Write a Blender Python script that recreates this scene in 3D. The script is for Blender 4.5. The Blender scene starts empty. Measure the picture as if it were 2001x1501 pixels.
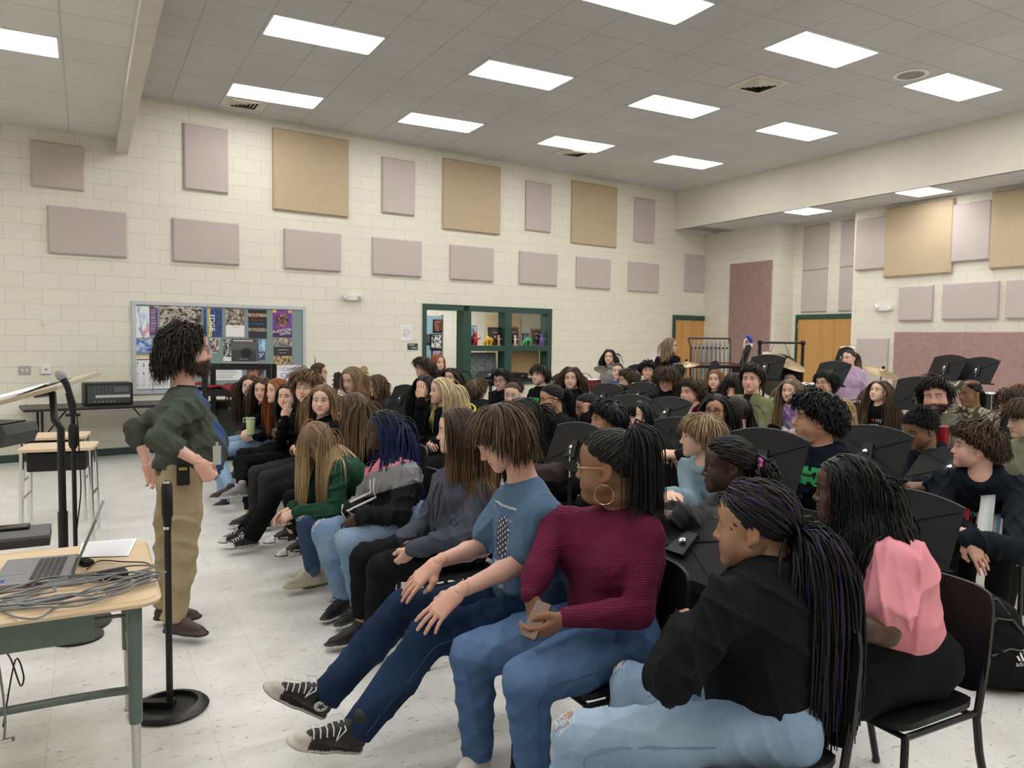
import bpy, bmesh, math, random
import numpy as np
from mathutils import Vector, Matrix
from mathutils.bvhtree import BVHTree

SC = bpy.context.scene
COL = SC.collection
PI = math.pi
rng = np.random.default_rng(7)
random.seed(7)

# ---------------------------------------------------------------- camera
FPX = 1503.0                       # focal length in pixels of the 2001 x 1501 frame
CAM_Z = 1.676
def _R(a, ax):
    c, s = math.cos(a), math.sin(a)
    return np.array({'x': [[1, 0, 0], [0, c, -s], [0, s, c]], 'y': [[c, 0, s], [0, 1, 0], [-s, 0, c]],
                     'z': [[c, -s, 0], [s, c, 0], [0, 0, 1]]}[ax], float)
CM = _R(-0.506318714428787, 'z') @ _R(-0.059734187473581994, 'x') @ _R(-0.013102941822885997, 'y')   # columns: right, forward, up
CO = np.array([0.0, 0.0, CAM_Z])
cam_data = bpy.data.cameras.new('camera')
cam = bpy.data.objects.new('camera', cam_data)
COL.objects.link(cam)
cam_data.sensor_fit = 'HORIZONTAL'
cam_data.sensor_width = 36.0
cam_data.lens = 36.0 * FPX / 2001.0
cam_data.clip_start = 0.05
cam_data.clip_end = 100
_m = Matrix.Identity(4)
for r_ in range(3):
    _m[r_][0], _m[r_][1], _m[r_][2], _m[r_][3] = CM[r_, 0], CM[r_, 2], -CM[r_, 1], CO[r_]
cam.matrix_world = _m
SC.camera = cam

# ---------------------------------------------------------------- world, exposure
world = bpy.data.worlds.new('world')
SC.world = world
world.use_nodes = True
world.node_tree.nodes['Background'].inputs[0].default_value = (0.9, 0.95, 1.0, 1)
world.node_tree.nodes['Background'].inputs[1].default_value = 0.05
SC.view_settings.view_transform = 'Standard'
SC.view_settings.look = 'None'
SC.view_settings.gamma = 1.0
SC.view_settings.exposure = 0.0
SC.view_settings.use_curve_mapping = False
SC.cycles.use_denoising = True
SC.cycles.max_bounces = 8
SC.cycles.diffuse_bounces = 5
SC.cycles.sample_clamp_indirect = 8.0
LIGHT_E = 15.5                      # strength of the ceiling troffers' diffusers

def ray(x, y):
    return CM @ np.array([(x - 1000.5) / FPX, 1.0, -(y - 750.5) / FPX])
def at(x, y, d):
    """world point seen at photo pixel (x, y) at depth d"""
    return CO + ray(x, y) * d
def on_z(x, y, z):
    r = ray(x, y); return CO + r * ((z - CAM_Z) / r[2])
WA = 0.12953
NA = np.array([-math.sin(WA), math.cos(WA), 0.0]); UA = np.array([math.cos(WA), math.sin(WA), 0.0]); CA = 11.654
def wa(u, z, off=0.0):
    """point on the long block wall: u along it, z up, off out of it into the room"""
    p = NA * (CA - off) + UA * u
    return np.array([p[0], p[1], z])

# ---------------------------------------------------------------- object helpers
def tag(o, label=None, cat=None, group=None, kind=None):
    if label: o['label'] = label
    if cat: o['category'] = cat
    if group: o['group'] = group
    if kind: o['kind'] = kind
    return o
def empty(name, loc=(0, 0, 0), label=None, cat=None, group=None, rotz=0.0):
    o = bpy.data.objects.new(name, None)
    COL.objects.link(o)
    o.location = loc; o.rotation_euler = (0, 0, rotz); o.empty_display_size = 0.1
    return tag(o, label, cat, group)
def link_mesh(name, me, mats, parent=None, loc=None):
    for m in (mats if isinstance(mats, (list, tuple)) else [mats]):
        me.materials.append(m)
    o = bpy.data.objects.new(name, me)
    COL.objects.link(o)
    if parent is not None: o.parent = parent
    if loc is not None: o.location = loc
    return o
def raw_mesh(name, V, F, cols=None, smooth=True, mat_idx=None):
    """mesh from numpy verts and a list of face arrays (each (n,3) or (n,4))"""
    me = bpy.data.meshes.new(name)
    V = np.asarray(V, np.float32)
    F = [np.asarray(f, np.int32) for f in F if len(f)]
    me.vertices.add(len(V)); me.vertices.foreach_set('co', V.ravel())
    nl = sum(f.size for f in F); nf = sum(len(f) for f in F)
    me.loops.add(nl); me.polygons.add(nf)
    if nf:
        me.loops.foreach_set('vertex_index', np.concatenate([f.ravel() for f in F]))
        tot = np.concatenate([np.full(len(f), f.shape[1], np.int32) for f in F])
        st = np.concatenate([[0], np.cumsum(tot)[:-1]]).astype(np.int32)
        me.polygons.foreach_set('loop_start', st)
        me.polygons.foreach_set('use_smooth', np.full(nf, smooth, bool))
        if mat_idx is not None: me.polygons.foreach_set('material_index', np.asarray(mat_idx, np.int32))
    if cols is not None:
        a = me.color_attributes.new('Col', 'FLOAT_COLOR', 'POINT')
        c = np.ones((len(V), 4), np.float32); c[:, :3] = cols
        a.data.foreach_set('color', c.ravel())
    me.update(calc_edges=True)
    return me

class MB:
    """collects simple shapes into ONE mesh"""
    def __init__(s): s.V = []; s.F = []
    def add(s, vs, fs):
        b = len(s.V); s.V += [tuple(map(float, v)) for v in vs]; s.F += [tuple(b + i for i in f) for f in fs]; return s
    def box(s, lo, hi, M=None, bev=0.0):
        x0, y0, z0 = lo; x1, y1, z1 = hi
        if bev <= 0:
            vs = [(x0, y0, z0), (x1, y0, z0), (x1, y1, z0), (x0, y1, z0), (x0, y0, z1), (x1, y0, z1), (x1, y1, z1), (x0, y1, z1)]
            fs = [(0, 3, 2, 1), (4, 5, 6, 7), (0, 1, 5, 4), (1, 2, 6, 5), (2, 3, 7, 6), (3, 0, 4, 7)]
        else:
            bm = bmesh.new(); bmesh.ops.create_cube(bm, size=1.0)
            for v in bm.verts: v.co = ((x0 + x1) / 2 + v.co.x * (x1 - x0), (y0 + y1) / 2 + v.co.y * (y1 - y0), (z0 + z1) / 2 + v.co.z * (z1 - z0))
            bmesh.ops.bevel(bm, geom=list(bm.edges), offset=bev, segments=2, affect='EDGES', profile=0.6)
            bm.verts.index_update()
            vs = [tuple(v.co) for v in bm.verts]; fs = [tuple(v.index for v in f.verts) for f in bm.faces]; bm.free()
        if M is not None: vs = [tuple(M @ Vector(v)) for v in vs]
        return s.add(vs, fs)
    def tube(s, pts, r, n=8, caps=True):
        pts = [Vector(p) for p in pts]; rs = r if isinstance(r, (list, tuple)) else [r] * len(pts)
        vs = []; fs = []; ref = None
        for i, p in enumerate(pts):
            t = (pts[min(i + 1, len(pts) - 1)] - pts[max(i - 1, 0)]).normalized()
            if ref is None: ref = t.orthogonal().normalized()
            ref = (ref - t * ref.dot(t))
            ref = ref.normalized() if ref.length > 1e-6 else t.orthogonal().normalized()
            b = t.cross(ref)
            for k in range(n):
                a = 2 * PI * k / n
                vs.append(p + (ref * math.cos(a) + b * math.sin(a)) * rs[i])
        for i in range(len(pts) - 1):
            for k in range(n):
                fs.append((i * n + k, i * n + (k + 1) % n, (i + 1) * n + (k + 1) % n, (i + 1) * n + k))
        if caps: fs += [tuple(range(n - 1, -1, -1)), tuple((len(pts) - 1) * n + k for k in range(n))]
        return s.add(vs, fs)
    def lathe(s, prof, n=24, M=None):
        """prof: list of (r, z)"""
        vs = []; fs = []
        for r, z in prof:
            for k in range(n):
                a = 2 * PI * k / n; vs.append((r * math.cos(a), r * math.sin(a), z))
        for i in range(len(prof) - 1):
            for k in range(n): fs.append((i * n + k, i * n + (k + 1) % n, (i + 1) * n + (k + 1) % n, (i + 1) * n + k))
        fs += [tuple(range(n - 1, -1, -1)), tuple((len(prof) - 1) * n + k for k in range(n))]
        if M is not None: vs = [tuple(M @ Vector(v)) for v in vs]
        return s.add(vs, fs)
    def prism(s, poly, t, M):
        """2D outline in M's xy plane, thickness t along M's z"""
        n = len(poly)
        vs = [M @ Vector((x, y, 0)) for x, y in poly] + [M @ Vector((x, y, t)) for x, y in poly]
        return s.add(vs, [tuple(range(n - 1, -1, -1)), tuple(range(n, 2 * n))] + [(i, (i + 1) % n, n + (i + 1) % n, n + i) for i in range(n)])
    def build(s, name, mat, parent=None, smooth=False, loc=None):
        me = bpy.data.meshes.new(name); me.from_pydata(s.V, [], s.F)
        if smooth:
            me.polygons.foreach_set('use_smooth', [True] * len(me.polygons))
            me.set_sharp_from_angle(angle=0.7)
        me.update()
        return link_mesh(name, me, mat, parent, loc)
def frame(o, x, y, z):
    m = Matrix.Identity(4)
    for r in range(3): m[r][0], m[r][1], m[r][2], m[r][3] = x[r], y[r], z[r], o[r]
    return m
def wall_frame(u, z, off=0.0):
    """x along the long wall, y up, z out of the wall into the room"""
    return frame(wa(u, z, off), UA, (0, 0, 1), -NA)
def rrect(w, h, r, n=4, x0=0.0, y0=0.0):
    out = []
    for cx, cy, a0 in ((w / 2 - r, h / 2 - r, 0), (-w / 2 + r, h / 2 - r, 90), (-w / 2 + r, -h / 2 + r, 180), (w / 2 - r, -h / 2 + r, 270)):
        for k in range(n + 1):
            a = math.radians(a0 + 90 * k / n); out.append((x0 + cx + r * math.cos(a), y0 + cy + r * math.sin(a)))
    return out
def copy_tree(o, parent=None):
    c = o.copy(); COL.objects.link(c)
    if parent is not None: c.parent = parent
    for ch in list(o.children): copy_tree(ch, c)
    return c

# ---------------------------------------------------------------- materials
def mat(name, rgb, rough=0.6, metal=0.0, spec=0.5, noise=0.0, nscale=8.0, bump=0.0, bscale=200.0, emit=None, estr=0.0, alpha=None, coat=0.0, sheen=0.0):
    m = bpy.data.materials.new(name); m.use_nodes = True
    nt = m.node_tree; b = nt.nodes['Principled BSDF']
    b.inputs['Base Color'].default_value = (*rgb, 1); b.inputs['Roughness'].default_value = rough; b.inputs['Metallic'].default_value = metal
    b.inputs['Specular IOR Level'].default_value = spec
    if coat: b.inputs['Coat Weight'].default_value = coat
    if sheen: b.inputs['Sheen Weight'].default_value = sheen
    if emit:
        b.inputs['Emission Color'].default_value = (*emit, 1); b.inputs['Emission Strength'].default_value = estr
    if noise > 0 or bump > 0:
        tc = nt.nodes.new('ShaderNodeTexCoord')
    if noise > 0:
        n = nt.nodes.new('ShaderNodeTexNoise'); n.inputs['Scale'].default_value = nscale; n.inputs['Detail'].default_value = 4
        nt.links.new(tc.outputs['Object'], n.inputs['Vector'])
        cr = nt.nodes.new('ShaderNodeValToRGB')
        cr.color_ramp.elements[0].position = 0.3; cr.color_ramp.elements[1].position = 0.7
        cr.color_ramp.elements[0].color = (*[c * (1 - noise) for c in rgb], 1); cr.color_ramp.elements[1].color = (*[min(1, c * (1 + noise)) for c in rgb], 1)
        nt.links.new(n.outputs['Fac'], cr.inputs['Fac']); nt.links.new(cr.outputs['Color'], b.inputs['Base Color'])
    if bump > 0:
        n2 = nt.nodes.new('ShaderNodeTexNoise'); n2.inputs['Scale'].default_value = bscale; n2.inputs['Detail'].default_value = 2
        nt.links.new(tc.outputs['Object'], n2.inputs['Vector'])
        bp = nt.nodes.new('ShaderNodeBump'); bp.inputs['Strength'].default_value = bump; bp.inputs['Distance'].default_value = 0.004
        nt.links.new(n2.outputs['Fac'], bp.inputs['Height']); nt.links.new(bp.outputs['Normal'], b.inputs['Normal'])
    return m
def N(m, kind, **kw):
    n = m.node_tree.nodes.new(kind)
    for k, v in kw.items():
        if k in n.inputs: n.inputs[k].default_value = v
        else: setattr(n, k, v)
    return n
def L(m, a, b): m.node_tree.links.new(a, b)
def pos_vec(m, ax, ay, off=(0, 0, 0)):
    """2D vector (ax . P, ay . P) from world position"""
    g = N(m, 'ShaderNodeNewGeometry')
    outs = []
    for a in (ax, ay):
        d = N(m, 'ShaderNodeVectorMath', operation='DOT_PRODUCT'); d.inputs[1].default_value = a
        L(m, g.outputs['Position'], d.inputs[0]); outs.append(d.outputs['Value'])
    c = N(m, 'ShaderNodeCombineXYZ'); L(m, outs[0], c.inputs[0]); L(m, outs[1], c.inputs[1])
    s = N(m, 'ShaderNodeVectorMath', operation='SUBTRACT'); s.inputs[1].default_value = off
    L(m, c.outputs[0], s.inputs[0]); return s.outputs[0]
def block_wall(name, ax, rgb=(0.71, 0.68, 0.585)):
    """painted concrete block, running bond"""
    m = mat(name, rgb, 0.55)
    b = m.node_tree.nodes['Principled BSDF']
    v = pos_vec(m, tuple(ax), (0, 0, 1), (0.02, 0.0, 0))
    br = N(m, 'ShaderNodeTexBrick'); br.offset = 0.5
    for k, val in (('Scale', 1.0), ('Mortar Size', 0.0045), ('Mortar Smooth', 0.5), ('Bias', 0.0), ('Brick Width', 0.4064), ('Row Height', 0.2032)): br.inputs[k].default_value = val
    br.inputs['Color1'].default_value = (*rgb, 1); br.inputs['Color2'].default_value = (*[c * 0.965 for c in rgb], 1); br.inputs['Mortar'].default_value = (*[c * 0.80 for c in rgb], 1)
    L(m, v, br.inputs['Vector']); L(m, br.outputs['Color'], b.inputs['Base Color'])
    nz = N(m, 'ShaderNodeTexNoise', Scale=90.0, Detail=3.0); g = N(m, 'ShaderNodeNewGeometry'); L(m, g.outputs['Position'], nz.inputs['Vector'])
    mx = N(m, 'ShaderNodeMath', operation='MULTIPLY_ADD'); L(m, nz.outputs['Fac'], mx.inputs[0]); mx.inputs[1].default_value = 0.12
    inv = N(m, 'ShaderNodeMath', operation='SUBTRACT'); inv.inputs[0].default_value = 1.0; L(m, br.outputs['Fac'], inv.inputs[1]); L(m, inv.outputs[0], mx.inputs[2])
    bp = N(m, 'ShaderNodeBump', Strength=0.45, Distance=0.006); L(m, mx.outputs[0], bp.inputs['Height']); L(m, bp.outputs['Normal'], b.inputs['Normal'])
    return m
def tile_ceiling(name, w, h, off, rgb=(0.64, 0.635, 0.625)):
    m = mat(name, rgb, 0.9, spec=0.2); b = m.node_tree.nodes['Principled BSDF']
    v = pos_vec(m, (1, 0, 0), (0, 1, 0), off)
    br = N(m, 'ShaderNodeTexBrick'); br.offset = 0.0
    for k, val in (('Scale', 1.0), ('Mortar Size', 0.009), ('Mortar Smooth', 0.1), ('Brick Width', w), ('Row Height', h)): br.inputs[k].default_value = val
    br.inputs['Mortar'].default_value = (*[c * 0.66 for c in rgb], 1)
    g = N(m, 'ShaderNodeNewGeometry')
    nz = N(m, 'ShaderNodeTexNoise', Scale=150.0, Detail=3.0); L(m, g.outputs['Position'], nz.inputs['Vector'])
    cr = N(m, 'ShaderNodeValToRGB'); cr.color_ramp.elements[0].position = 0.32; cr.color_ramp.elements[1].position = 0.5
    cr.color_ramp.elements[0].color = (*[c * 0.72 for c in rgb], 1); cr.color_ramp.elements[1].color = (*rgb, 1)
    L(m, nz.outputs['Fac'], cr.inputs['Fac'])
    n2 = N(m, 'ShaderNodeTexNoise', Scale=0.9, Detail=2.0); L(m, g.outputs['Position'], n2.inputs['Vector'])
    mx = N(m, 'ShaderNodeMix', data_type='RGBA', blend_type='MULTIPLY'); mx.inputs[0].default_value = 0.25
    L(m, cr.outputs['Color'], mx.inputs[6]); L(m, n2.outputs['Fac'], mx.inputs[7])
    L(m, mx.outputs[2], br.inputs['Color1']); L(m, mx.outputs[2], br.inputs['Color2'])
    L(m, v, br.inputs['Vector']); L(m, br.outputs['Color'], b.inputs['Base Color'])
    bp = N(m, 'ShaderNodeBump', Strength=0.5, Distance=0.01); inv = N(m, 'ShaderNodeMath', operation='SUBTRACT'); inv.inputs[0].default_value = 1.0
    L(m, br.outputs['Fac'], inv.inputs[1]); L(m, inv.outputs[0], bp.inputs['Height']); L(m, bp.outputs['Normal'], b.inputs['Normal'])
    return m
def floor_mat():
    m = mat('vinyl_tile', (.7, .7, .68), 0.28, spec=0.4); b = m.node_tree.nodes['Principled BSDF']
    v = pos_vec(m, (1, 0, 0), (0, 1, 0), (0.14, 0.1, 0))
    br = N(m, 'ShaderNodeTexBrick'); br.offset = 0.0
    for k, val in (('Scale', 1.0), ('Mortar Size', 0.0011), ('Mortar Smooth', 0.2), ('Brick Width', 0.305), ('Row Height', 0.305)): br.inputs[k].default_value = val
    br.inputs['Mortar'].default_value = (0.46, 0.445, 0.42, 1)
    g = N(m, 'ShaderNodeNewGeometry')
    big = N(m, 'ShaderNodeTexNoise', Scale=3.2, Detail=5.0, Roughness=0.65); L(m, g.outputs['Position'], big.inputs['Vector'])
    r1 = N(m, 'ShaderNodeValToRGB'); r1.color_ramp.elements[0].position = 0.3; r1.color_ramp.elements[1].position = 0.7
    r1.color_ramp.elements[0].color = (0.60, 0.59, 0.565, 1); r1.color_ramp.elements[1].color = (0.74, 0.73, 0.705, 1); L(m, big.outputs['Fac'], r1.inputs['Fac'])
    col = r1.outputs['Color']
    for sc, rot, sx, lo, hi, c in ((26, .5, 2.6, .29, .315, (.16, .15, .13)), (60, 1.1, 2.2, .275, .30, (.22, .20, .18)), (11, .3, 3.5, .30, .36, (.62, .60, .57))):
        mp = N(m, 'ShaderNodeMapping'); mp.inputs['Scale'].default_value = (1.0, sx, 1.0); mp.inputs['Rotation'].default_value = (0, 0, rot); L(m, g.outputs['Position'], mp.inputs['Vector'])
        st = N(m, 'ShaderNodeTexNoise', Scale=sc, Detail=2.0, Roughness=0.6); L(m, mp.outputs[0], st.inputs['Vector'])
        r2 = N(m, 'ShaderNodeValToRGB'); r2.color_ramp.elements[0].position = lo; r2.color_ramp.elements[1].position = hi
        r2.color_ramp.elements[0].color = (*c, 1); r2.color_ramp.elements[1].color = (1, 1, 1, 1); L(m, st.outputs['Fac'], r2.inputs['Fac'])
        mx = N(m, 'ShaderNodeMix', data_type='RGBA', blend_type='MULTIPLY'); mx.inputs[0].default_value = 0.9; L(m, col, mx.inputs[6]); L(m, r2.outputs['Color'], mx.inputs[7]); col = mx.outputs[2]
    L(m, col, br.inputs['Color1']); L(m, col, br.inputs['Color2']); L(m, v, br.inputs['Vector'])
    L(m, br.outputs['Color'], b.inputs['Base Color'])
    rr = N(m, 'ShaderNodeMapRange'); rr.inputs['To Min'].default_value = 0.22; rr.inputs['To Max'].default_value = 0.42
    L(m, big.outputs['Fac'], rr.inputs['Value']); L(m, rr.outputs[0], b.inputs['Roughness'])
    return m
def wood_mat(name, c1, c2, ax=(1, 0.06, 0.06), scale=9.0, rough=0.4):
    m = mat(name, c1, rough); b = m.node_tree.nodes['Principled BSDF']
    tc = N(m, 'ShaderNodeTexCoord'); mp = N(m, 'ShaderNodeMapping'); mp.inputs['Scale'].default_value = ax
    L(m, tc.outputs['Object'], mp.inputs['Vector'])
    nz = N(m, 'ShaderNodeTexNoise', Scale=scale, Detail=5.0, Roughness=0.6, Distortion=0.6); L(m, mp.outputs[0], nz.inputs['Vector'])
    cr = N(m, 'ShaderNodeValToRGB'); cr.color_ramp.elements[0].position = 0.3; cr.color_ramp.elements[1].position = 0.7
    cr.color_ramp.elements[0].color = (*c1, 1); cr.color_ramp.elements[1].color = (*c2, 1)
    L(m, nz.outputs['Fac'], cr.inputs['Fac']); L(m, cr.outputs['Color'], b.inputs['Base Color']); return m
def vcol_mat(name, rough=0.5, spec=0.5, sss=0.0, bump=0.0, bscale=300.0, sheen=0.0, metal=0.0):
    m = mat(name, (1, 1, 1), rough, metal, spec, bump=bump, bscale=bscale, sheen=sheen)
    b = m.node_tree.nodes['Principled BSDF']
    a = N(m, 'ShaderNodeVertexColor'); a.layer_name = 'Col'
    L(m, a.outputs['Color'], b.inputs['Base Color'])
    if sss > 0:
        b.inputs['Subsurface Weight'].default_value = sss
        b.inputs['Subsurface Radius'].default_value = (0.010, 0.004, 0.002)
        b.inputs['Subsurface Scale'].default_value = 1.0
    return m
M = {}
M['wall_a'] = block_wall('painted_block', UA)
M['wall_x'] = block_wall('painted_block_side', (0, 1, 0))
M['wall_y'] = block_wall('painted_block_end', (1, 0, 0))
M['paint'] = mat('cream_paint', (0.71, 0.68, 0.585), 0.6, noise=0.03, nscale=3)
M['beam'] = mat('beam_paint', (0.60, 0.56, 0.47), 0.55, noise=0.05, nscale=4)
M['ceil'] = tile_ceiling('ceiling_tile', 0.61, 0.61, (1.696, 5.67, 0))
M['ceil_low'] = tile_ceiling('low_ceiling_tile', 1.22, 0.61, (-0.14, 8.07, 0), (0.80, 0.79, 0.75))
M['floor'] = floor_mat()
M['green'] = mat('green_paint', (0.018, 0.060, 0.045), 0.4, noise=0.08, nscale=20)
M['rubber_green'] = mat('green_rubber', (0.020, 0.055, 0.048), 0.5)
M['diffuser'] = mat('light_diffuser', (0.9, 0.9, 0.9), 0.5, emit=(1.0, 0.985, 0.955), estr=LIGHT_E)
M['white_metal'] = mat('white_metal', (0.72, 0.71, 0.68), 0.45)
M['mauve'] = mat('mauve_fabric', (0.50, 0.435, 0.415), 0.95, spec=0.15, noise=0.05, nscale=60, bump=0.3, bscale=500)
M['tan'] = mat('tan_fabric', (0.485, 0.385, 0.265), 0.95, spec=0.15, noise=0.12, nscale=90, bump=0.3, bscale=500)
M['rose'] = mat('rose_fabric', (0.335, 0.215, 0.20), 0.95, spec=0.15, noise=0.10, nscale=14, bump=0.3, bscale=400)
M['oak'] = wood_mat('oak_veneer', (0.46, 0.235, 0.065), (0.58, 0.32, 0.11), (1, 1, 0.06), 9)
M['maple'] = wood_mat('maple_laminate', (0.62, 0.46, 0.28), (0.70, 0.54, 0.36), (0.1, 1, 1), 10, 0.35)
M['black'] = mat('black_plastic', (0.010, 0.010, 0.011), 0.48, spec=0.3, noise=0.1, nscale=40)
M['blackmetal'] = mat('black_metal', (0.010, 0.010, 0.011), 0.35, metal=0.2)
M['blackmatte'] = mat('black_matte', (0.009, 0.009, 0.010), 0.7, spec=0.25)
M['dgrey'] = mat('dark_grey_plastic', (0.045, 0.047, 0.05), 0.5)
M['grey'] = mat('grey_plastic', (0.22, 0.22, 0.22), 0.5)
M['chrome'] = mat('chrome', (0.75, 0.75, 0.76), 0.18, metal=1.0)
M['steel'] = mat('brushed_steel', (0.55, 0.55, 0.55), 0.35, metal=1.0)
M['paper'] = mat('paper', (0.82, 0.82, 0.82), 0.7)
M['ink'] = mat('ink', (0.03, 0.03, 0.035), 0.7)
M['brass'] = mat('cymbal_bronze', (0.36, 0.27, 0.15), 0.38, metal=0.9, noise=0.2, nscale=6)
M['darkbrass'] = mat('dark_bronze', (0.09, 0.085, 0.06), 0.4, metal=0.7, noise=0.2, nscale=6)
M['glass'] = mat('window_glass', (0.9, 0.95, 0.93), 0.02, spec=0.5)
M['glass'].node_tree.nodes['Principled BSDF'].inputs['Transmission Weight'].default_value = 1.0
M['glass'].node_tree.nodes['Principled BSDF'].inputs['IOR'].default_value = 1.02
M['vcol'] = vcol_mat('printed', 0.6)
M['skin'] = vcol_mat('skin', 0.48, 0.35, sss=0.12)
M['eye'] = vcol_mat('eyeball', 0.12, 0.6)
M['hair'] = vcol_mat('hair', 0.46, 0.22)
M['cloth'] = vcol_mat('cloth', 0.9, 0.10, bump=0.12, bscale=900, sheen=0.0)
M['rib'] = vcol_mat('ribbed_knit', .85, .12)
_b = M['rib'].node_tree.nodes['Principled BSDF']; _t = N(M['rib'], 'ShaderNodeTexCoord'); _w = N(M['rib'], 'ShaderNodeTexWave', Scale=42.0, Distortion=1.5, Detail=1.0); _w.bands_direction = 'Z'; _p = N(M['rib'], 'ShaderNodeBump', Strength=.5, Distance=.004)
L(M['rib'], _t.outputs['Object'], _w.inputs['Vector']); L(M['rib'], _w.outputs['Fac'], _p.inputs['Height']); L(M['rib'], _p.outputs['Normal'], _b.inputs['Normal'])
M['shoe'] = vcol_mat('shoe', 0.55, 0.4)
# ================================================================ ROOM SHELL
def struct(name, mb, m, parent=None): return tag(mb.build(name, m, parent), kind='structure')
ZC, ZL, ZA = 4.906, 4.29, 4.09        # main, low and alcove ceilings
XS, XR, XB = 11.37, 12.40, 12.93      # bulkhead face, wall beside the players, back of the door recess
X0, Y0 = -5.5, -3.5
def wy(x): return (CA + math.sin(WA) * x) / math.cos(WA)      # y of the long wall at x
def quad(mb, *p): return mb.add(p, [(0, 1, 2, 3)])
struct('floor', quad(MB(), (X0, Y0, 0), (XB + .3, Y0, 0), (XB + .3, wy(XB) + 4, 0), (X0, wy(X0) + 4, 0)), M['floor'])
struct('ceiling', quad(MB(), (0.47, Y0, ZC), (0.47, wy(.47), ZC), (XS, wy(XS), ZC), (XS, Y0, ZC)), M['ceil'])
struct('ceiling_lower', quad(MB(), (X0, Y0, ZL), (X0, wy(X0), ZL), (0.42, wy(.42), ZL), (0.42, Y0, ZL)), M['ceil_low'])
struct('ceiling_alcove', quad(MB(), (XS, Y0, ZA), (XS, wy(XS), ZA), (XB + .1, wy(XB), ZA), (XB + .1, Y0, ZA)), M['ceil'])
struct('trim_1', MB().box((0.40, Y0, 4.10), (0.545, wy(.47) + .05, 5.0)), M['beam'])                      # dropped beam
struct('trim_2', MB().box((XS, Y0, ZA), (XS + .04, wy(XS) + .02, 5.0)), M['paint'])                         # bulkhead face
# long wall with the office window opening (a doorway and four lights)
UO0, UO1, UD, ZO, ZS = 6.66, 9.53, 7.60, 2.25, 0.86
mb = MB()
def slab(mb, u0, u1, z0, z1, t=0.2):
    vs = [wa(u, z, o) for o in (0, -t) for u, z in ((u0, z0), (u1, z0), (u1, z1), (u0, z1))]
    return mb.add(vs, [(0, 1, 2, 3), (7, 6, 5, 4), (0, 4, 5, 1), (1, 5, 6, 2), (2, 6, 7, 3), (3, 7, 4, 0)])
slab(mb, -5.5, UO0, 0, 5.0); slab(mb, UO1, 14.6, 0, 5.0); slab(mb, UO0, UO1, ZO, 5.0); slab(mb, UD, UO1, 0, ZS)
struct('wall_back', mb, M['wall_a'])
mb = MB().box((XR, Y0, 0), (XR + .2, 9.45, 4.2)); struct('wall_right', mb, M['wall_x'])
mb = MB().box((XR, 11.27, 0), (XR + .2, 13.6, 4.2)); struct('wall_right_alcove', mb, M['wall_x'])
mb = MB().box((XB, 9.2, 0), (XB + .15, 11.5, 4.2)); struct('wall_recess', mb, M['wall_x'])
mb = MB().box((XR + .01, 11.275, 0), (XB + .1, 11.4, 4.2)); mb.box((XR + .01, 9.3, 0), (XB + .1, 9.445, 4.2)); struct('wall_recess_side', mb, M['wall_y'])
struct('wall_front', MB().box((X0, Y0 - .2, 0), (XB + .2, Y0, 5.0)), M['wall_y'])
struct('wall_left', MB().box((X0 - .2, Y0, 0), (X0, wy(X0) + .1, 5.0)), M['wall_x'])
# baseboards
def base_wall(u0, u1): 
    vs = [wa(u, z, o) for o in (0.0, 0.012) for u, z in ((u0, 0), (u1, 0), (u1, .10), (u0, .10))]
    return vs, [(4, 5, 6, 7), (0, 1, 5, 4), (3, 7, 6, 2), (0, 4, 7, 3), (1, 2, 6, 5)]
mb = MB(); mb.add(*base_wall(-5.5, UO0)); mb.add(*base_wall(UD, 13.1)); struct('baseboard_back', mb, M['rubber_green'])
struct('baseboard_right', MB().box((XR - .012, Y0, 0), (XR, 9.45, .1)), M['rubber_green'])
# office behind the window
c_ = -3.2
mb = MB(); slab(mb, 6.0, 12.8, 0, 2.9)
for k in range(len(mb.V)): mb.V[k] = tuple(np.array(mb.V[k]) + NA * 3.0)
struct('wall_office_back', mb, M['wall_a'])
mb = MB()
for u_ in (6.25, 12.5):
    p = [wa(u_, 0, -.2), wa(u_, 0, -3.0), wa(u_, 2.9, -3.0), wa(u_, 2.9, -.2)]; q = [x + UA * .1 for x in p]
    mb.add(p + q, [(0, 1, 2, 3), (7, 6, 5, 4), (0, 3, 7, 4), (1, 5, 6, 2), (2, 6, 7, 3), (0, 4, 5, 1)])
struct('wall_office_side', mb, M['wall_y'])
mb = MB(); mb.add([wa(6, 2.75, -.2), wa(12.7, 2.75, -.2), wa(12.7, 2.75, -3.1), wa(6, 2.75, -3.1)], [(0, 1, 2, 3)]); struct('ceiling_office', mb, M['ceil'])
# window frame: green steel with mullions and a shelf-like transom
def framed(name, cells, depth=0.2, off=0.03, parent=None, m=None):
    mb = MB()
    for u0, u1, z0, z1 in cells:
        vs = [wa(u, z, o) for o in (off, off - depth) for u, z in ((u0, z0), (u1, z0), (u1, z1), (u0, z1))]
        mb.add(vs, [(0, 1, 2, 3), (7, 6, 5, 4), (0, 4, 5, 1), (1, 5, 6, 2), (2, 6, 7, 3), (3, 7, 4, 0)])
    return tag(mb.build(name, m or M['green'], parent), kind='structure')
win = tag(empty('window_1', wa(8.56, ZS)), kind='structure')
def rel(o, parent):
    o.parent = parent; o.matrix_parent_inverse = Matrix.Translation(-Vector(parent.location)); return o
fr = framed('frame', [(UD, UO1, ZO - .10, ZO), (UD - .11, UD + .05, ZS - .05, ZO - .10), (UO1 - .10, UO1, ZS - .05, ZO - .10), (UD, UO1, ZS - .06, ZS + .04)], .24); rel(fr, win)
fr = framed('transom', [(UD + .05, UO1 - .10, 1.43, 1.53)], .26); rel(fr, win)
fr = framed('mullion', [(8.40, 8.56, ZS + .04, 1.43), (8.40, 8.56, 1.53, ZO - .10)], .22); rel(fr, win)
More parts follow.
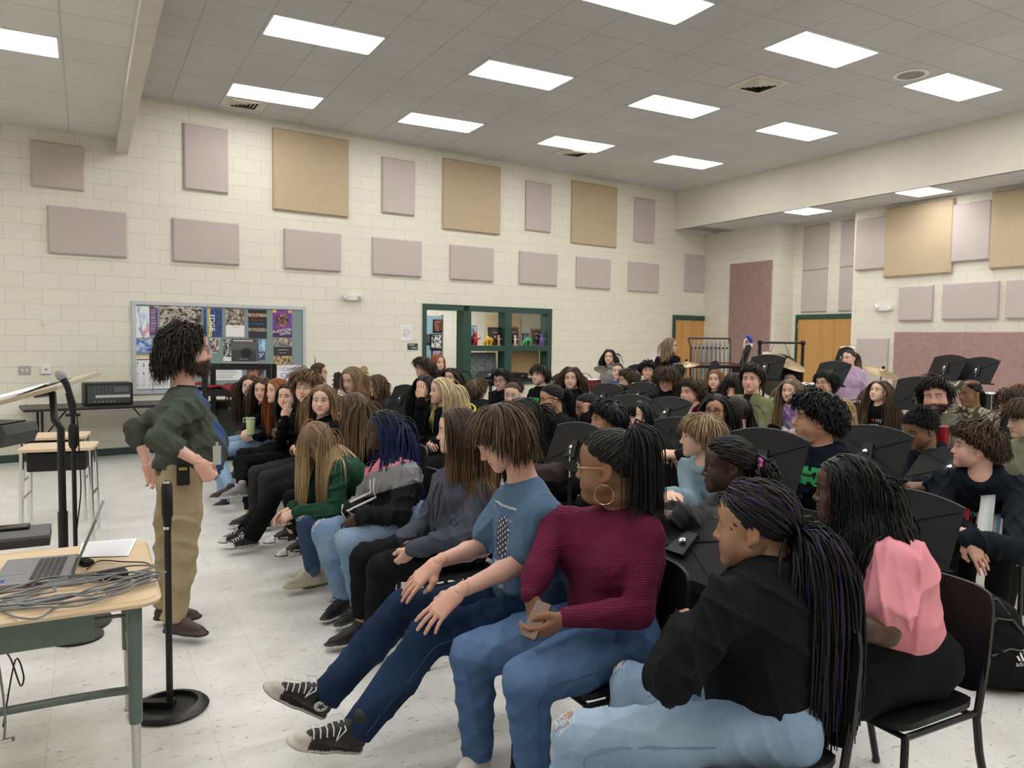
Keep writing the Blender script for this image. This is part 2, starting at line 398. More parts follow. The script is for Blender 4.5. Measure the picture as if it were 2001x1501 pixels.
mb = MB()
for u0, u1, z0, z1 in ((UD + .05, 8.40, .90, 1.43), (8.56, UO1 - .10, .90, 1.43), (UD + .05, 8.40, 1.53, 2.15), (8.56, UO1 - .10, 1.53, 2.15)):
    mb.add([wa(u, z, -.13) for u, z in ((u0, z0), (u1, z0), (u1, z1), (u0, z1))], [(0, 1, 2, 3)])
g_ = tag(mb.build('pane', M['glass'], None), kind='structure'); rel(g_, win)
dr = tag(empty('door_1', wa(7.1, 0)), kind='structure')
fr = framed('frame', [(UO0, UD - .11, ZO - .10, ZO), (UO0, UO0 + .07, 0, ZO - .10)], .24); rel(fr, dr)
# oak doors
def door_pair(name, org, ux, n_, w, split, h=2.16, fw=.06, hd=.09):
    """door frame and leaves; ux along the wall, n_ out of it"""
    d = tag(empty(name, org), kind='structure')
    Mx = frame((0, 0, 0), ux, (0, 0, 1), n_)
    mb = MB(); mb.prism([(0, 0), (0, h + hd), (w, h + hd), (w, 0), (w - fw, 0), (w - fw, h), (fw, h), (fw, 0)], .05, Mx)
    mb.build('frame', M['green'], d)
    a = fw
    for b_ in split + [w - fw]:
        mb = MB(); mb.prism([(a + .003, .01), (b_ - .003, .01), (b_ - .003, h - .004), (a + .003, h - .004)], .03, Mx); lf = mb.build('leaf', M['oak'], d)
        a = b_
    for z_ in (0.25, 1.95):
        for x_ in (fw, w - fw):
            MB().tube([Mx @ Vector((x_, z_, .035)), Mx @ Vector((x_, z_ + .11, .035))], .009, 8).build('hinge', M['steel'], d)
    return d
door_pair('door_2', wa(12.99, 0, .01), UA, -NA, 1.24, [.27], 2.13, .05, .10)
door_pair('door_3', (XB - .01, 11.14, 0), (0, -1, 0), (-1, 0, 0), 1.86, [.92], 2.14, .05, .09)

# ---------------------------------------------------------------- ceiling fixtures
def troffer(x, y, z, label, group='ceiling light panels', lx=1.19, ly=.59):
    t = empty('ceiling_light', (x, y, z - .012), label, 'light', group)
    mb = MB()
    for a, b_ in (((-lx / 2, -ly / 2), (lx / 2, -ly / 2 + .014)), ((-lx / 2, ly / 2 - .014), (lx / 2, ly / 2)), ((-lx / 2, -ly / 2 + .014), (-lx / 2 + .014, ly / 2 - .014)), ((lx / 2 - .014, -ly / 2 + .014), (lx / 2, ly / 2 - .014))):
        mb.box((*a, 0), (*b_, .01))
    mb.build('frame', M['white_metal'], t)
    MB().prism(rrect(lx - .028, ly - .028, .03), .006, Matrix.Identity(4)).build('diffuser', M['diffuser'], t)
    return t
tpl = None
colname = ['first', 'second', 'third', 'fourth']; rown = {2: 'row nearest the block wall', 1: 'second row from the block wall', 0: 'third row from the block wall', -1: 'fourth row from the block wall', -2: 'fifth row from the block wall', -3: 'sixth row from the block wall'}
def fixture(x, y, z, label, group):
    global tpl
    if tpl is None:
        tpl = troffer(x, y, z, label, group); return tpl
    o = copy_tree(tpl); o.location = (x, y, z - .012); o['label'] = label; o['group'] = group; return o
for j in (2, 1, 0, -1, -2, -3):
    for i in range(4):
        fixture(2.306 + 2.44 * i, 8.43 + 2.44 * (j - 1), ZC, 'glowing ceiling light panel, %s from the beam, %s' % (colname[i], rown[j]), 'main ceiling light panels')
for k, (x, y) in enumerate(((-.76, 8.375), (-.76, 5.93), (-.76, 3.5), (-.76, 1.05), (-3.2, 8.375), (-3.2, 5.93), (-3.2, 3.5))):
    fixture(x, y, ZL, 'glowing light panel in low ceiling beside the beam' if k == 0 else 'light panel in the low ceiling, %s' % ('one panel nearer the camera', 'two panels nearer the camera', 'three panels nearer the camera', 'far column by the wall', 'far column second from wall', 'far column third from wall')[k - 1], 'low ceiling light panels')
for k, y in enumerate((9.95, 7.70, 5.4, 3.1, .8)):
    o = fixture(11.72, y, ZA, ('small ceiling light in the alcove before the oak double doors', 'alcove ceiling light above the wide tan panel', 'alcove ceiling light third from doors', 'alcove ceiling light fourth from doors', 'alcove ceiling light fifth from doors')[k], 'alcove ceiling light panels'); o.scale = (.52, 1.02, 1)
def vent(x, y, z, label, s=.29):
    t = empty('ceiling_vent', (x, y, z), label, 'vent', 'ceiling air vents')
    MB().box((-s, -s, -.006), (s, s, .004)).build('plate', M['beam'], t)
    mb = MB()
    for k in range(4):
        a = s * (.68 - .16 * k)
        for q in range(4):
            Mr = Matrix.Rotation(q * PI / 2, 4, 'Z')
            mb.add([Mr @ Vector(v) for v in ((-a, -a, -.008), (a, -a, -.008), (a - .035, -a + .035, -.03), (-a + .035, -a + .035, -.03))], [(0, 1, 2, 3)])
    mb.build('louvre', M['beam'], t)
    MB().box((-s * .68, -s * .68, -.0075), (s * .68, s * .68, -.005)).build('opening', M['blackmatte'], t)
vent(2.0, 11.42, ZC, 'square louvred air vent beside light nearest beam and wall')
vent(7.49, 11.35, ZC, 'square louvred air vent behind the light by the block wall')
vent(7.49, 7.19, ZC, 'square louvred air vent out in the middle of the ceiling')
t = empty('ceiling_speaker', (8.74, 5.97, ZC), 'round ceiling speaker with pale rim beside a light panel', 'speaker')
MB().lathe([(.20, 0), (.20, -.012), (.15, -.016), (.15, 0)], 32).build('rim', M['white_metal'], t)
MB().lathe([(.148, -.004), (.148, -.010), (.02, -.013)], 32).build('grille', M['grey'], t)
t = MB().box((-.5, -.25, -.004), (.5, .25, .002)).build('return_grille', M['grey'], None, loc=(11.95, 12.75, ZA)); tag(t, 'flat grey return grille in the alcove ceiling corner', 'vent')
# two stained tiles that sag in the low ceiling
m_st = mat('stained_tile', (0.52, 0.45, 0.34), .9, noise=.25, nscale=5)
t = MB().box((-.19, 0, -.012), (.53, .6, .0)).build('ceiling_tile', m_st, None, loc=(-.14 + .2, 5.63, ZL)); tag(t, 'brown water-stained ceiling tile beside the beam', 'tile')

# ---------------------------------------------------------------- acoustic wall panels
def panel_mesh(w, h, t=.05, ch=.018):
    mb = MB(); o = rrect(w, h, .004, 1); i = rrect(w - 2 * ch, h - 2 * ch, .004, 1); n = len(o)
    vs = [(x, y, 0) for x, y in o] + [(x, y, t - ch) for x, y in o] + [(x, y, t) for x, y in i]
    fs = [(k, (k + 1) % n, n + (k + 1) % n, n + k) for k in range(n)] + [(n + k, n + (k + 1) % n, 2 * n + (k + 1) % n, 2 * n + k) for k in range(n)] + [tuple(range(2 * n, 3 * n))]
    return mb.add(vs, fs)
def panel(fr_, w, h, m, label, group, t=.05):
    o = panel_mesh(w, h, t).build('acoustic_panel', m); o.matrix_world = fr_; return tag(o, label, 'acoustic panel', group)
UPP = [(0.94, 1.53, 3.53, 4.11, 'mauve', 'square mauve panel under the low ceiling by the beam'),
       (2.78, 3.39, 3.72, 4.64, 'mauve', 'upright mauve panel just past the beam'),
       (4.05, 5.27, 3.57, 4.79, 'tan', 'large square tan panel nearest the beam'),
       (5.87, 6.48, 3.72, 4.63, 'mauve', 'upright mauve panel between the first and second tan panels'),
       (7.04, 8.26, 3.56, 4.78, 'tan', 'large square tan panel above the green window'),
       (8.85, 9.46, 3.71, 4.63, 'mauve', 'upright mauve panel between the second and third tan panels'),
       (9.99, 11.21, 3.56, 4.78, 'tan', 'large square tan panel nearest the bulkhead corner'),
       (11.72, 12.33, 3.74, 4.65, 'mauve', 'upright mauve panel closest to the bulkhead corner')]
for u0, u1, z0, z1, c, lb in UPP: panel(wall_frame((u0 + u1) / 2, (z0 + z1) / 2), u1 - u0, z1 - z0, M[c], lb, 'upper panels on the long block wall')
low = [(1.11, 2.03), (2.62, 3.54), (4.22, 5.14), (5.70, 6.62), (7.20, 8.12), (8.72, 9.64), (10.14, 11.06), (11.58, 12.50)]
words_ = ['first', 'second', 'third', 'fourth', 'fifth', 'sixth', 'seventh', 'eighth']
for k, (u0, u1) in enumerate(low): panel(wall_frame((u0 + u1) / 2, 3.0), u1 - u0, .61, M['mauve'], 'wide low mauve panel, %s along the wall from the beam' % words_[k], 'lower panels on the long block wall')
panel(wall_frame(13.66, 3.18), .68, .84, M['mauve'], 'small mauve panel above the single oak door in the alcove', 'alcove panels', .03)
def fx(X, y, z): return frame((X, y, z), (0, -1, 0), (0, 0, 1), (-1, 0, 0))
for y0, y1, z0, z1, c, lb in ((8.77, 9.38, 2.99, 3.90, 'mauve', 'upright mauve panel at the recess edge of player wall'), (7.58, 8.80, 2.83, 4.03, 'tan', 'large tan panel beside the door recess'),
        (6.98, 7.59, 3.0, 3.92, 'mauve', 'upright mauve panel between two tan panels on player wall'), (5.78, 6.98, 2.85, 4.03, 'tan', 'tan panel cut off at the picture edge'),
        (7.88, 8.48, 2.06, 2.65, 'mauve', 'square mauve panel above the rose board beside emergency light'), (6.82, 7.70, 2.07, 2.66, 'mauve', 'wide mauve panel above the rose board'), (5.85, 6.70, 2.07, 2.66, 'mauve', 'mauve panel above rose board at picture edge'),
        (8.66, 9.28, .85, 1.76, 'mauve', 'low mauve panel between the door recess and rose board')):
    panel(fx(XR, (y0 + y1) / 2, (z0 + z1) / 2), y1 - y0, z1 - z0, M[c], lb, 'panels on the wall behind the percussion', .07)
panel(fx(XR, (8.55 + 4.9) / 2, 1.27), 3.65, 1.20, M['rose'], 'long rose pin board with dark scuffs on player wall', 'rose boards', .05)
panel(fx(XR, (12.55 + 11.36) / 2, 2.02), 1.19, 2.66, M['rose'], 'tall rose board in the alcove between the oak doors', 'rose boards', .03)
for k, (y0, y1, z0, z1) in enumerate(((10.43, 11.05, 3.13, 4.03), (10.43, 11.05, 2.28, 3.12), (9.55, 10.15, 3.13, 4.03), (9.55, 10.15, 2.28, 3.12))):
    panel(fx(XB, (y0 + y1) / 2, (z0 + z1) / 2), y1 - y0, z1 - z0, M['mauve'], '%s mauve panel above the oak double doors, %s' % (('upper', 'lower')[k % 2], ('on the alcove side', 'beside the corner')[k // 2]), 'panels above the double doors', .03)

# ---------------------------------------------------------------- wall fittings
def emergency_light(fr_, label):
    t = empty('emergency_light', (0, 0, 0), label, 'light', 'emergency lights'); t.matrix_world = fr_
    MB().box((-.15, -.05, 0), (.15, .05, .06), bev=.012).build('housing', M['white_metal'], t)
    for s in (-1, 1):
        Mh = Matrix.Translation((s * .13, .02, .08)) @ Matrix.Rotation(s * .5, 4, 'Y')
        MB().lathe([(.045, .03), (.05, 0), (.03, -.04)], 16, Mh).build('lamp_head', M['white_metal'], t)
emergency_light(wall_frame(5.34, 2.30), 'white twin-head emergency light on the wall above the bulletin board end')
emergency_light(fx(XR, 8.77, 2.29), 'white twin-head emergency light beside the square mauve panel')
t = empty('wall_switch', wa(.82, 1.18), 'brushed metal double switch plate left bare on block wall', 'switch'); t['label'] = 'brushed metal double switch plate on the block wall'
q = MB().box((-.07, -.058, 0), (.07, .058, .006), wall_frame(0, 0, 0) if False else None).build('plate', M['steel'], t)
t.matrix_world = wall_frame(.82, 1.18)
for s in (-.025, .025): MB().box((s - .008, -.018, .004), (s + .008, .018, .016)).build('toggle', M['white_metal'], t)
t = empty('thermostat', (0, 0, 0), 'white square wall control box beside the metal switch plate', 'thermostat'); t.matrix_world = wall_frame(1.055, 1.19)
MB().box((-.06, -.06, 0), (.06, .06, .03), bev=.008).build('cover', M['white_metal'], t); MB().box((-.012, -.012, .028), (.012, .012, .034)).build('button', M['grey'], t)
t = MB().box((-.02, -.04, 0), (.02, .04, .02), bev=.008).build('wall_hook', M['white_metal']); t.matrix_world = wall_frame(1.055, 1.805); tag(t, 'small white plastic hook high on the block wall', 'hook')

# lettering: turned into a mesh and laid flat in a frame (x along text, y up, z out)
def text_mesh(s, size, ext=0.0005, shear=0.0, align='CENTER', spacing=1.0):
    c = bpy.data.curves.new('lettering', 'FONT'); c.body = s; c.size = size; c.extrude = ext; c.align_x = align; c.align_y = 'CENTER'; c.shear = shear; c.resolution_u = 3; c.space_character = spacing
    o = bpy.data.objects.new('lettering', c); COL.objects.link(o)
    bpy.context.view_layer.update()
    me = bpy.data.meshes.new_from_object(o.evaluated_get(bpy.context.evaluated_depsgraph_get()))
    bpy.data.objects.remove(o); bpy.data.curves.remove(c); return me
def text_on(parent, s, size, fr_local, m, shear=0.0, name='lettering', sx=1.0):
    me = text_mesh(s, size, shear=shear); o = link_mesh(name, me, m, parent)
    o.matrix_local = fr_local @ Matrix.Diagonal((sx, 1, 1, 1)); return o
def T(x, y, z): return Matrix.Translation((x, y, z))
C = {}
def flat(rgb, rough=.7):
    k = tuple(round(c, 3) for c in rgb)
    if k not in C: C[k] = mat('print_%02d' % len(C), k, rough)
    return C[k]

# ---------------------------------------------------------------- bulletin board and posters
bb = empty('bulletin_board', (0, 0, 0), 'large grey-blue bulletin board in aluminium frame on block wall', 'bulletin board'); bb.matrix_world = wall_frame(3.32, 1.475)
W_, H_ = 2.48, 1.29
mb = MB()
for a, b_ in (((-W_ / 2, -H_ / 2), (W_ / 2, -H_ / 2 + .05)), ((-W_ / 2, H_ / 2 - .05), (W_ / 2, H_ / 2)), ((-W_ / 2, -H_ / 2 + .05), (-W_ / 2 + .05, H_ / 2 - .05)), ((W_ / 2 - .05, -H_ / 2 + .05), (W_ / 2, H_ / 2 - .05))): mb.box((*a, 0), (*b_, .03))
mb.build('frame', mat('aluminium', (.50, .52, .55), .4, .3), bb)
MB().box((-W_ / 2 + .05, -H_ / 2 + .05, 0), (W_ / 2 - .05, H_ / 2 - .05, .015)).build('backing', mat('board_cloth', (.205, .27, .275), .9, noise=.06, nscale=60), bb)
def paint_grid(w, h, fn, nx=40, ny=40):
    """sheet whose vertices take the colours of a picture function fn(u, v) in 0..1"""
    uu, vv = np.meshgrid(np.linspace(0, 1, nx), np.linspace(0, 1, ny), indexing='ij')
    V = np.stack([(uu - .5) * w, (vv - .5) * h, np.zeros_like(uu)], -1).reshape(-1, 3)
    i = np.arange(nx * ny).reshape(nx, ny); F = np.stack([i[:-1, :-1], i[1:, :-1], i[1:, 1:], i[:-1, 1:]], -1).reshape(-1, 4)
    return raw_mesh('sheet', V, [F], fn(uu.ravel(), vv.ravel()), False)
def hashn(u, v, s, sd=0):
    """blocky value noise"""
    r = np.random.default_rng(sd); g = r.random((64, 64)); a = u * s; b = v * s
    i = np.floor(a).astype(int) % 63; j = np.floor(b).astype(int) % 63; fa = a - np.floor(a); fb = b - np.floor(b)
    return (g[i, j] * (1 - fa) * (1 - fb) + g[i + 1, j] * fa * (1 - fb) + g[i, j + 1] * (1 - fa) * fb + g[i + 1, j + 1] * fa * fb)
def lerp(a, b, t): return np.asarray(a)[None] * (1 - t[:, None]) + np.asarray(b)[None] * t[:, None]
def pic_photo(dark, light, s=22, sd=1, contrast=2.2, y0=0.0, below=None):
    def fn(u, v):
        t = np.clip((hashn(u, v, s, sd) * .6 + hashn(u, v, s * .37, sd + 1) * .4 - .5) * contrast + .4, 0, 1); c = lerp(dark, light, t)
        if below is not None: c[v < y0] = below
        return c
    return fn
def pic_multi(bands, sd=3, s=14):
    def fn(u, v):
        c = np.zeros((len(u), 3)); n = hashn(u, v, s, sd)
        for lo, hi, a, b in bands:
            k = (v >= lo) & (v <= hi); c[k] = lerp(a, b, np.clip((n[k] - .3) * 2.2, 0, 1))
        return c
    return fn
def pic_lines(bg, ink, rows, lo=.08, hi=.9, fill=.35, top=None):
    def fn(u, v):
        c = np.tile(np.array(bg, float), (len(u), 1)); ph = (v * rows) % 1
        k = (ph < fill) & (u > .08) & (u < .62 + .3 * hashn(np.zeros_like(u), np.floor(v * rows) / rows, 31, 5)) & (v > lo) & (v < hi); c[k] = ink
        if top is not None: c[v > top[0]] = top[1]
        return c
    return fn
def poster(u0, u1, z0, z1, fn, label, name='poster', texts=(), nx=40, ny=44, off=.018):
    w, h = u1 - u0, z1 - z0
    t = empty(name, (0, 0, 0), label, name.replace('_', ' '), 'papers on the bulletin board'); t.matrix_world = wall_frame((u0 + u1) / 2, (z0 + z1) / 2, off)
    link_mesh('sheet', paint_grid(w, h, fn, nx, ny), M['vcol'], t)
    for s, size, x, y, rgb, sh, rot in texts: text_on(t, s, size, T(x * w / 2, y * h / 2, .002) @ Matrix.Rotation(math.radians(rot), 4, 'Z'), flat(rgb), sh)
    return t
def pic_wash(u, v):
    t = hashn(u, v, 7, 11); k = hashn(u, v, 5, 12)
    c = lerp((.72, .75, .80), (.45, .58, .72), np.clip((t - .55) * 4, 0, 1)); b = np.clip((k - .62) * 4, 0, 1) * (v < .5); c = c * (1 - b[:, None]) + np.array((.62, .25, .30)) * b[:, None]
    c[np.abs((u - .38) - (v - .5) * -.35) < .018] = (.12, .12, .2); b2 = np.clip((t - .6) * 5, 0, 1) * (v < .35); return c * (1 - b2[:, None]) + np.array((.22, .28, .6)) * b2[:, None]
poster(2.12, 2.305, 1.61, 2.05, pic_wash, 'pale watercolour poster in the top corner of the board')
poster(2.31, 2.41, 1.65, 2.05, pic_lines((.10, .035, .13), (.45, .40, .5), 16), 'narrow dark purple program strip beside watercolour poster')
poster(2.44, 3.0, 1.66, 2.07, pic_photo((.02, .016, .012), (.55, .50, .44), 34, 5, 2.6, .24, (.16, .15, .14)), 'wide drum corps poster with crowded band photograph', texts=[('DRUM CORPS IN THE CAROLINAS', .042, -.12, .86, (.85, .85, .83), 0, 0), ('SUMMER', .022, .80, .88, (.8, .8, .8), 0, 0), ('DRUMLINE', .025, -.45, -.68, (.7, .7, .7), 0, 0)], nx=90, ny=66)
def pic_edge(u, v):
    c = lerp((.02, .03, .10), (.06, .10, .30), np.clip((hashn(u, v, 20, 8) - .3) * 1.8, 0, 1)); c[np.abs(u - .30 - .05 * np.sin(v * 6)) < .10] = (.52, .42, .12); k = np.abs(u - .17) < .04; c[k] = (.10, .30, .42); return c
poster(3.03, 3.29, 1.63, 2.05, pic_edge, 'dark blue poster with yellow stripe and upright word', texts=[('EDGE', .10, -.12, 0, (.85, .88, .9), 0, -90)])
poster(3.34, 3.61, 1.64, 2.06, pic_photo((.05, .035, .025), (.55, .46, .38), 16, 21, 2.4, .40, (.74, .74, .73)), 'sepia photo poster with white lower half', texts=[('RISE UP', .045, -.1, .05, (.9, .9, .9), .1, 0), ('registration', .02, 0, -.3, (.2, .2, .2), 0, 0)])
poster(3.67, 3.95, 1.62, 2.05, pic_multi([(0, .25, (.012, .014, .02), (.03, .035, .05)), (.25, .37, (.10, .07, .04), (.42, .34, .25)), (.37, .75, (.010, .010, .014), (.02, .02, .03)), (.75, .88, (.12, .07, .03), (.5, .36, .22)), (.88, 1, (.012, .012, .014), (.02, .02, .02))], 31, 26), 'black poster with small photos and coloured title', texts=[('Passion', .055, -.05, .28, (.30, .03, .03), 0, 0), ('Profession', .05, .02, .02, (.05, .12, .35), 0, 0)])
def pic_aud(u, v):
    r = np.hypot((u - .5) * 1.0, (v - .62) * 1.3); c = lerp((.26, .06, .36), (.12, .03, .20), hashn(u, v, 9, 41)); k = r < .34; c[k] = lerp((.03, .025, .04), (.45, .18, .12), np.clip((hashn(u, v, 18, 42) - .4) * 2.4, 0, 1))[k]
    c[v < .32] = (.06, .02, .10); c[(v > .9) & ((u < .18) | (u > .82))] = (.65, .45, .05); return c
poster(4.04, 4.34, 1.64, 2.06, pic_aud, 'purple poster with tilted white lettering', texts=[('AUDITION', .062, -.05, -.52, (.9, .9, .9), 0, 8), ('DATES', .058, .28, -.72, (.9, .9, .9), 0, 8)])
poster(4.05, 4.34, 1.21, 1.635, pic_multi([(0, .33, (.10, .07, .04), (.55, .42, .22)), (.33, .66, (.015, .015, .017), (.04, .04, .04)), (.66, 1, (.10, .10, .13), (.5, .40, .28))], 51, 17), 'poster with band photos over black text panel', texts=[('college of music', .024, 0, .12, (.75, .75, .75), 0, 0), ('scholarships', .022, 0, -.1, (.6, .6, .6), 0, 0)])
poster(2.11, 2.34, 1.42, 1.59, pic_photo((.03, .10, .40), (.50, .62, .78), 6, 61, 2.6), 'small blue sky picture beneath watercolour poster', nx=24, ny=20)
poster(2.345, 2.55, 1.39, 1.64, pic_photo((.03, .028, .026), (.62, .60, .56), 24, 71, 2.8), 'black and white band photograph beside blue picture')
def pic_cal(u, v):
    c = np.tile(np.array((.74, .74, .76)), (len(u), 1)); c[v > .93] = (.68, .50, .36); c[(v > .86) & (v < .89) & (u > .06) & (u < .94)] = (.12, .08, .06)
    k = ((u * 6) % 1 > .35) & ((u * 6) % 1 < .6) & (((v > .66) & (v < .80)) | ((v > .42) & (v < .50))) & (hashn(u, v, 40, 9) > .45); c[k] = (.14, .13, .13)
    k = (v < .38) & (v > .08) & ((u * 6) % 1 > .2) & ((u * 6) % 1 < .8) & ((v * 24) % 1 < .45); c[k] = (.5, .5, .5); return c
poster(2.11, 2.56, .90, 1.37, pic_cal, 'large white fingering chart at the lower board corner', 'chart', nx=80, ny=80)
poster(3.11, 3.25, 1.40, 1.62, pic_photo((.10, .05, .05), (.72, .70, .68), 9, 81, 3.0), 'small white sheet with dark red marks', nx=20, ny=24)
poster(3.30, 3.44, 1.28, 1.60, pic_photo((.015, .015, .015), (.5, .5, .5), 16, 91, 2.4, .2, (.72, .72, .72)), 'narrow black and white flyer behind the boxed speaker', nx=24, ny=40)
poster(3.78, 3.92, 1.26, 1.60, pic_multi([(0, .10, (.25, .12, .08), (.5, .4, .3)), (.10, .48, (.02, .04, .13), (.03, .06, .18)), (.48, 1, (.06, .25, .55), (.42, .6, .78))], 101, 8), 'blue jazz flyer beside the boxed speaker', texts=[('JAZZ', .045, .1, -.28, (.9, .9, .9), 0, 0), ('UP', .045, -.1, -.5, (.9, .9, .9), 0, 0)], nx=20, ny=40)
def pic_dc(u, v):
    c = lerp((.72, .72, .75), (.60, .60, .66), np.clip((hashn(u, v, 12, 111) - .5) * 3, 0, 1)); return c
poster(4.0, 4.49, .95, 1.215, pic_dc, 'white wrinkled banner sheet with blue block letters', texts=[('CAMP', .085, .22, .48, (.10, .12, .30), 0, 0), ('CREW', .10, .22, -.25, (.03, .13, .42), 0, 0)], nx=30, ny=20)
poster(3.18, 3.57, 1.0, 1.22, pic_lines((.75, .76, .75), (.35, .36, .38), 9, .1, .72, .4, (.84, (.10, .28, .16))), 'white notice with a green heading seen through the rack', 'notice', nx=40, ny=40)
poster(3.64, 3.90, 1.0, 1.23, pic_photo((.02, .02, .05), (.40, .16, .08), 9, 121, 2.6), 'dark performer photo poster seen through the rack', nx=24, ny=20)
# sheet and room sign by the office door
t = empty('notice', (0, 0, 0), 'white line-drawing sheet taped beside the office doorway', 'notice'); t.matrix_world = wall_frame(6.34, 1.74, .006)
def pic_draw(u, v):
    c = np.tile(np.array((.74, .74, .74)), (len(u), 1)); k = (np.hypot(u - .5, (v - .55) * 1.2) < .38) & (hashn(u, v, 26, 131) > .6); c[k] = (.2, .2, .2); return c
link_mesh('sheet', paint_grid(.21, .27, pic_draw, 50, 60), M['vcol'], t)
t = empty('room_sign', (0, 0, 0), 'small dark green room sign beside the office doorway', 'sign'); t.matrix_world = wall_frame(6.47, 1.505, .002)
MB().box((-.10, -.055, 0), (.10, .055, .006)).build('plate', M['green'], t); text_on(t, 'MUSIC', .038, T(-.02, .028, .0075), flat((.75, .75, .75))); text_on(t, 'OFFICE', .034, T(.03, -.022, .0075), flat((.75, .75, .75)))
t = empty('notice', (0, 0, 0), 'white sheet with dark photo on the wall behind standing person', 'notice'); t.matrix_world = wall_frame(12.57, 1.23, .006)
def pic_s(u, v):
    c = np.tile(np.array((.70, .70, .74)), (len(u), 1)); c[(u > .5) & (v > .25) & (v < .65)] = (.10, .06, .06); return c
link_mesh('sheet', paint_grid(.45, .42, pic_s, 20, 20), M['vcol'], t)

# ---------------------------------------------------------------- things in the office window
def figurine(u, rgb, label, kind):
    t = empty('figurine', wa(u, 1.53, -.03), label, 'figurine', 'figurines on the window transom'); t.rotation_euler = (0, 0, WA)
    m = mat('toy_plastic', rgb, .35)
    mb = MB()
    if kind == 0:     # upright beast
        mb.lathe([(.035, .05), (.05, .09), (.045, .14), (.025, .17)], 12); mb.lathe([(.012, .16), (.034, .18), (.036, .21), (.012, .235)], 12)
        mb.build('body', m, t, True)
        for s in (-1, 1): MB().tube([(s * .025, 0, 0), (s * .03, 0, .04), (s * .022, 0, .08)], [.022, .018, .02], 8).build('leg', m, t, True); MB().tube([(s * .04, 0, .14), (s * .075, -.03, .12), (s * .08, -.05, .15)], [.016, .012, .01], 8).build('arm', m, t, True)
        MB().tube([(0, .03, .08), (0, .09, .04), (0, .12, .09)], [.02, .012, .004], 8).build('tail', m, t, True)
    elif kind == 1:   # four-legged, arched back
        mb.tube([(-.10, 0, .03), (-.06, 0, .09), (0, 0, .13), (.06, 0, .11), (.09, 0, .10), (.11, 0, .085)], [.008, .03, .05, .04, .034, .016], 10); mb.build('body', m, t, True)
        for x in (-.045, .05):
            for y in (-.025, .025): MB().tube([(x, y, .09), (x + .01, y, .04), (x, y, 0)], [.02, .014, .016], 8).build('leg', m, t, True)
        MB().tube([(-.05, 0, .12), (-.09, 0, .07), (-.12, 0, .03)], [.02, .012, .005], 8).build('tail', m, t, True)
    else:             # slim standing figure
        mb.lathe([(.018, .06), (.024, .10), (.02, .14), (.010, .15)], 12); mb.lathe([(.006, .145), (.022, .165), (.02, .185), (.006, .20)], 12); mb.build('body', m, t, True)
        for s in (-1, 1): MB().tube([(s * .012, 0, .07), (s * .022, -.01, .03), (s * .02, -.015, 0)], [.012, .009, .012], 8).build('leg', m, t, True); MB().tube([(s * .02, 0, .135), (s * .045, -.02, .11), (s * .04, -.04, .14)], [.008, .007, .006], 8).build('arm', m, t, True)
    return t
for u, rgb, lb, k in ((7.78, (.40, .03, .03), 'red horned toy figure at the post end of the transom', 0), (8.06, (.70, .40, .04), 'yellow arched four-legged toy figure on the transom', 1), (8.30, (.62, .36, .22), 'orange and white crested toy figure before a black plaque', 2),
                      (8.68, (.70, .62, .58), 'tiny pale toy figure standing on the transom', 2), (8.97, (.06, .32, .12), 'green crouching toy figure on the transom', 1), (9.31, (.13, .09, .30), 'purple toy figure at the far end of the transom', 0)): figurine(u, rgb, lb, k)
def plaque(u, w, h, rim, face, label, lean=.12, pic=None):
    t = empty('plaque', (0, 0, 0), label, 'plaque', 'award plaques on the window transom'); t.matrix_world = wall_frame(u, 1.535 + h / 2, -.085) @ Matrix.Rotation(-lean, 4, 'X')
    MB().box((-w / 2, -h / 2, -.02), (w / 2, h / 2, 0), bev=.006).build('board', rim, t)
    if pic is None: MB().box((-w / 2 + .035, -h / 2 + .035, 0), (w / 2 - .035, h / 2 - .035, .004)).build('face', face, t); text_on(t, 'AWARD', .03, T(0, h * .2, .006), flat((.5, .42, .25))); MB().lathe([(.03, 0), (.03, .008), (.015, .01)], 16, T(0, -.02, .003)).build('medal', M['brass'], t)
    else: o = link_mesh('face', paint_grid(w - .03, h - .03, pic, 20, 24), M['vcol'], t); o.location = (0, 0, .003)
wal = wood_mat('walnut', (.10, .045, .022), (.15, .07, .035)); blk = mat('plaque_black', (.015, .014, .013), .25)
plaque(7.75, .22, .36, M['blackmetal'], None, 'tall framed blue sky picture behind the red figure', pic=pic_multi([(0, .45, (.03, .03, .06), (.10, .10, .14)), (.45, 1, (.06, .12, .30), (.5, .55, .6))], 141, 6))
plaque(8.26, .30, .34, M['blackmetal'], blk, 'black award plaque behind the orange figure'); plaque(8.70, .24, .36, wal, blk, 'walnut award plaque behind the pale figure')
plaque(8.99, .17, .24, M['blackmetal'], None, 'small framed purple picture behind the green figure', pic=pic_photo((.03, .03, .08), (.3, .3, .5), 6, 151)); plaque(9.24, .27, .33, wal, blk, 'walnut award plaque with pale medal at far end')
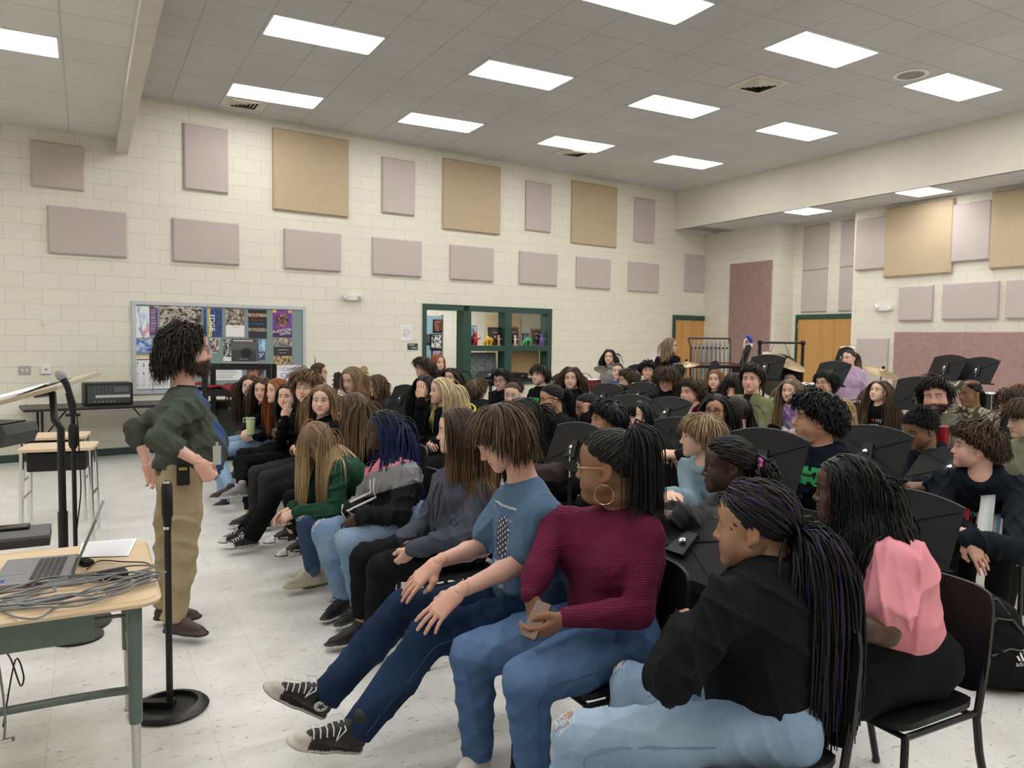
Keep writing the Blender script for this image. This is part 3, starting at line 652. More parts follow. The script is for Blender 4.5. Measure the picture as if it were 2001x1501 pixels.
# inside the office
MB_ = MB().box((-.48, -1.1, 0), (.48, 1.1, .04)).build('closet_door', M['maple']); MB_.matrix_world = wall_frame(10.45, 1.1, -2.98); tag(MB_, 'plain maple door inside the office behind the window', 'door')
t = empty('pin_board', (0, 0, 0), 'blue pin board with photos seen through the office doorway', 'board'); t.matrix_world = wall_frame(8.48, 1.42, -2.98)
MB().box((-.40, -.75, 0), (.36, .72, .02)).build('backing', flat((.22, .34, .40)), t); MB().box((.36, -.75, 0), (.40, .75, .03)).build('frame', M['grey'], t)
for k, (u, z, w, h, fn, lb) in enumerate(((8.73, 1.92, .24, .28, pic_photo((.02, .01, .01), (.35, .10, .06), 7, 161), 'framed dark red portrait on the office pin board'), (8.69, 1.575, .30, .34, pic_photo((.02, .02, .02), (.7, .7, .7), 14, 171, 2.8), 'framed black and white photo on the office pin board'), (8.70, 1.30, .25, .19, pic_photo((.15, .10, .25), (.6, .55, .68), 9, 181), 'purple poster low on the office pin board'), (8.48, 1.62, .12, .22, pic_photo((.02, .02, .03), (.1, .1, .12), 9, 191), 'narrow dark picture at the office pin board edge'))):
    t = empty('picture', (0, 0, 0), lb, 'picture'); t.matrix_world = wall_frame(u, z, -2.94)
    MB().box((-w / 2, -h / 2, -.01), (w / 2, h / 2, .008)).build('frame', M['blackmetal'], t); o = link_mesh('print', paint_grid(w - .05, h - .05, fn, 26, 30), M['vcol'], t); o.location = (0, 0, .011)
t = tag(MB().box((-.42, -.30, 0), (.42, .30, .02)).build('display_board', link_ := mat('silver_print', (.16, .17, .18), .5, noise=.6, nscale=30)), 'dark silver sheet leaning inside the lower window pane', 'board'); t.matrix_world = wall_frame(7.98, 1.10, -.25) @ Matrix.Rotation(-.1, 4, 'X')
t = tag(MB().box((-.45, -.36, 0), (.45, .36, .02)).build('cork_board', mat('cork', (.42, .27, .13), .9, noise=.15, nscale=60)), 'brown cork board standing behind lower window pane', 'board'); t.matrix_world = wall_frame(9.0, 1.05, -.30) @ Matrix.Rotation(-.06, 4, 'X')
t = tag(MB().box((-.22, -.3, 0), (.22, .3, .30), bev=.05).build('office_chair', M['blackmatte']), 'black office chair back above the cork board', 'chair'); t.location = wa(9.75, 1.12, -1.2)
t = empty('office_light', wa(8.6, 2.70, -1.6), 'office ceiling light behind the window', 'light'); MB().box((-.9, -.3, 0), (.9, .3, .02)).build('diffuser', M['diffuser'], t)
# ================================================================ IMPLICIT-SURFACE MODELLER
def smin(a, b, k):
    h = np.maximum(k - np.abs(a - b), 0) / k
    return np.minimum(a, b) - h * h * k * 0.25
class SDF:
    """blend of tapered limbs and ellipsoids, meshed as one closed surface"""
    def __init__(s): s.p = []; s.disp = None
    def cone(s, a, b, ra, rb, k=.02, flat=None, sub=False):
        a = np.asarray(a, float); b = np.asarray(b, float); r = max(ra, rb)
        lo = np.minimum(a - r, b - r); hi = np.maximum(a + r, b + r)
        s.p.append(('c', a, b, ra, rb, k, flat, sub, lo, hi)); return s
    def chain(s, pts, rs, k=.02, flat=None):
        for i in range(len(pts) - 1): s.cone(pts[i], pts[i + 1], rs[i], rs[i + 1], k, flat)
        return s
    def ell(s, c, r, k=.02, R=None, sub=False):
        c = np.asarray(c, float); r = np.asarray(r, float) if np.ndim(r) else np.full(3, float(r))
        m = r.max() if R is not None else r
        s.p.append(('e', c, R, r, None, k, None, sub, c - m, c + m)); return s
    def bounds(s):
        q = [p for p in s.p if not p[7]]
        return np.min([p[8] for p in q], 0), np.max([p[9] for p in q], 0)
    def mesh(s, h, clip=None):
        lo, hi = s.bounds(); lo = lo - 3 * h; hi = hi + 3 * h
        n = np.ceil((hi - lo) / h).astype(int) + 1
        ax = [(lo[i] + h * np.arange(n[i])).astype(np.float32) for i in range(3)]
        D = np.full(n, 0.5, np.float32)
        for typ, a, b, ra, rb, k, flat, sub, plo, phi in s.p:
            pad = k + 2 * h
            i0 = np.clip(np.floor((plo - pad - lo) / h).astype(int), 0, n); i1 = np.clip(np.ceil((phi + pad - lo) / h).astype(int) + 1, 0, n)
            if (i1 <= i0).any(): continue
            X = ax[0][i0[0]:i1[0], None, None]; Y = ax[1][None, i0[1]:i1[1], None]; Z = ax[2][None, None, i0[2]:i1[2]]
            if typ == 'c':
                u = b - a; l2 = max(float(u @ u), 1e-9); dx = X - np.float32(a[0]); dy = Y - np.float32(a[1]); dz = Z - np.float32(a[2])
                t = np.clip((dx * u[0] + dy * u[1] + dz * u[2]) / l2, 0, 1).astype(np.float32)
                qx = dx - t * np.float32(u[0]); qy = dy - t * np.float32(u[1]); qz = dz - t * np.float32(u[2])
                d2 = qx * qx + qy * qy + qz * qz
                if flat is not None:
                    nv, f = flat; sn = qx * nv[0] + qy * nv[1] + qz * nv[2]; d2 = d2 + sn * sn * (1 / (f * f) - 1)
                d = np.sqrt(d2) - (ra + t * (rb - ra))
            else:
                dx = X - a[0]; dy = Y - a[1]; dz = Z - a[2]
                if b is not None: dx, dy, dz = [dx * b[0, j] + dy * b[1, j] + dz * b[2, j] for j in range(3)]
                r = ra; k0 = np.sqrt((dx / r[0]) ** 2 + (dy / r[1]) ** 2 + (dz / r[2]) ** 2); k1 = np.sqrt((dx / r[0] ** 2) ** 2 + (dy / r[1] ** 2) ** 2 + (dz / r[2] ** 2) ** 2)
                d = k0 * (k0 - 1) / np.maximum(k1, 1e-6)
            sl = (slice(i0[0], i1[0]), slice(i0[1], i1[1]), slice(i0[2], i1[2]))
            if sub: D[sl] = -smin(-D[sl], d, max(k, 1e-4))
            else: D[sl] = smin(D[sl], d.astype(np.float32), max(k, 1e-4))
        if s.disp is not None:
            idx = np.nonzero(np.abs(D) < 4 * h)
            P = np.stack([ax[i][idx[i]] for i in range(3)], -1)
            D[idx] += s.disp(P).astype(np.float32)
        if clip is not None:
            D = np.maximum(D, clip(ax[0][:, None, None], ax[1][None, :, None], ax[2][None, None, :]).astype(np.float32))
        return nets(D, lo, h)
def nets(D, lo, h):
    S = D < 0
    c = np.zeros(tuple(np.array(D.shape) - 1), np.uint8)
    cs = [(a, b, d) for a in (0, 1) for b in (0, 1) for d in (0, 1)]
    nx, ny, nz = c.shape
    for a, b, d in cs: c += S[a:a + nx, b:b + ny, d:d + nz]
    act = (c > 0) & (c < 8); I = np.nonzero(act)
    ids = np.full(c.shape, -1, np.int32); ids[I] = np.arange(len(I[0]), dtype=np.int32)
    val = {q: D[I[0] + q[0], I[1] + q[1], I[2] + q[2]] for q in cs}
    acc = np.zeros((len(I[0]), 3), np.float32); cnt = np.zeros(len(I[0]), np.float32)
    for i, q in enumerate(cs):
        for axi in range(3):
            if q[axi]: continue
            q2 = list(q); q2[axi] = 1; v0 = val[q]; v1 = val[tuple(q2)]
            m = (v0 < 0) != (v1 < 0); dd = v0[m] - v1[m]; t = v0[m] / np.where(np.abs(dd) < 1e-9, 1e-9, dd)
            p = np.tile(np.array(q, np.float32), (m.sum(), 1)); p[:, axi] = t
            acc[m] += p; cnt[m] += 1
    V = (np.stack(I, -1) + acc / cnt[:, None]) * h + lo
    F = []
    for axi in range(3):
        a1, a2 = (axi + 1) % 3, (axi + 2) % 3
        s0 = [slice(None)] * 3; s1 = [slice(None)] * 3; s0[axi] = slice(0, -1); s1[axi] = slice(1, None)
        A = S[tuple(s0)]; B = S[tuple(s1)]
        for flip in (False, True):
            E = (A & ~B) if not flip else (~A & B)
            e = np.stack(np.nonzero(E), -1)
            ok = (e[:, a1] > 0) & (e[:, a2] > 0) & (e[:, a1] < c.shape[a1]) & (e[:, a2] < c.shape[a2]); e = e[ok]
            if not len(e): continue
            def cell(o1, o2):
                q = e.copy(); q[:, a1] += o1; q[:, a2] += o2; return ids[q[:, 0], q[:, 1], q[:, 2]]
            f = np.stack([cell(-1, -1), cell(0, -1), cell(0, 0), cell(-1, 0)], -1)
            F.append(f[:, ::-1] if flip else f)
    F = np.concatenate(F) if F else np.zeros((0, 4), np.int32)
    return V.astype(np.float32), F[(F >= 0).all(1)]
def unit(v): v = np.asarray(v, float); return v / max(np.linalg.norm(v), 1e-9)
def smooth01(a, b, x): t = np.clip((x - a) / (b - a), 0, 1); return t * t * (3 - 2 * t)
def wrinkle(amp, seed, freq=26.0, stretch=(1, 1, .8)):
    """narrow cloth folds with smooth valleys, fading in and out"""
    r = np.random.default_rng(seed); D = r.normal(size=(5, 3)) * np.array(stretch); D /= np.linalg.norm(D, axis=1)[:, None]
    fr = freq * (0.6 + .9 * r.random(5)); ph = r.random(5) * 6.3
    W = r.normal(size=(3, 3)) * 7; W2 = r.normal(size=(5, 3)) * 9
    def f(P):
        w = np.sin(P @ W.T) * .9; out = 0
        for i in range(5):
            m = np.clip(np.sin(P @ W2[i] + ph[i] * 2) * 1.3, 0, 1)
            out = out + m * (1 - np.abs(np.sin((P @ D[i]) * fr[i] * .8 + ph[i] + w[:, i % 3]))) ** 2.2
        return -amp * (out - .35)
    return f

# ================================================================ HEADS
# head frame: x to the person's right, y forward, z up; origin in the skull at eye height
def head_template(key, h):
    """key: (jaw width, face fullness, nose width, lip fullness, female, eyes open, mouth) """
    jw, fat, nw, lip, fem, eyes, mouth = key
    s = SDF()
    s.ell((0, -.012, .022), (.0745, .0945, .082), .03)
    s.ell((0, .028, .030), (.060, .060, .056), .04)
    s.ell((0, .030, -.045), (.050 * jw + .008, .058, .076), .03)
    for e in (-1, 1):
        s.cone((e * .051 * jw, -.002, -.066), (e * .011, .070, -.1075), .0165 + .006 * fat, .0135, .03)
        s.ell((e * .042 * jw, .048, -.036), (.022, .024, .024), .03)
        s.ell((e * (.036 + .012 * fat), .046, -.064), (.015 + .016 * fat, .022 + .008 * fat, .024), .035)
        s.cone((e * .006, .080, .006), (e * .046, .066, .008), .0085 if fem else .0105, .008, .018)
    s.ell((0, .077, -.108), (.017, .014, .013), .018)
    if fat > .5: s.ell((0, .030, -.118), (.046, .040, .020 + .008 * fat), .03)
    for e in (-1, 1): s.ell((e * .0325, .097, -.012), (.0205, .016, .0145), .014, sub=True)
    # nose
    s.cone((0, .081, .000), (0, .1015, -.041), .0075, .0092, .014)
    s.ell((0, .1035, -.045), (.0105 * (.6 + .4 * nw), .0105, .0095), .008)
    for e in (-1, 1):
        s.ell((e * .0115 * nw, .092, -.0485), (.0072 * nw, .0095, .0078), .007)
        s.ell((e * .0062 * nw, .0985, -.0565), (.0032 * nw, .005, .0035), .003, sub=True)
    # mouth
    s.ell((0, .071, -.076), (.030, .021, .021), .02)
    mz = .002 * mouth
    lo = [(-.0235, .0805, -.0775 + mz * 1.5), (-.010, .0905, -.0795), (0, .0925, -.0805), (.010, .0905, -.0795), (.0235, .0805, -.0775 + mz * 1.5)]
    up = [(-.0235, .0805, -.0765 + mz * 1.5), (-.011, .0905, -.0715), (-.004, .0940, -.0700), (.004, .0940, -.0700), (.011, .0905, -.0715), (.0235, .0805, -.0765 + mz * 1.5)]
    gap = .0014
    s.chain([(x, y, z - gap) for x, y, z in lo], [.0018, .0046 * lip, .0054 * lip, .0046 * lip, .0018], .004)
    s.chain([(x, y, z + gap) for x, y, z in up], [.0018, .0040 * lip, .0040 * lip, .0040 * lip, .0040 * lip, .0018], .004)
    s.chain([(-.022, .091, -.0757 + mz), (0, .104, -.0755), (.022, .091, -.0757 + mz)], [.0010, .0016, .0010], .003)
    s.p[-2] = s.p[-2][:7] + (True,) + s.p[-2][8:]; s.p[-1] = s.p[-1][:7] + (True,) + s.p[-1][8:]
    # lids
    for e in (-1, 1):
        s.ell((e * .0325, .0705, -.012), .0137, .006)
        if eyes > 0: s.ell((e * .0325, .0845, -.0125), (.0128, .010, .0058 * eyes), .0022, sub=True)
    # ears
    for e in (-1, 1):
        a = .32; R = np.array([[math.cos(e * a), -math.sin(e * a), 0], [math.sin(e * a), math.cos(e * a), 0], [0, 0, 1]])
        s.ell((e * .0775, -.016, -.018), (.0085, .0185, .0300), .006, R)
        s.ell((e * .0865, -.013, -.014), (.0070, .0105, .0175), .005, R, sub=True)
        s.ell((e * .0745, -.006, -.044), (.0065, .009, .010), .006)
    # neck stump
    s.cone((0, -.028, -.050), (0, -.034, -.098), .047 - .005 * fem + .008 * fat, .047 - .006 * fem + .008 * fat, .025)
    V, F = s.mesh(h)
    return V, F
HT = {}
def head_tpl(key, h):
    if (key, h) not in HT: HT[(key, h)] = head_template(key, h)
    return HT[(key, h)]
# hairline: elevation (deg) of the edge of the hair against azimuth from the front
HL_AZ = np.array([0, 25, 45, 62, 80, 92, 110, 135, 160, 180.]); HL_EL = np.array([29, 28, 22, 8, -5, -9, -28, -44, -55, -58.])
SK_C = np.array((0, -.009, .022)); SK_R = np.array((.0795, .1040, .0885))
def scalp_angles(P):
    d = (P - SK_C) / SK_R; r = np.linalg.norm(d, axis=-1); d = d / np.maximum(r, 1e-6)[..., None]
    return np.degrees(np.arctan2(np.abs(d[..., 0]), d[..., 1])), np.degrees(np.arcsin(np.clip(d[..., 2], -1, 1))), r
def head_colours(V, skin, brow, lipc, beard=0.0, stubble=None, seed=0):
    r = np.random.default_rng(seed)
    x, y, z = V[:, 0], V[:, 1], V[:, 2]; c = np.tile(np.asarray(skin, float), (len(V), 1))
    def mix(col, w): 
        w = np.clip(w, 0, 1)[:, None]; return c * (1 - w) + np.asarray(col)[None] * w
    sk = np.asarray(skin)
    red = sk * np.array((1.08, .80, .76))
    c = mix(red, .55 * np.exp(-(((np.abs(x) - .042) / .018) ** 2 + ((z + .046) / .018) ** 2)) * (y > .03))
    c = mix(red, .5 * np.exp(-((x / .016) ** 2 + ((z + .047) / .014) ** 2)) * (y > .07))
    c = mix(red, .45 * ((np.abs(x) > .070) & (y < .02)))
    # brows
    bz = .0125 - .9 * np.maximum(np.abs(x) - .032, 0) ** 1.0 * .35 + .10 * np.minimum(np.abs(x) - .012, .02) * .6
    w = np.exp(-((z - bz) / .0050) ** 2) * smooth01(.009, .015, np.abs(x)) * (1 - smooth01(.047, .056, np.abs(x))) * (y > .045)
    c = mix(brow, .95 * w)
    # lips
    zz = np.where(z > -.0755, (z + .0755) / .0085, (z + .0755) / -.0125)
    w = (1 - smooth01(.75, 1.15, zz + (np.abs(x) / .0245) ** 2 * .75)) * (y > .066)
    c = mix(lipc, .9 * w)
    c = mix(np.asarray(lipc) * .35, np.exp(-((z + .0757) / .0012) ** 2) * (np.abs(x) < .0225) * (y > .07) * .8)
    # lash line and lid shade
    for e in (-1, 1):
        d = np.hypot((x - e * .0325) / .0142, (z + .0125) / .0070); c = mix(np.minimum(np.asarray(brow) * .4, .02), (.95 * np.exp(-((d - 1.0) / .17) ** 2) * (z > -.0140) + .35 * np.exp(-((d - 1.05) / .15) ** 2) * (z <= -.0140)) * (y > .06))
    if beard > 0:
        w = smooth01(-.046, -.060, z + .22 * np.maximum(np.abs(x) - .03, 0)) * smooth01(-.030, -.012, y) * smooth01(-.155, -.128, z + .35 * np.maximum(0, .055 - y) * -1 + .03)
        hole = np.exp(-((z + .0765) / .0085) ** 2 - (x / .021) ** 2); w = w * (1 - np.clip(hole * 1.6, 0, 1)) * (1 - np.exp(-((z + .05) / .010) ** 2 - (x / .018) ** 2))
        side = smooth01(.052, .064, np.abs(x)) * smooth01(-.012, -.002, y) * (1 - smooth01(.016, .028, y)) * smooth01(.015, .0, z) * (z > -.09); w = np.maximum(w, side)
        mous = np.exp(-((z + .0635 + .25 * np.maximum(np.abs(x) - .012, 0)) / .0052) ** 2) * (np.abs(x) < .030) * (y > .065); w = np.maximum(w, mous)
        global LASTB; LASTB = w.copy(); w = w * beard * (.75 + .25 * r.random(len(V))); c = mix(stubble if stubble is not None else brow, w)
    return c
def eyeball(cx, gaze, iris, n=14, r=.0121):
    """ring mesh of one eyeball facing gaze with white, iris and pupil"""
    g = unit(gaze); u = unit(np.cross(g, (0, 0, 1))); v = np.cross(u, g)
    th = np.radians([0, 8, 12, 13, 24, 28, 30, 45, 65, 90, 130]); V = []; cl = []
    for t in th:
        for k in range(n):
            a = 2 * PI * k / n; V.append(g * math.cos(t) + (u * math.cos(a) + v * math.sin(a)) * math.sin(t))
            d = math.degrees(t); cl.append((.006, .006, .006) if d <= 12.5 else (iris if d < 29 else (.58, .55, .53)))
    V = np.array(V) * r + np.array((cx, .0705, -.012)); F = []
    for i in range(len(th) - 1):
        for k in range(n): F.append((i * n + k, (i + 1) * n + k, (i + 1) * n + (k + 1) % n, i * n + (k + 1) % n))
    return V, np.array(F, np.int32), np.array(cl)

# ================================================================ HANDS
# hand frame: y along the fingers, z out of the back of the hand, thumb towards -x (a right hand, palm down)
HAND = {}
CURL = {'flat': (6, 8, 6, 12), 'relax': (26, 34, 20, 20), 'grip': (58, 62, 34, 30), 'fist': (84, 92, 50, 38), 'point': (20, 20, 12, 10)}
def hand_tpl(pose, h):
    if (pose, h) in HAND: return HAND[(pose, h)]
    s = SDF(); dn = (0, 0, 1)
    s.cone((0, -.030, 0), (0, .004, 0), .0245, .0260, .02, (dn, .74))
    kn = [(-.029, .087, 0), (-.0095, .0925, .002), (.0105, .089, .001), (.0285, .079, -.002)]; ln = [(.041, .025, .021), (.046, .029, .022), (.042, .027, .021), (.033, .020, .019)]; sp = (-7, -1.5, 4, 10)
    a1, a2, a3, ct = CURL[pose]
    for i, (k, l) in enumerate(zip(kn, ln)):
        s.cone((k[0] * .55, .008, -.002), k, .0150, .0098, .018)
        p = np.array(k); ang = 0; q = math.radians(sp[i] * (.4 if pose in ('grip', 'fist') else 1)); d0 = np.array((math.sin(q), math.cos(q), 0))
        rr = [.0088, .0080, .0073, .0062]; 
        if i == 3: rr = [x * .86 for x in rr]
        for j, (a, ll) in enumerate(zip((a1 + 3 * i, a2 + 2 * i, a3), l)):
            ang += math.radians(a); d = d0 * math.cos(ang) + np.array((0, 0, -1)) * math.sin(ang); b = p + d * ll
            s.cone(p, b, rr[j], rr[j + 1], .0035 if j else .007); p = b
    t0 = np.array((-.018, .012, -.006)); t1 = np.array((-.042, .042, -.016 - ct * .0002)); t2 = t1 + np.array((-.016 + ct * .0007, .030, -.004 - ct * .0004)); t3 = t2 + np.array((-.004 + ct * .0009, .026, -.002 - ct * .0004))
    s.chain([t0, t1, t2, t3], [.016, .0122, .0095, .0075], .012)
    HAND[(pose, h)] = s.mesh(h); return HAND[(pose, h)]
# ================================================================ HAIR
def tubes(P, W, n=4, flat=.55, ref=None):
    """P (N, M, 3) centre lines, W (N, M) half widths -> one mesh of tapered locks"""
    Nn, Mm, _ = P.shape
    Tn = np.gradient(P, axis=1); Tn /= np.maximum(np.linalg.norm(Tn, axis=2, keepdims=True), 1e-9)
    if ref is None: ref = np.tile(np.array((0.3, 0.2, 1.0)), (Nn, Mm, 1))
    B = np.cross(Tn, ref); B /= np.maximum(np.linalg.norm(B, axis=2, keepdims=True), 1e-6); A = np.cross(B, Tn)
    a = 2 * PI * np.arange(n) / n
    V = P[:, :, None] + W[:, :, None, None] * (B[:, :, None] * np.cos(a)[:, None] + A[:, :, None] * (np.sin(a) * flat)[:, None])
    idx = np.arange(Nn * Mm * n).reshape(Nn, Mm, n); nx = np.roll(idx, -1, axis=2)
    F = np.stack([idx[:, :-1], nx[:, :-1], nx[:, 1:], idx[:, 1:]], -1).reshape(-1, 4)
    return V.reshape(-1, 3), F, idx
def hair_mesh(style, col, Rm, C, colliders, seed, lod, sc=1.0, **o):
    """Rm: head rotation (columns x, y, z), C head origin, colliders: list of (a, b, radius) in world"""
    r = np.random.default_rng(seed)
    up = np.array((0, 0, 1.0))
    def W2(p): return C + (p * sc) @ Rm.T
    def L2(p): return (p - C) @ Rm / sc
    n = o.get('n', {0: 2000, 1: 1000, 2: 420}[lod]); Mm = {0: 15, 1: 11, 2: 8}[lod]
    # roots on the scalp, above the hairline
    k = np.arange(n * 4) + .5; ph = np.arccos(1 - 2 * k / (n * 4)); th = PI * (1 + 5 ** .5) * k
    d = np.stack([np.cos(th) * np.sin(ph), np.sin(th) * np.sin(ph), np.cos(ph)], -1)
    az = np.degrees(np.arctan2(np.abs(d[:, 0]), d[:, 1])); el = np.degrees(np.arcsin(d[:, 2])); he = np.interp(az, HL_AZ, HL_EL) + o.get('recede', 0) * (az < 50)
    kp = np.nonzero(el > he + 2)[0]; kp = kp[r.permutation(len(kp))[:n]]; d = d[kp]; az = az[kp]; el = el[kp]
    NP = ((np.array((0, -.028, -.045)), np.array((0, -.036, -.125)), .0545), (np.array((0, -.046, -.022)), np.array((0, -.050, -.14)), .0475))
    def off_nape(q, m=0.0):
        q = q.copy(); k = (q[:, 2] < .015) & (q[:, 1] < -.005); w = q[k]
        for a, b, rd in NP:
            u = b - a; t = np.clip(((w - a) @ u) / (u @ u), 0, 1)[:, None]; v = w - (a + t * u); l = np.maximum(np.linalg.norm(v, axis=1), 1e-6)[:, None]; w = np.where(l < rd + m, a + t * u + v / l * (rd + m), w)
        q[k] = w; return q
    p = off_nape(SK_C + d * SK_R * 1.0); nrm = d / SK_R; nrm /= np.linalg.norm(nrm, axis=1)[:, None]
    n = len(p)
    part = o.get('part', 0.0); vol = o.get('vol', .010); Ln = o.get('len', .3); grav = o.get('grav', .5)
    sgn = np.where(p[:, 0] >= part, 1.0, -1.0)
    if o.get('flow', 'part') == 'part': g = np.stack([sgn * 1.0, np.full(n, o.get('back', -.35)), np.full(n, -.25)], -1)
    elif o['flow'] == 'whorl':
        cr = np.array(o.get('crown', (0, -.055, .10))); g = p - cr; g[:, 2] *= .6; g += np.array(o.get('bias', (0, 0, 0)))
    elif o['flow'] == 'back': g = np.stack([np.zeros(n) + d[:, 0] * .3, np.full(n, -1.0), d[:, 2] * -.2 + .1], -1)
    L_ = np.full(n, Ln) * (1 + o.get('lv', .12) * r.normal(size=n))
    if 'of' in o:
        ov = np.interp(az, [0, 38, 75, 110, 180], [o['of'], o['of'] * .8, o.get('os', .02), o.get('ob', .02), o.get('ob', .02)]); L_ = np.maximum(np.radians(np.maximum(el - he[kp], 0)) * .095, 0) * .9 + ov * (1 + .35 * r.normal(size=n)); L_ = np.clip(L_, .018, o.get('cap', .14))
    fr_ = (az < o.get('fringe_az', 40)) & (el > 30)
    if 'fringe' in o:                                     # bangs: front roots fall forward
        g[fr_] = np.stack([d[fr_, 0] * .35 + o.get('fsweep', 0), np.full(fr_.sum(), 1.0), np.full(fr_.sum(), -.2)], -1); L_[fr_] = o['fringe'] * (1 + .1 * r.normal(size=fr_.sum()))
    g = g - (g * nrm).sum(1)[:, None] * nrm; g /= np.maximum(np.linalg.norm(g, axis=1), 1e-6)[:, None]
    down = L2(C - up)                                     # world down in head space
    pts = [p + nrm * .002]; dr = g.copy(); lift = vol * (.35 + .9 * r.random(n)) * (np.interp(el, [-45, 0, 35], [.35, .6, 1.0]) if 'of' in o else 1)
    cols_l = [(L2(np.asarray(a)), L2(np.asarray(b)), rad / sc) for a, b, rad in colliders]
    tie = o.get('tie'); tail = o.get('tail', .35)
    if tie is not None:
        tie = np.array(tie, float); tdir = np.array(o.get('taildir', (0, -.6, .2)), float)
        nt = Mm // 2 + 1; P1 = []
        for i in range(nt):
            t = i / (nt - 1); q = (1 - t) * p + t * tie; dd = (q - SK_C) / SK_R; q = SK_C + dd / np.linalg.norm(dd, axis=1)[:, None] * SK_R * (1 + (1.0 - t) * vol / .08 * .3 * (1 if t > 0 else 0))
            q = q + nrm * .002; w = smooth01(.8, 1.0, np.array(t)); q = q * (1 - w) + (tie + r.normal(size=(n, 3)) * .006) * w; P1.append(q)
        pts = P1; cur = pts[-1]; dr = tdir + r.normal(size=(n, 3)) * o.get('tspread', .15); dr /= np.linalg.norm(dr, axis=1)[:, None]; steps = Mm - nt + 1 + (3 if lod < 2 else 1); L_ = np.full(n, tail) * (1 - .35 * r.random(n)); grav = o.get('tgrav', .35); st0 = None
    else: cur = pts[-1]; steps = Mm
    for i in range(steps):
        stp = (L_ / steps)[:, None]; t = (i + 1) / steps
        new = cur + dr * stp
        e = (new - SK_C) / SK_R; q = np.linalg.norm(e, axis=1); lim = 1 + (lift / .085) * min(1, .35 + t)
        ins = q < lim; new = np.where(ins[:, None], SK_C + e / np.maximum(q, 1e-6)[:, None] * SK_R * lim[:, None], new)
        # keep off the face and neck
        e = (new - np.array((0, .022, -.05))) / (np.array((.064, .070, .085)) + lift[:, None] * .3); q = np.linalg.norm(e, axis=1); ins = (q < 1)
        new = np.where(ins[:, None], np.array((0, .022, -.05)) + (new - np.array((0, .022, -.05))) / np.maximum(q, 1e-6)[:, None], new)
        new = off_nape(new, .003)
        for a, b, rad in cols_l:
            u = b - a; tt = np.clip(((new - a) @ u) / max(u @ u, 1e-9), 0, 1)[:, None]; v = new - (a + tt * u); q = np.linalg.norm(v, axis=1); rr = rad + lift * .5
            ins = q < rr; new = np.where(ins[:, None], a + tt * u + v / np.maximum(q, 1e-6)[:, None] * rr[:, None], new)
        nd = new - cur; nd /= np.maximum(np.linalg.norm(nd, axis=1), 1e-6)[:, None]
        dr = nd * (1 - grav) + down * grav; dr /= np.maximum(np.linalg.norm(dr, axis=1), 1e-6)[:, None]
        pts.append(new); cur = new
    P = np.stack(pts, 1)
    cu = o.get('curl', 0.0)
    if cu > 0:
        s_ = np.linspace(0, 1, P.shape[1])[None]; fq = o.get('cfreq', 3.0) * (.8 + .4 * r.random(n))[:, None]; p0 = r.random(n)[:, None] * 6.3; amp = cu * smooth01(0.05, o.get('cstart', .6), s_)
        A = nrm[:, None, :]; B = np.cross(nrm, g)[:, None, :]
        P = P + (A * (np.sin(fq * 6.28 * s_ + p0) + .6)[..., None] + B * np.cos(fq * 6.28 * s_ + p0)[..., None]) * amp[..., None]
    P = P + np.cumsum(r.normal(size=P.shape) * o.get('messy', .0012), axis=1)
    s_ = np.linspace(0, 1, P.shape[1])[None]
    w0 = o.get('w', {0: .0034, 1: .0050, 2: .0082}[lod]) * o.get('wm', 1) * (.7 + .6 * r.random(n))[:, None]
    if o.get('rope'): Wd = w0 * (1 + .16 * np.sin(s_ * o['rope'] + r.random(n)[:, None] * 6)) * (1 - .4 * smooth01(.75, 1, s_))
    else: Wd = w0 * (1 - .15 * smooth01(.3, .8, s_) - .7 * smooth01(.7, 1, s_)) * smooth01(-.25, .08, s_)
    Pw = C + (P.reshape(-1, 3) * sc) @ Rm.T; Pw = Pw.reshape(P.shape)
    ref = np.repeat((nrm @ Rm.T)[:, None], P.shape[1], 1)
    V, F, idx = tubes(Pw, Wd * sc, 5 if lod == 0 else 4, o.get('fl', .5), ref)
    col = np.asarray(col, float); cc = col[None] * (.62 + .75 * r.random((n, 1))) ; cv = np.repeat(cc[:, None], P.shape[1], 1)
    if 'tip' in o:
        tt = smooth01(o.get('t0', .35), o.get('t1', .85), s_)[..., None] * (.5 + .5 * r.random((n, 1, 1))); cv = cv * (1 - tt) + np.asarray(o['tip'])[None, None] * (.7 + .6 * r.random((n, 1, 1))) * tt
    if 'streak' in o:
        sc_, fr2 = o['streak']; kk = r.random(n) < fr2; cv[kk] = np.asarray(sc_) * (.6 + .8 * r.random((kk.sum(), 1, 1)))
    cv = np.repeat(cv[:, :, None], idx.shape[2], 2).reshape(-1, 3)
    # under-layer on the scalp
    na, ne = 40, 22; A_, E_ = np.meshgrid(np.radians(np.linspace(-180, 180, na + 1)), np.radians(np.linspace(-62, 90, ne + 1)), indexing='ij')
    dd = np.stack([np.sin(A_) * np.cos(E_), np.cos(A_) * np.cos(E_), np.sin(E_)], -1)
    cp = SK_C + dd * (SK_R + .0035 + (vol * .25 if tie is None else 0)); he = np.interp(np.abs(np.degrees(A_)), HL_AZ, HL_EL) + o.get('recede', 0) * (np.abs(np.degrees(A_)) < 50)
    keep = np.degrees(E_) >= he; kf = keep[:-1, :-1] & keep[1:, :-1] & keep[1:, 1:] & keep[:-1, 1:]
    ii = np.arange((na + 1) * (ne + 1)).reshape(na + 1, ne + 1); fc = np.stack([ii[:-1, :-1], ii[1:, :-1], ii[1:, 1:], ii[:-1, 1:]], -1)[kf]
    cw = C + (off_nape(cp.reshape(-1, 3), .002) * sc) @ Rm.T
    if not o.get('nocap'):
        F2 = fc + len(V); V = np.concatenate([V, cw]); cv = np.concatenate([cv, np.tile(col * o.get('capc', .8), (len(cw), 1))]); F = np.concatenate([F, F2])
    return V, F, cv
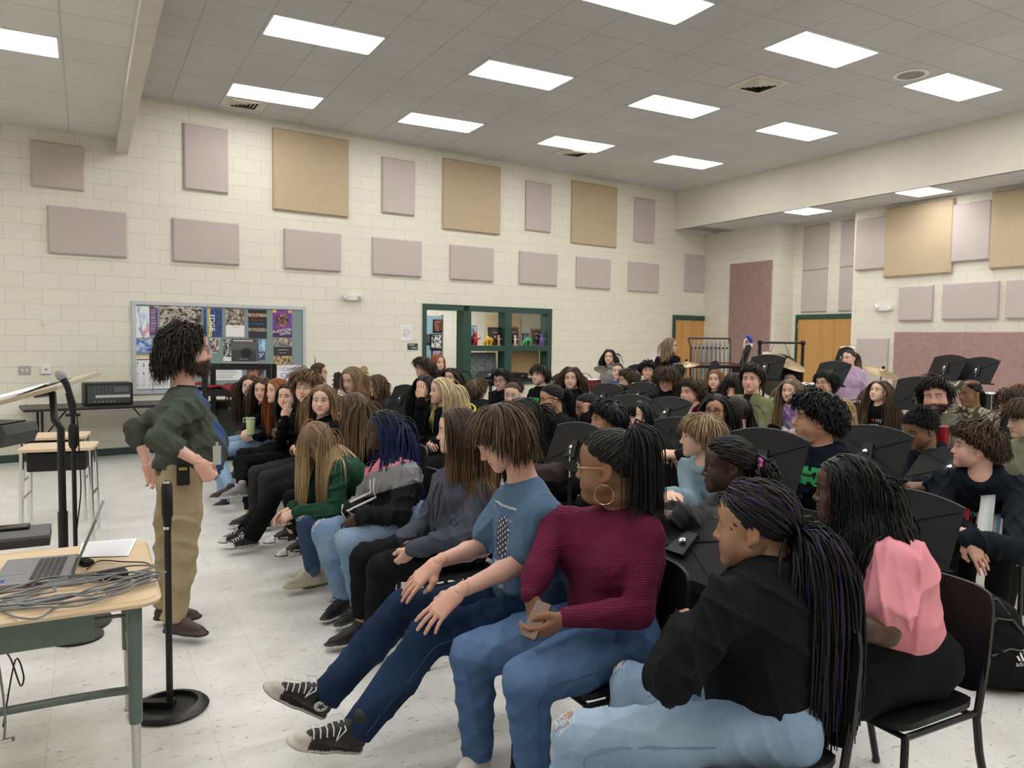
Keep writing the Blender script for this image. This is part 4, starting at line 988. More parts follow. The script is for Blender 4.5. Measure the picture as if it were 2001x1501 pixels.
HS = {   # hair styles; of / os / ob: how far past the hairline the hair reaches in front, at the sides, at the back
 'short': dict(flow='whorl', of=.022, os=.014, ob=.045, vol=.016, grav=.10, messy=.0016),
 'bowl': dict(flow='whorl', of=.050, os=.030, ob=.060, vol=.015, grav=.14, crown=(0, -.045, .10), messy=.0010),
 'fluffy': dict(flow='whorl', of=.032, os=.022, ob=.03, vol=.026, grav=.24, messy=.0022, curl=.004, cfreq=1.1, bias=(.02, 0, 0), wm=1.5),
 'crop': dict(flow='whorl', of=.006, os=.004, ob=.006, cap=.03, vol=.008, grav=.05, messy=.001),
 'curlytop': dict(flow='whorl', of=.030, os=.016, ob=.02, vol=.024, grav=.22, messy=.003, curl=.006, cfreq=1.8, cap=.11, wm=1.5),
 'long': dict(flow='part', len=.50, vol=.014, grav=.42, lv=.10),
 'longback': dict(flow='part', len=.52, vol=.012, grav=.38, back=-.9, lv=.10),
 'bangs': dict(flow='part', len=.42, vol=.015, grav=.42, lv=.10, fringe=.115, fringe_az=38),
 'bob': dict(flow='part', len=.27, vol=.014, grav=.42, lv=.06),
 'shaggy': dict(flow='whorl', of=.075, os=.075, ob=.07, vol=.024, grav=.16, messy=.003, curl=.004, cfreq=1.4, cap=.2),
 'wavy': dict(flow='part', len=.34, vol=.022, grav=.36, lv=.14, curl=.010, cfreq=2.2, messy=.003),
 'curlylong': dict(flow='part', len=.36, vol=.030, grav=.32, lv=.2, curl=.012, cfreq=3.2, messy=.003),
 'pony': dict(flow='back', tie=(0, -.118, .035), tail=.42, taildir=(0, -.7, -.1), vol=.006, tgrav=.55, tspread=.13),
 'bun': dict(flow='back', tie=(0, -.115, .05), tail=.10, taildir=(0, -.6, .1), vol=.006, curl=.02, cfreq=3, tgrav=.1, tspread=.8),
}

# ================================================================ PEOPLE
def ik(S, W, l1, l2, pole):
    S = np.asarray(S, float); W = np.asarray(W, float); v = W - S; d = np.linalg.norm(v); u = v / max(d, 1e-9)
    dd = min(d, (l1 + l2) * .999); a = (l1 * l1 - l2 * l2 + dd * dd) / (2 * dd); hgt = math.sqrt(max(l1 * l1 - a * a, 0))
    p = np.asarray(pole, float); p = p - u * (p @ u); p = unit(p)
    return S + u * a + p * hgt, S + u * dd
def rot_axes(fwd, up=(0, 0, 1), roll=0.0):
    f = unit(fwd); x = unit(np.cross(f, up)); z = np.cross(x, f)
    if roll: x, z = x * math.cos(roll) + z * math.sin(roll), z * math.cos(roll) - x * math.sin(roll)
    return np.stack([x, f, z], 1)
SKIN = {'p': ((.66, .43, .335), (.46, .19, .16)), 'f': ((.62, .385, .285), (.42, .18, .15)), 'r': ((.66, .39, .31), (.45, .17, .15)), 't': ((.46, .26, .165), (.32, .13, .10)), 'b': ((.24, .125, .075), (.21, .080, .065)), 'l': ((.36, .20, .125), (.30, .11, .09)), 'd': ((.085, .042, .029), (.10, .042, .036)), 'k': ((.055, .027, .020), (.085, .035, .030)), 'm': ((.23, .118, .066), (.20, .07, .055))}
HAIRC = {'black': (.008, .0075, .008), 'dark': (.020, .014, .011), 'brown': (.050, .030, .018), 'mid': (.095, .057, .033), 'light': (.19, .12, .065), 'blond': (.36, .245, .12), 'pale': (.56, .45, .28), 'red': (.26, .085, .025), 'auburn': (.17, .072, .028), 'ash': (.17, .125, .08)}
PEOPLE = {}
def look_dir(p, hy, hp=0.0):
    """horizontal direction at an angle from facing the camera (positive: towards picture right)"""
    b = unit(np.array((CO[0] - p[0], CO[1] - p[1], 0.0))); rt = np.array((b[1] * -1, b[0], 0.0)) ; rt = np.array((-b[1], b[0], 0.0))
    a = math.radians(hy); d = b * math.cos(a) + rt * math.sin(a)
    return d * math.cos(math.radians(hp)) + np.array((0, 0, -1)) * math.sin(math.radians(hp))
def folds(kind, seed, base, P, Fw):
    return None
def cloth_cols(V, spec, fr_, seed):
    """spec: rgb or (kind, ...). fr_ = (origin, right, forward, up) of the torso or leg"""
    r = np.random.default_rng(seed); n = len(V)
    if not isinstance(spec[0], str): c = np.tile(np.asarray(spec, float), (n, 1)); return c * (.94 + .12 * hashn((V[:, 0] * 1.7) % 1, (V[:, 2] * 1.3) % 1, 23, 3))[:, None]
    o, R_, Fw, U = fr_; q = V - o; x = q @ R_; y = q @ Fw; z = q @ U
    k = spec[0]
    if k == 'stripe': a, b, p = spec[1:4]; t = ((z + .2 * np.abs(x)) / p) % 1; return np.where((t < .5)[:, None], a, b)
    if k == 'band':                                   # horizontal colour bands: [(z, colour)...] from the top down
        c = np.tile(np.asarray(spec[1][-1][1], float), (n, 1))
        for zz, col in reversed(spec[1]): c[z > zz] = col
        return c * (.92 + .16 * hashn((x * 9) % 1, (z * 40) % 1, 30, 4))[:, None]
    if k == 'camo':
        t = hashn((x * 1.9 + .37) % 1, (z * 2.3 + y) % 1, 26, 7); c = np.tile(np.array((.30, .27, .20)), (n, 1)); c[t > .52] = (.07, .065, .045); c[(t > .3) & (t < .42)] = (.52, .47, .36); return c
    if k == 'denim':                                  # faded along the front of the thigh
        base, fade = np.asarray(spec[1]), np.asarray(spec[2]); t = hashn((V[:, 0] * 3) % 1, (V[:, 1] * 3 + V[:, 2] * 2) % 1, 40, 9)
        t2 = hashn((V[:, 0] * 9) % 1, (V[:, 1] * 9 + V[:, 2] * 9) % 1, 60, 10); w = np.clip(.10 + .10 * t + .16 * t2 + .40 * smooth01(.35, .95, 1 - np.minimum(np.abs(z + .02) / .16, 1)) * smooth01(.05, .40, y), 0, 1); return lerp(base, fade, w)
    if k == 'tie':
        t = hashn((x * 2) % 1, (z * 2) % 1, 11, 5); c = lerp((.62, .60, .68), (.30, .16, .46), np.clip((t - .35) * 3, 0, 1)); c[np.abs(x) > .10] = (.70, .70, .72); return c
    if k == 'open':                                   # open jacket over a shirt
        c = np.tile(np.asarray(spec[1], float), (n, 1)); w = spec[3] if len(spec) > 3 else .06; c[(np.abs(x) < w) & (y > .02)] = spec[2]; return c
    if k == 'argyle':
        c = np.tile(np.asarray(spec[1], float), (n, 1)); m = (y > .045) & (x < .0 + .12)
        ph = x / .13; pv = z / .22; dmd = np.abs(((ph + .5) % 1) - .5) * 2 + np.abs(((pv + .5) % 1) - .5) * 2; c[(y > .03) & (np.abs(x) < .135) & (dmd < .9)] = spec[2]; return c
    return np.tile(np.asarray(spec[1], float), (n, 1))

def person(pid, label, hx, ht, d, hy=0, hp=0, hr=0, face=180, sk='p', hair=('short', 'brown'), top='sweat', tc=(.01, .01, .012), legs=(.012, .012, .013), fem=0, s=1.0, w=1.0, fat=0.2, eyes=1.0, beard=0, glasses=None,
           hands='lap', feet='floor', shoes=((.02, .02, .02), (.6, .6, .6)), J=None, lod=None, stand=False, chair=True, lean=None, nose=1.0, lip=1.0, jaw=1.0, mouth=0, sleeve='long', legw=1.0, seed=None, gaze=(0, 1, 0), hood=False, hpose=('relax', 'relax'), ankle=False, twist=0, group=None, hdir=None, hs=1.0, hairkw=None, bust=None, belly=0.0, collar=True, laces=None, cropz=0.0):
    """one seated or standing person; (hx, ht) is the photo pixel of the top of the head and d its depth"""
    seed = seed if seed is not None else sum(map(ord, pid)) * 7 + 3
    r = np.random.default_rng(seed)
    lod = lod if lod is not None else (0 if d < 4.2 else 1 if d < 7.5 else 2)
    J = dict(J or {})
    top_pt = at(hx, ht, d); skin, lipc = SKIN[sk]
    hf = look_dir(top_pt, hy, hp); HR = rot_axes(hf, roll=math.radians(hr)); hsc = s * hs
    hup = HR[:, 2]
    Hc = top_pt - hup * (.122 * hsc) if hp < 25 else top_pt - (hup * .110 + HR[:, 1] * -.04) * hsc
    f0 = math.radians(face); Fw = np.array((math.cos(f0), math.sin(f0), 0.0)); Rt = np.cross(Fw, (0, 0, 1.0))
    Nk = J.get('neck', None)
    if Nk is None: Nk = Hc + HR[:, 1] * (-.035 * hsc) + (hup * .55 + np.array((0, 0, .45))) * (-.175 * hsc)
    Nk = np.asarray(Nk, float)
    # torso
    Lt = .50 * s
    if stand: P = np.array((Nk[0], Nk[1], Nk[2] - Lt)) + Fw * (lean or 0)
    else:
        pz = .555; vert = Nk[2] - pz
        a = math.acos(min(1, vert / Lt)) if vert < Lt else 0.0
        a = min(a, 1.15) if lean is None else lean
        P = Nk - (Fw * math.sin(a) + np.array((0, 0, 1)) * math.cos(a)) * (vert / max(math.cos(a), .35)); P[2] = pz
    if 'pelvis' in J: P = np.asarray(J['pelvis'], float)
    U = unit(Nk - P); Lt = np.linalg.norm(Nk - P)
    Rp = unit(np.cross(Fw, U)); Fp = np.cross(U, Rp)
    tw = math.radians(twist); Rs = Rp * math.cos(tw) + Fp * math.sin(tw); Fs = np.cross(U, Rs)      # shoulder line
    sw = (.172 - .018 * fem) * s * (.85 + .15 * w)
    Sh = {}
    for e, nm in ((1, 'R'), (-1, 'L')): Sh[nm] = J.get('sh' + nm, Nk + Rs * (e * sw) - U * (.066 * s))
    Hp = {nm: P + Rp * (e * .088 * s * (.7 + .3 * w)) for e, nm in ((1, 'R'), (-1, 'L'))}
    la, lf, lt, lc = .285 * s, .255 * s, .435 * s, .42 * s
    Kn, An, To = {}, {}, {}
    for e, nm in ((1, 'R'), (-1, 'L')):
        if stand: kn = P + Rp * (e * .09) * s + np.array((0, 0, -.44)) * s * (P[2] / .93); an = np.array((P[0], P[1], .085)) + Rp * (e * .085); to = an + Fw * .16 * s - np.array((0, 0, .055))
        else:
            spl = (.02 + .06 * r.random()) * e * (1 if fem < .5 else .5); kn = Hp[nm] + (Fw * .99 + Rp * spl * 1.6) * lt; kn[2] = .50 * (.5 + .5 * s) ; an = kn + Fw * (-.06 + .16 * r.random()) * s; an = np.array((an[0], an[1], .095)); to = an + Fw * .16 * s + Rp * (e * .03); to[2] = .03
        if 'kn' + nm in J: kn = np.asarray(J['kn' + nm], float)
        if 'an' + nm in J: an = np.asarray(J['an' + nm], float)
        elif 'kn' + nm in J and not stand: an = np.array((kn[0], kn[1], .095)) + Fw * .02
        if 'to' + nm in J: to = np.asarray(J['to' + nm], float)
        elif not stand: to = an + Fw * .15 * s + np.array((0, 0, -.06))
        Kn[nm], An[nm], To[nm] = kn, an, to
    El, Wr = {}, {}
    for e, nm in ((1, 'R'), (-1, 'L')):
        pole = -Fw * .5 + Rp * (e * .55) - np.array((0, 0, .8))
        if stand: tgt = Sh[nm] + np.array((0, 0, -.52)) * s + Fs * .06 + Rs * (e * .05)
        elif hands == 'knee': tgt = Hp[nm] * .35 + Kn[nm] * .65 + np.array((0, 0, .115)) + Rp * (e * .01)
        elif hands == 'cross': tgt = P + Fp * (.21 + .05 * belly) + Rp * (-e * .11) + U * (.20 * s); pole = Rp * (e * .8) - U * .6
        else: tgt = P + Fw * (.30 + .04 * r.random()) * s + Rp * (e * .045) + np.array((0, 0, .145))
        if 'wr' + nm in J: tgt = np.asarray(J['wr' + nm], float)
        if 'el' + nm in J: El[nm] = np.asarray(J['el' + nm], float); Wr[nm] = tgt
        else: El[nm], Wr[nm] = ik(Sh[nm], tgt, la, lf, J.get('pole' + nm, pole))
    hcl = {0: .0062, 1: .0105, 2: .015}[lod]
    base = np.array((P[0], P[1], 0.0))
    root_name = 'person'
    # ---- skin: one mesh of body, head, eyes and hands
    b = SDF(); ft = lambda q: (Fp, q)
    ff = ft(.72)
    b.cone(P + U * .02, P + U * (Lt * .55), .115 * w, .108 * w, .05, ff); b.cone(P + U * (Lt * .55), Nk - U * .09, .112 * w, .08 * w, .05, ff)
    nb = Hc + HR @ np.array((0, -.020, -.064)) * hsc; b.cone(Hc + HR @ np.array((0, -.046, -.022)) * hsc, Nk - Fs * .012, .044 * hsc, .046 * s, .03)
    nr = (.050 - .006 * fem + .006 * fat) * s
    b.chain([Nk - U * .035, Nk + U * .0, nb], [nr * 1.02, nr * .98, nr * .94], .03)
    b.chain([Sh['R'], Nk - U * .02, Sh['L']], [.040 * s, .050 * s, .040 * s], .04)
    aw = .85 + .35 * (w - 1) * 1.2 + .15 * w - .06 * fem
    for nm in 'RL':
        b.chain([Sh[nm], El[nm]], [.047 * s * aw, .038 * s * aw], .02); b.chain([El[nm], El[nm] * .65 + Wr[nm] * .35, Wr[nm]], [.036 * s * aw, .034 * s * aw, .0245 * s * (.8 + .2 * aw)], .02)
        lw_ = .9 * (legw[0] if isinstance(legw, tuple) else legw)
        b.chain([Hp[nm], Kn[nm], Kn[nm] * .6 + An[nm] * .4, An[nm]], [.068 * lw_, .046 * lw_, .044 * lw_, .032], .03)
        b.cone(An[nm], An[nm] * .85 + To[nm] * .15 - np.array((0, 0, .02)), .029, .018, .02)
    bh = {0: .009, 1: .013, 2: .017}[lod]
    V, F = b.mesh(bh); VV = [V]; FF = [F]; CC = [np.tile(np.asarray(skin), (len(V), 1))]; MI = [np.zeros(len(F), int)]; nV = len(V)
    key = (jaw, fat, nose, lip, fem, eyes, mouth); hv, hfc = head_tpl(key, {0: .0030, 1: .0042, 2: .0055}[lod])
    hb = tuple(c * .8 for c in HAIRC[hair[1]]) if isinstance(hair[1], str) else hair[1]
    browc = tuple(min(c, s_ * .45) for c, s_ in zip(hb, skin))
    bc = head_colours(hv, skin, browc, lipc, beard, J.get('beardc', browc), seed)
    VV.append(Hc + (hv * hsc) @ HR.T); FF.append(hfc + nV); CC.append(bc); MI.append(np.zeros(len(hfc), int)); nV += len(hv)
    if eyes > 0:
        iris = (.05, .028, .014) if skin[0] < .5 or r.random() < .5 else (.13, .16, .19)
        for e in (-1, 1):
            ev, ef, ec = eyeball(e * .0325, gaze, iris, 14 if lod == 0 else 10); VV.append(Hc + (ev * hsc) @ HR.T); FF.append(ef + nV); CC.append(ec); MI.append(np.ones(len(ef), int)); nV += len(ev)
    hh = {0: .0028, 1: .0038, 2: .0055}[lod]
    for e, nm, ps in ((1, 'R', hpose[0]), (-1, 'L', hpose[1])):
        tv, tf = hand_tpl(ps, hh); tv = tv.copy(); tf2 = tf
        if nm == 'L': tv[:, 0] *= -1; tf2 = tf[:, ::-1]
        fd = unit(Wr[nm] - El[nm])
        if hdir and nm in hdir: fd = unit(hdir[nm][0]); bk = np.asarray(hdir[nm][1], float)
        else:
            if hands == 'lap' and not stand: fd = unit(fd * .6 + Rp * (-e * .8) + np.array((0, 0, -.25))); bk = np.array((0, 0, 1.0)) + Fw * .6
            elif stand: bk = Rs * e
            else: bk = np.array((0, 0, 1.0)) + Fw * .3
            if not stand and hands in ('lap', 'knee') and fd[2] < -.25: fd[2] = -.25; fd = unit(fd)
        bk = bk - fd * (bk @ fd); bk = unit(bk); xx = np.cross(fd, bk); HM = np.stack([xx, fd, bk], 1)
        VV.append(Wr[nm] + fd * .012 + (tv * (s * (1.02 - .07 * fem))) @ HM.T); FF.append(tf2 + nV); CC.append(np.tile(np.asarray(skin) * (1.0, .95, .93), (len(tv), 1))); MI.append(np.zeros(len(tf), int)); nV += len(tv)
    me = raw_mesh('person', np.concatenate(VV) - base, FF, np.concatenate(CC), True, np.concatenate(MI))
    root = link_mesh(root_name, me, [M['skin'], M['eye']], loc=base); tag(root, label, 'person', group)
    inf = dict(root=root, base=base, P=P, U=U, Rp=Rp, Fp=Fp, Nk=Nk, Hc=Hc, HR=HR, Kn=Kn, An=An, To=To, Wr=Wr, El=El, Sh=Sh, Hp=Hp, Lt=Lt, hsc=hsc, s=s, Fw=Fw, Fs=Fs, Rs=Rs, hcl=hcl)
    # ---- top
    t = SDF(); lo = {'tee': .010, 'sweat': .016, 'tight': .004, 'jacket': .020}[top]
    kb = .05
    t.cone(P + U * (-.03 + .04 * max(w - 1.15, 0) / .2 if not stand else -.02) + Fp * .005, P + U * (Lt * .30) + Fp * (.012 + .05 * belly), (.118 + .02 * belly) * w + lo, (.122 + .035 * belly) * w + lo, kb, ft(.82 + .12 * belly))
    t.cone(P + U * (Lt * .30) + Fp * (.012 + .05 * belly), P + U * (Lt * .66), (.120 + .03 * belly) * w + lo, .128 * w * (1 - .05 * fem) + lo, kb, ft(.78 + .1 * belly))
    t.cone(P + U * (Lt * .66) - Rs * .05 * s, P + U * (Lt * .66) + Rs * .05 * s, .115 * w + lo, .115 * w + lo, kb, (Fs, .82))
    t.cone(P + U * (Lt * .60) + Fs * .008, Nk - U * .085 - Fs * .004, .124 * w + lo, (.092 + lo) * (.5 + .5 * w), .05, (Fs, .74))
    for nm in 'RL': t.cone(P + U * (Lt * .62) + Rs * (.035 if nm == 'R' else -.035), Sh[nm] - U * .035 - Rs * (.028 if nm == 'R' else -.028), .10 * w + lo * .5, .062 * s * (.6 + .4 * w) + lo * .4, .06, (Fs, .82))
    t.chain([Sh['R'], Nk - U * .035, Sh['L']], [(.046 + lo * .5) * s, (.060 + lo * .4) * s, (.046 + lo * .5) * s], .055)
    bu = (.55 * fem if bust is None else bust)
    if bu > 0:
        for e in (-1, 1): t.ell(P + U * (Lt * .63) + Rs * (e * .072 * w) + Fs * (.068 + .03 * (w - 1)), (.052 + .022 * bu) * (.6 + .4 * w) + lo * .3, .05)
    for nm in 'RL':
        ra = (.052 * aw + lo * .7) * s; rb = (.044 * aw + lo * .8) * s; rc = (.031 * (.8 + .2 * aw) + lo * .55) * s
        if sleeve == 'long':
            mid = El[nm] * .62 + Wr[nm] * .38; t.chain([Sh[nm], El[nm]], [ra, rb], .028); t.chain([El[nm], mid, Wr[nm]], [rb, (rb + rc) / 2 + .004, rc + .002], .02)
            if top in ('sweat', 'jacket'):
                dv = unit(Wr[nm] - El[nm]); t.cone(Wr[nm] - dv * .055, Wr[nm] - dv * .03, rc + .010, rc + .007, .012)
        elif sleeve == 'elbow': t.chain([Sh[nm], El[nm], El[nm] * .62 + Wr[nm] * .38], [ra, rb - .004, rb - .006], .02)
        else: t.chain([Sh[nm], Sh[nm] * .25 + El[nm] * .75], [ra - .002, rb + .016], .03)
    if hood:
        hb_ = Nk - Fs * .062 - U * .01
        pts = [Nk + Rs * (.060 * s) + Fs * .075 - U * .062, Nk + Rs * (.098 * s) - Fs * .012 + U * .002, hb_ + Rs * (.06 * s) + U * .012, hb_ - U * .012, hb_ - Rs * (.06 * s) + U * .012, Nk - Rs * (.098 * s) - Fs * .012 + U * .002, Nk - Rs * (.060 * s) + Fs * .075 - U * .062]
        t.chain(pts, [.017, .026, .034, .045, .034, .026, .017], .022)
    if collar:
        ring = [Nk + U * (.012 + .010 * math.cos(a)) - U * (.030 if top == 'tee' else .012) * (math.cos(a) > .2) * math.cos(a) + (Rs * math.sin(a) * 1.16 + Fs * math.cos(a)) * nr * 1.18 for a in np.linspace(0, 2 * PI, 13)]
        t.chain(ring, [.0095 if not hood else .016] * 13, .008 if not hood else .02)
    amp = {'tee': .0120, 'sweat': .0135, 'tight': .0045, 'jacket': .0150}[top]
    wr_ = wrinkle(amp, seed, 40 if top != 'tight' else 44); t.disp = lambda Q: wr_(Q) * smooth01(.06, .17, np.linalg.norm(Q - Nk, axis=1))
    hc_ = (lambda X, Y, Z: np.where((X - P[0]) ** 2 + (Y - P[1]) ** 2 < .19 ** 2, -((X - P[0]) * U[0] + (Y - P[1]) * U[1] + (Z - P[2]) * U[2]) + .018, -1.0)) if stand else None
    V, F = t.mesh(hcl, hc_)
    tcol = cloth_cols(V, tc, (P, Rs, Fs, U), seed)
    o = link_mesh({'tee': 't_shirt', 'sweat': 'hoodie' if hood else 'sweatshirt', 'tight': 'knit_top', 'jacket': 'jacket'}[top], raw_mesh('top', V - base, [F], tcol), M['rib' if top == 'tight' else 'cloth'], root)
    inf['top'] = o; inf['topV'] = V; inf['topF'] = F
    # ---- trousers
    g = SDF(); lo = .006
    g.cone(P + U * (.05 if not stand else .06), P - U * .02, (.112 if not stand else .104) * w, (.122 if not stand else .112) * w, .05, ft(.84))
    q_ = .098 if not stand else .084; g.cone(Hp['R'] - Fp * .02 - U * (0 if not stand else .05), Hp['L'] - Fp * .02 - U * (0 if not stand else .05), q_ * (.5 + .5 * w), q_ * (.5 + .5 * w), .05)
    wid = legw
    for nm in 'RL':
        k_, a_ = Kn[nm], An[nm]; ae = a_ + unit(k_ - a_) * (.015 if not ankle else .075)
        mid = k_ * .62 + a_ * .38
        wk = (wid if not isinstance(wid, tuple) else wid[0]); wa_ = (wid if not isinstance(wid, tuple) else wid[1])
        g.chain([Hp[nm], Hp[nm] * .45 + k_ * .55], [.092 * (.55 + .45 * w) * (.6 + .4 * wk), .080 * (.5 + .5 * w) * wk], .03); g.chain([Hp[nm] * .45 + k_ * .55, k_], [.080 * (.5 + .5 * w) * wk, .064 * (.6 + .4 * w) * wk], .02)
        g.chain([k_, mid], [.064 * (.6 + .4 * w) * wk, .061 * (.6 + .4 * w) * wk * .5 + .055 * wa_ * .5], .02); g.chain([mid, ae], [.061 * (.6 + .4 * w) * wk * .5 + .055 * wa_ * .5, .048 * wa_], .015)
    g.disp = wrinkle(J.get('lamp', .0055), seed + 5, 42)
    def hemclip(X, Y, Z):                                          # square trouser hems
        out = None
        for nm in 'RL':
            k_, a_ = Kn[nm], An[nm]; dv = unit(a_ - k_); ae = a_ - dv * (.008 if not ankle else .07)
            dist = (X - ae[0]) * dv[0] + (Y - ae[1]) * dv[1] + (Z - ae[2]) * dv[2]; near = np.sqrt((X - a_[0]) ** 2 + (Y - a_[1]) ** 2 + (Z - a_[2]) ** 2) - .16
            v = np.where(near < 0, dist, -.05); out = v if out is None else np.maximum(out, v)
        return out
    V, F = g.mesh(hcl if lod else .008, hemclip)
    lcol = cloth_cols(V, legs, (P, Rp, Fp, U), seed + 1)
    o = link_mesh('jeans' if isinstance(legs[0], str) and legs[0] == 'denim' else 'trousers', raw_mesh('legs', V - base, [F], lcol), M['cloth'], root); inf['legs'] = o; inf['legV'] = V; inf['legF'] = F
    # ---- shoes
    for nm in 'RL':
        a_, t_ = An[nm], To[nm]; fd = t_ - a_; fd = unit(fd - np.array((0, 0, 0.0))); 
        s0_ = s; s = s0_ * J.get('ss', 1.0); fl = J.get('sole' + nm); up_ = np.array((0, 0, 1.0)) if fl is None else unit(fl)
        fd = unit(fd - up_ * (fd @ up_)); sd = np.cross(fd, up_); hl = a_ - up_ * (.068 * s)
        k = SDF(); sl = lambda f_, u_, s_=0, s=s: hl + fd * f_ * s + up_ * u_ * s + sd * s_ * s
        k.cone(sl(-.028, .012), sl(.145, .012), .037, .040, .02, (up_, .36)); k.cone(sl(.08, .012), sl(.172, .014), .041, .030, .02, (up_, .40))
        hi_ = 'high' in shoes[2:]; k.cone(sl(-.022, .040), sl(.06, .050), .035, .037, .02); k.cone(sl(.03, .062), sl(.155, .027), .036, .027, .025, (up_, .95)); k.cone(sl(-.006, .05), sl(.006, .098 if not hi_ else .135), .037, .039 if not hi_ else .042, .018); k.cone(sl(.01, .10), sl(.06, .07), .03, .028, .03) if hi_ else None
        V, F = k.mesh({0: .0048, 1: .007, 2: .011}[lod]); q = V - hl; z_ = q @ up_ / s; x_ = q @ fd / s
        cl = np.tile(np.asarray(shoes[0], float), (len(V), 1)); cl[z_ < .018] = shoes[1]
        if 'high' in shoes[2:] or 'toe' in shoes[2:]: cl[(x_ > .135) & (z_ < .05)] = shoes[1]; cl[(z_ < .012) & (z_ > .008)] = shoes[0]
        if 'panda' in shoes[2:]: y_ = q @ sd / s; cl[(x_ > .03) & (x_ < .12) & (z_ < .055) & (z_ > .02)] = shoes[1]; cl[(x_ > .125) & (z_ > .026)] = shoes[1]; cl[(np.abs(z_ - .038 - (x_ - .03) * .15) < .006) & (x_ > .0) & (x_ < .10)] = shoes[0]
        o = link_mesh('shoe', raw_mesh('shoe', V - base, [F], cl), M['shoe'], root); inf['shoe' + nm] = (o, hl, fd, up_, sd); sshoe = s; s = s0_
        if laces is not None and lod < 2:
            mb = MB()
            for q_ in range(5):
                x0 = .060 + q_ * .018; z0 = .101 - (x0 - .03) * .35
                mb.tube([sl(x0, z0 - .012, -.024), sl(x0 + .004, z0 + .002, -.010), sl(x0 + .006, z0 + .002, .010), sl(x0 + .01, z0 - .012, .024)], .0028, 5)
            mb.tube([sl(.052, .098, .004), sl(.058, .108, .03), sl(.078, .080, .046), sl(.060, .094, .006)], .0028, 5); mb.tube([sl(.052, .098, -.004), sl(.058, .108, -.03), sl(.078, .080, -.046), sl(.060, .094, -.006)], .0028, 5)
            l_ = mb.build('laces', flat(laces), o, True); l_.location = -base
    # ---- hair
    if hair[0] is not None:
        kw = dict(HS[hair[0]]); kw.update(hairkw or {}); hc = HAIRC[hair[1]] if isinstance(hair[1], str) else hair[1]
        cold = [(nb, Nk - U * .03, nr * 1.05), (Sh['R'] + U * .0, Sh['L'] + U * .0, (.058 + lo) * s), (Nk - U * .02, P + U * .05, (.125 * w + .012) * (.80 if True else 1))] + [(Sh[nm], El[nm], (.056 * aw + .012) * s) for nm in 'RL']
        if hood: cold.append((Nk - Fs * .05 + Rs * .06, Nk - Fs * .05 - Rs * .06, .05))
        V, F, cv = hair_mesh(hair[0], hc, HR, Hc, cold, seed + 2, lod, hsc, **kw)
        inf['hair'] = link_mesh('hair', raw_mesh('hair', V - base, [F], cv), M['hair'], root)
    if beard > 0 and lod < 2:
        kk = np.nonzero(LASTB > .55)[0]; kk = kk[r.permutation(len(kk))[:{0: 900, 1: 420}[lod]]]; bl = J.get('blen', .014); v0 = hv[kk]; nn = v0 - np.array((0, .012, -.055)); nn /= np.linalg.norm(nn, axis=1)[:, None]; dv = nn * .55 + np.array((0, .15, -.8)) + r.normal(size=nn.shape) * .3; dv /= np.linalg.norm(dv, axis=1)[:, None]
        ln_ = bl * (.6 + .7 * r.random((len(kk), 1))); PP = np.stack([v0 - nn * .001, v0 + nn * .003 + dv * ln_ * .4, v0 + nn * .003 + dv * ln_], 1); WW = np.tile(np.array((.0016, .0018, .0006)) * (1 if lod == 0 else 1.6), (len(kk), 1))
        V, F, idx = tubes(Hc + (PP.reshape(-1, 3) * hsc @ HR.T).reshape(PP.shape), WW, 4, .6); cb_ = np.asarray(J.get('beardc', browc)) * (.5 + 1.3 * r.random((len(kk), 1))); link_mesh('beard', raw_mesh('beard', V - base, [F], np.repeat(cb_, idx.shape[1] * idx.shape[2], 0)), M['hair'], root)
    # ---- glasses
    if glasses is not None:
        rgb, shp, th = glasses; mb = MB(); n_ = 20
        def hl_(p): return Hc + HR @ (np.asarray(p, float) * hsc)
        for e in (-1, 1):
            ring = []
            for k in range(n_ + 1):
                a = 2 * PI * k / n_; ca, sa = math.cos(a), math.sin(a)
                if shp == 'rect': ca = math.copysign(abs(ca) ** .6, ca); sa = math.copysign(abs(sa) ** .6, sa)
                xx = .0325 + ca * .0235; ring.append(hl_((e * xx, .0985 - .9 * max(xx - .03, 0) ** 1.2, -.0145 + sa * (.0185 if shp != 'rect' else .0155))))
            mb.tube(ring, th * hsc, 5, False); mb.tube([hl_((e * .0565, .092, -.008)), hl_((e * .074, .070, -.006)), hl_((e * .082, .00, -.004)), hl_((e * .080, -.024, -.018))], th * hsc, 5)
        mb.tube([hl_((-.0095, .0995, -.011)), hl_((0, .103, -.009)), hl_((.0095, .0995, -.011))], th * hsc, 5)
        gm = flat(rgb, .3); o = mb.build('glasses', gm, root, True); o.location = -base
        inf['glasses'] = o
    if chair and not stand: inf['chair'] = place_chair(P, Fw, label)
    PEOPLE[pid] = inf
    return inf

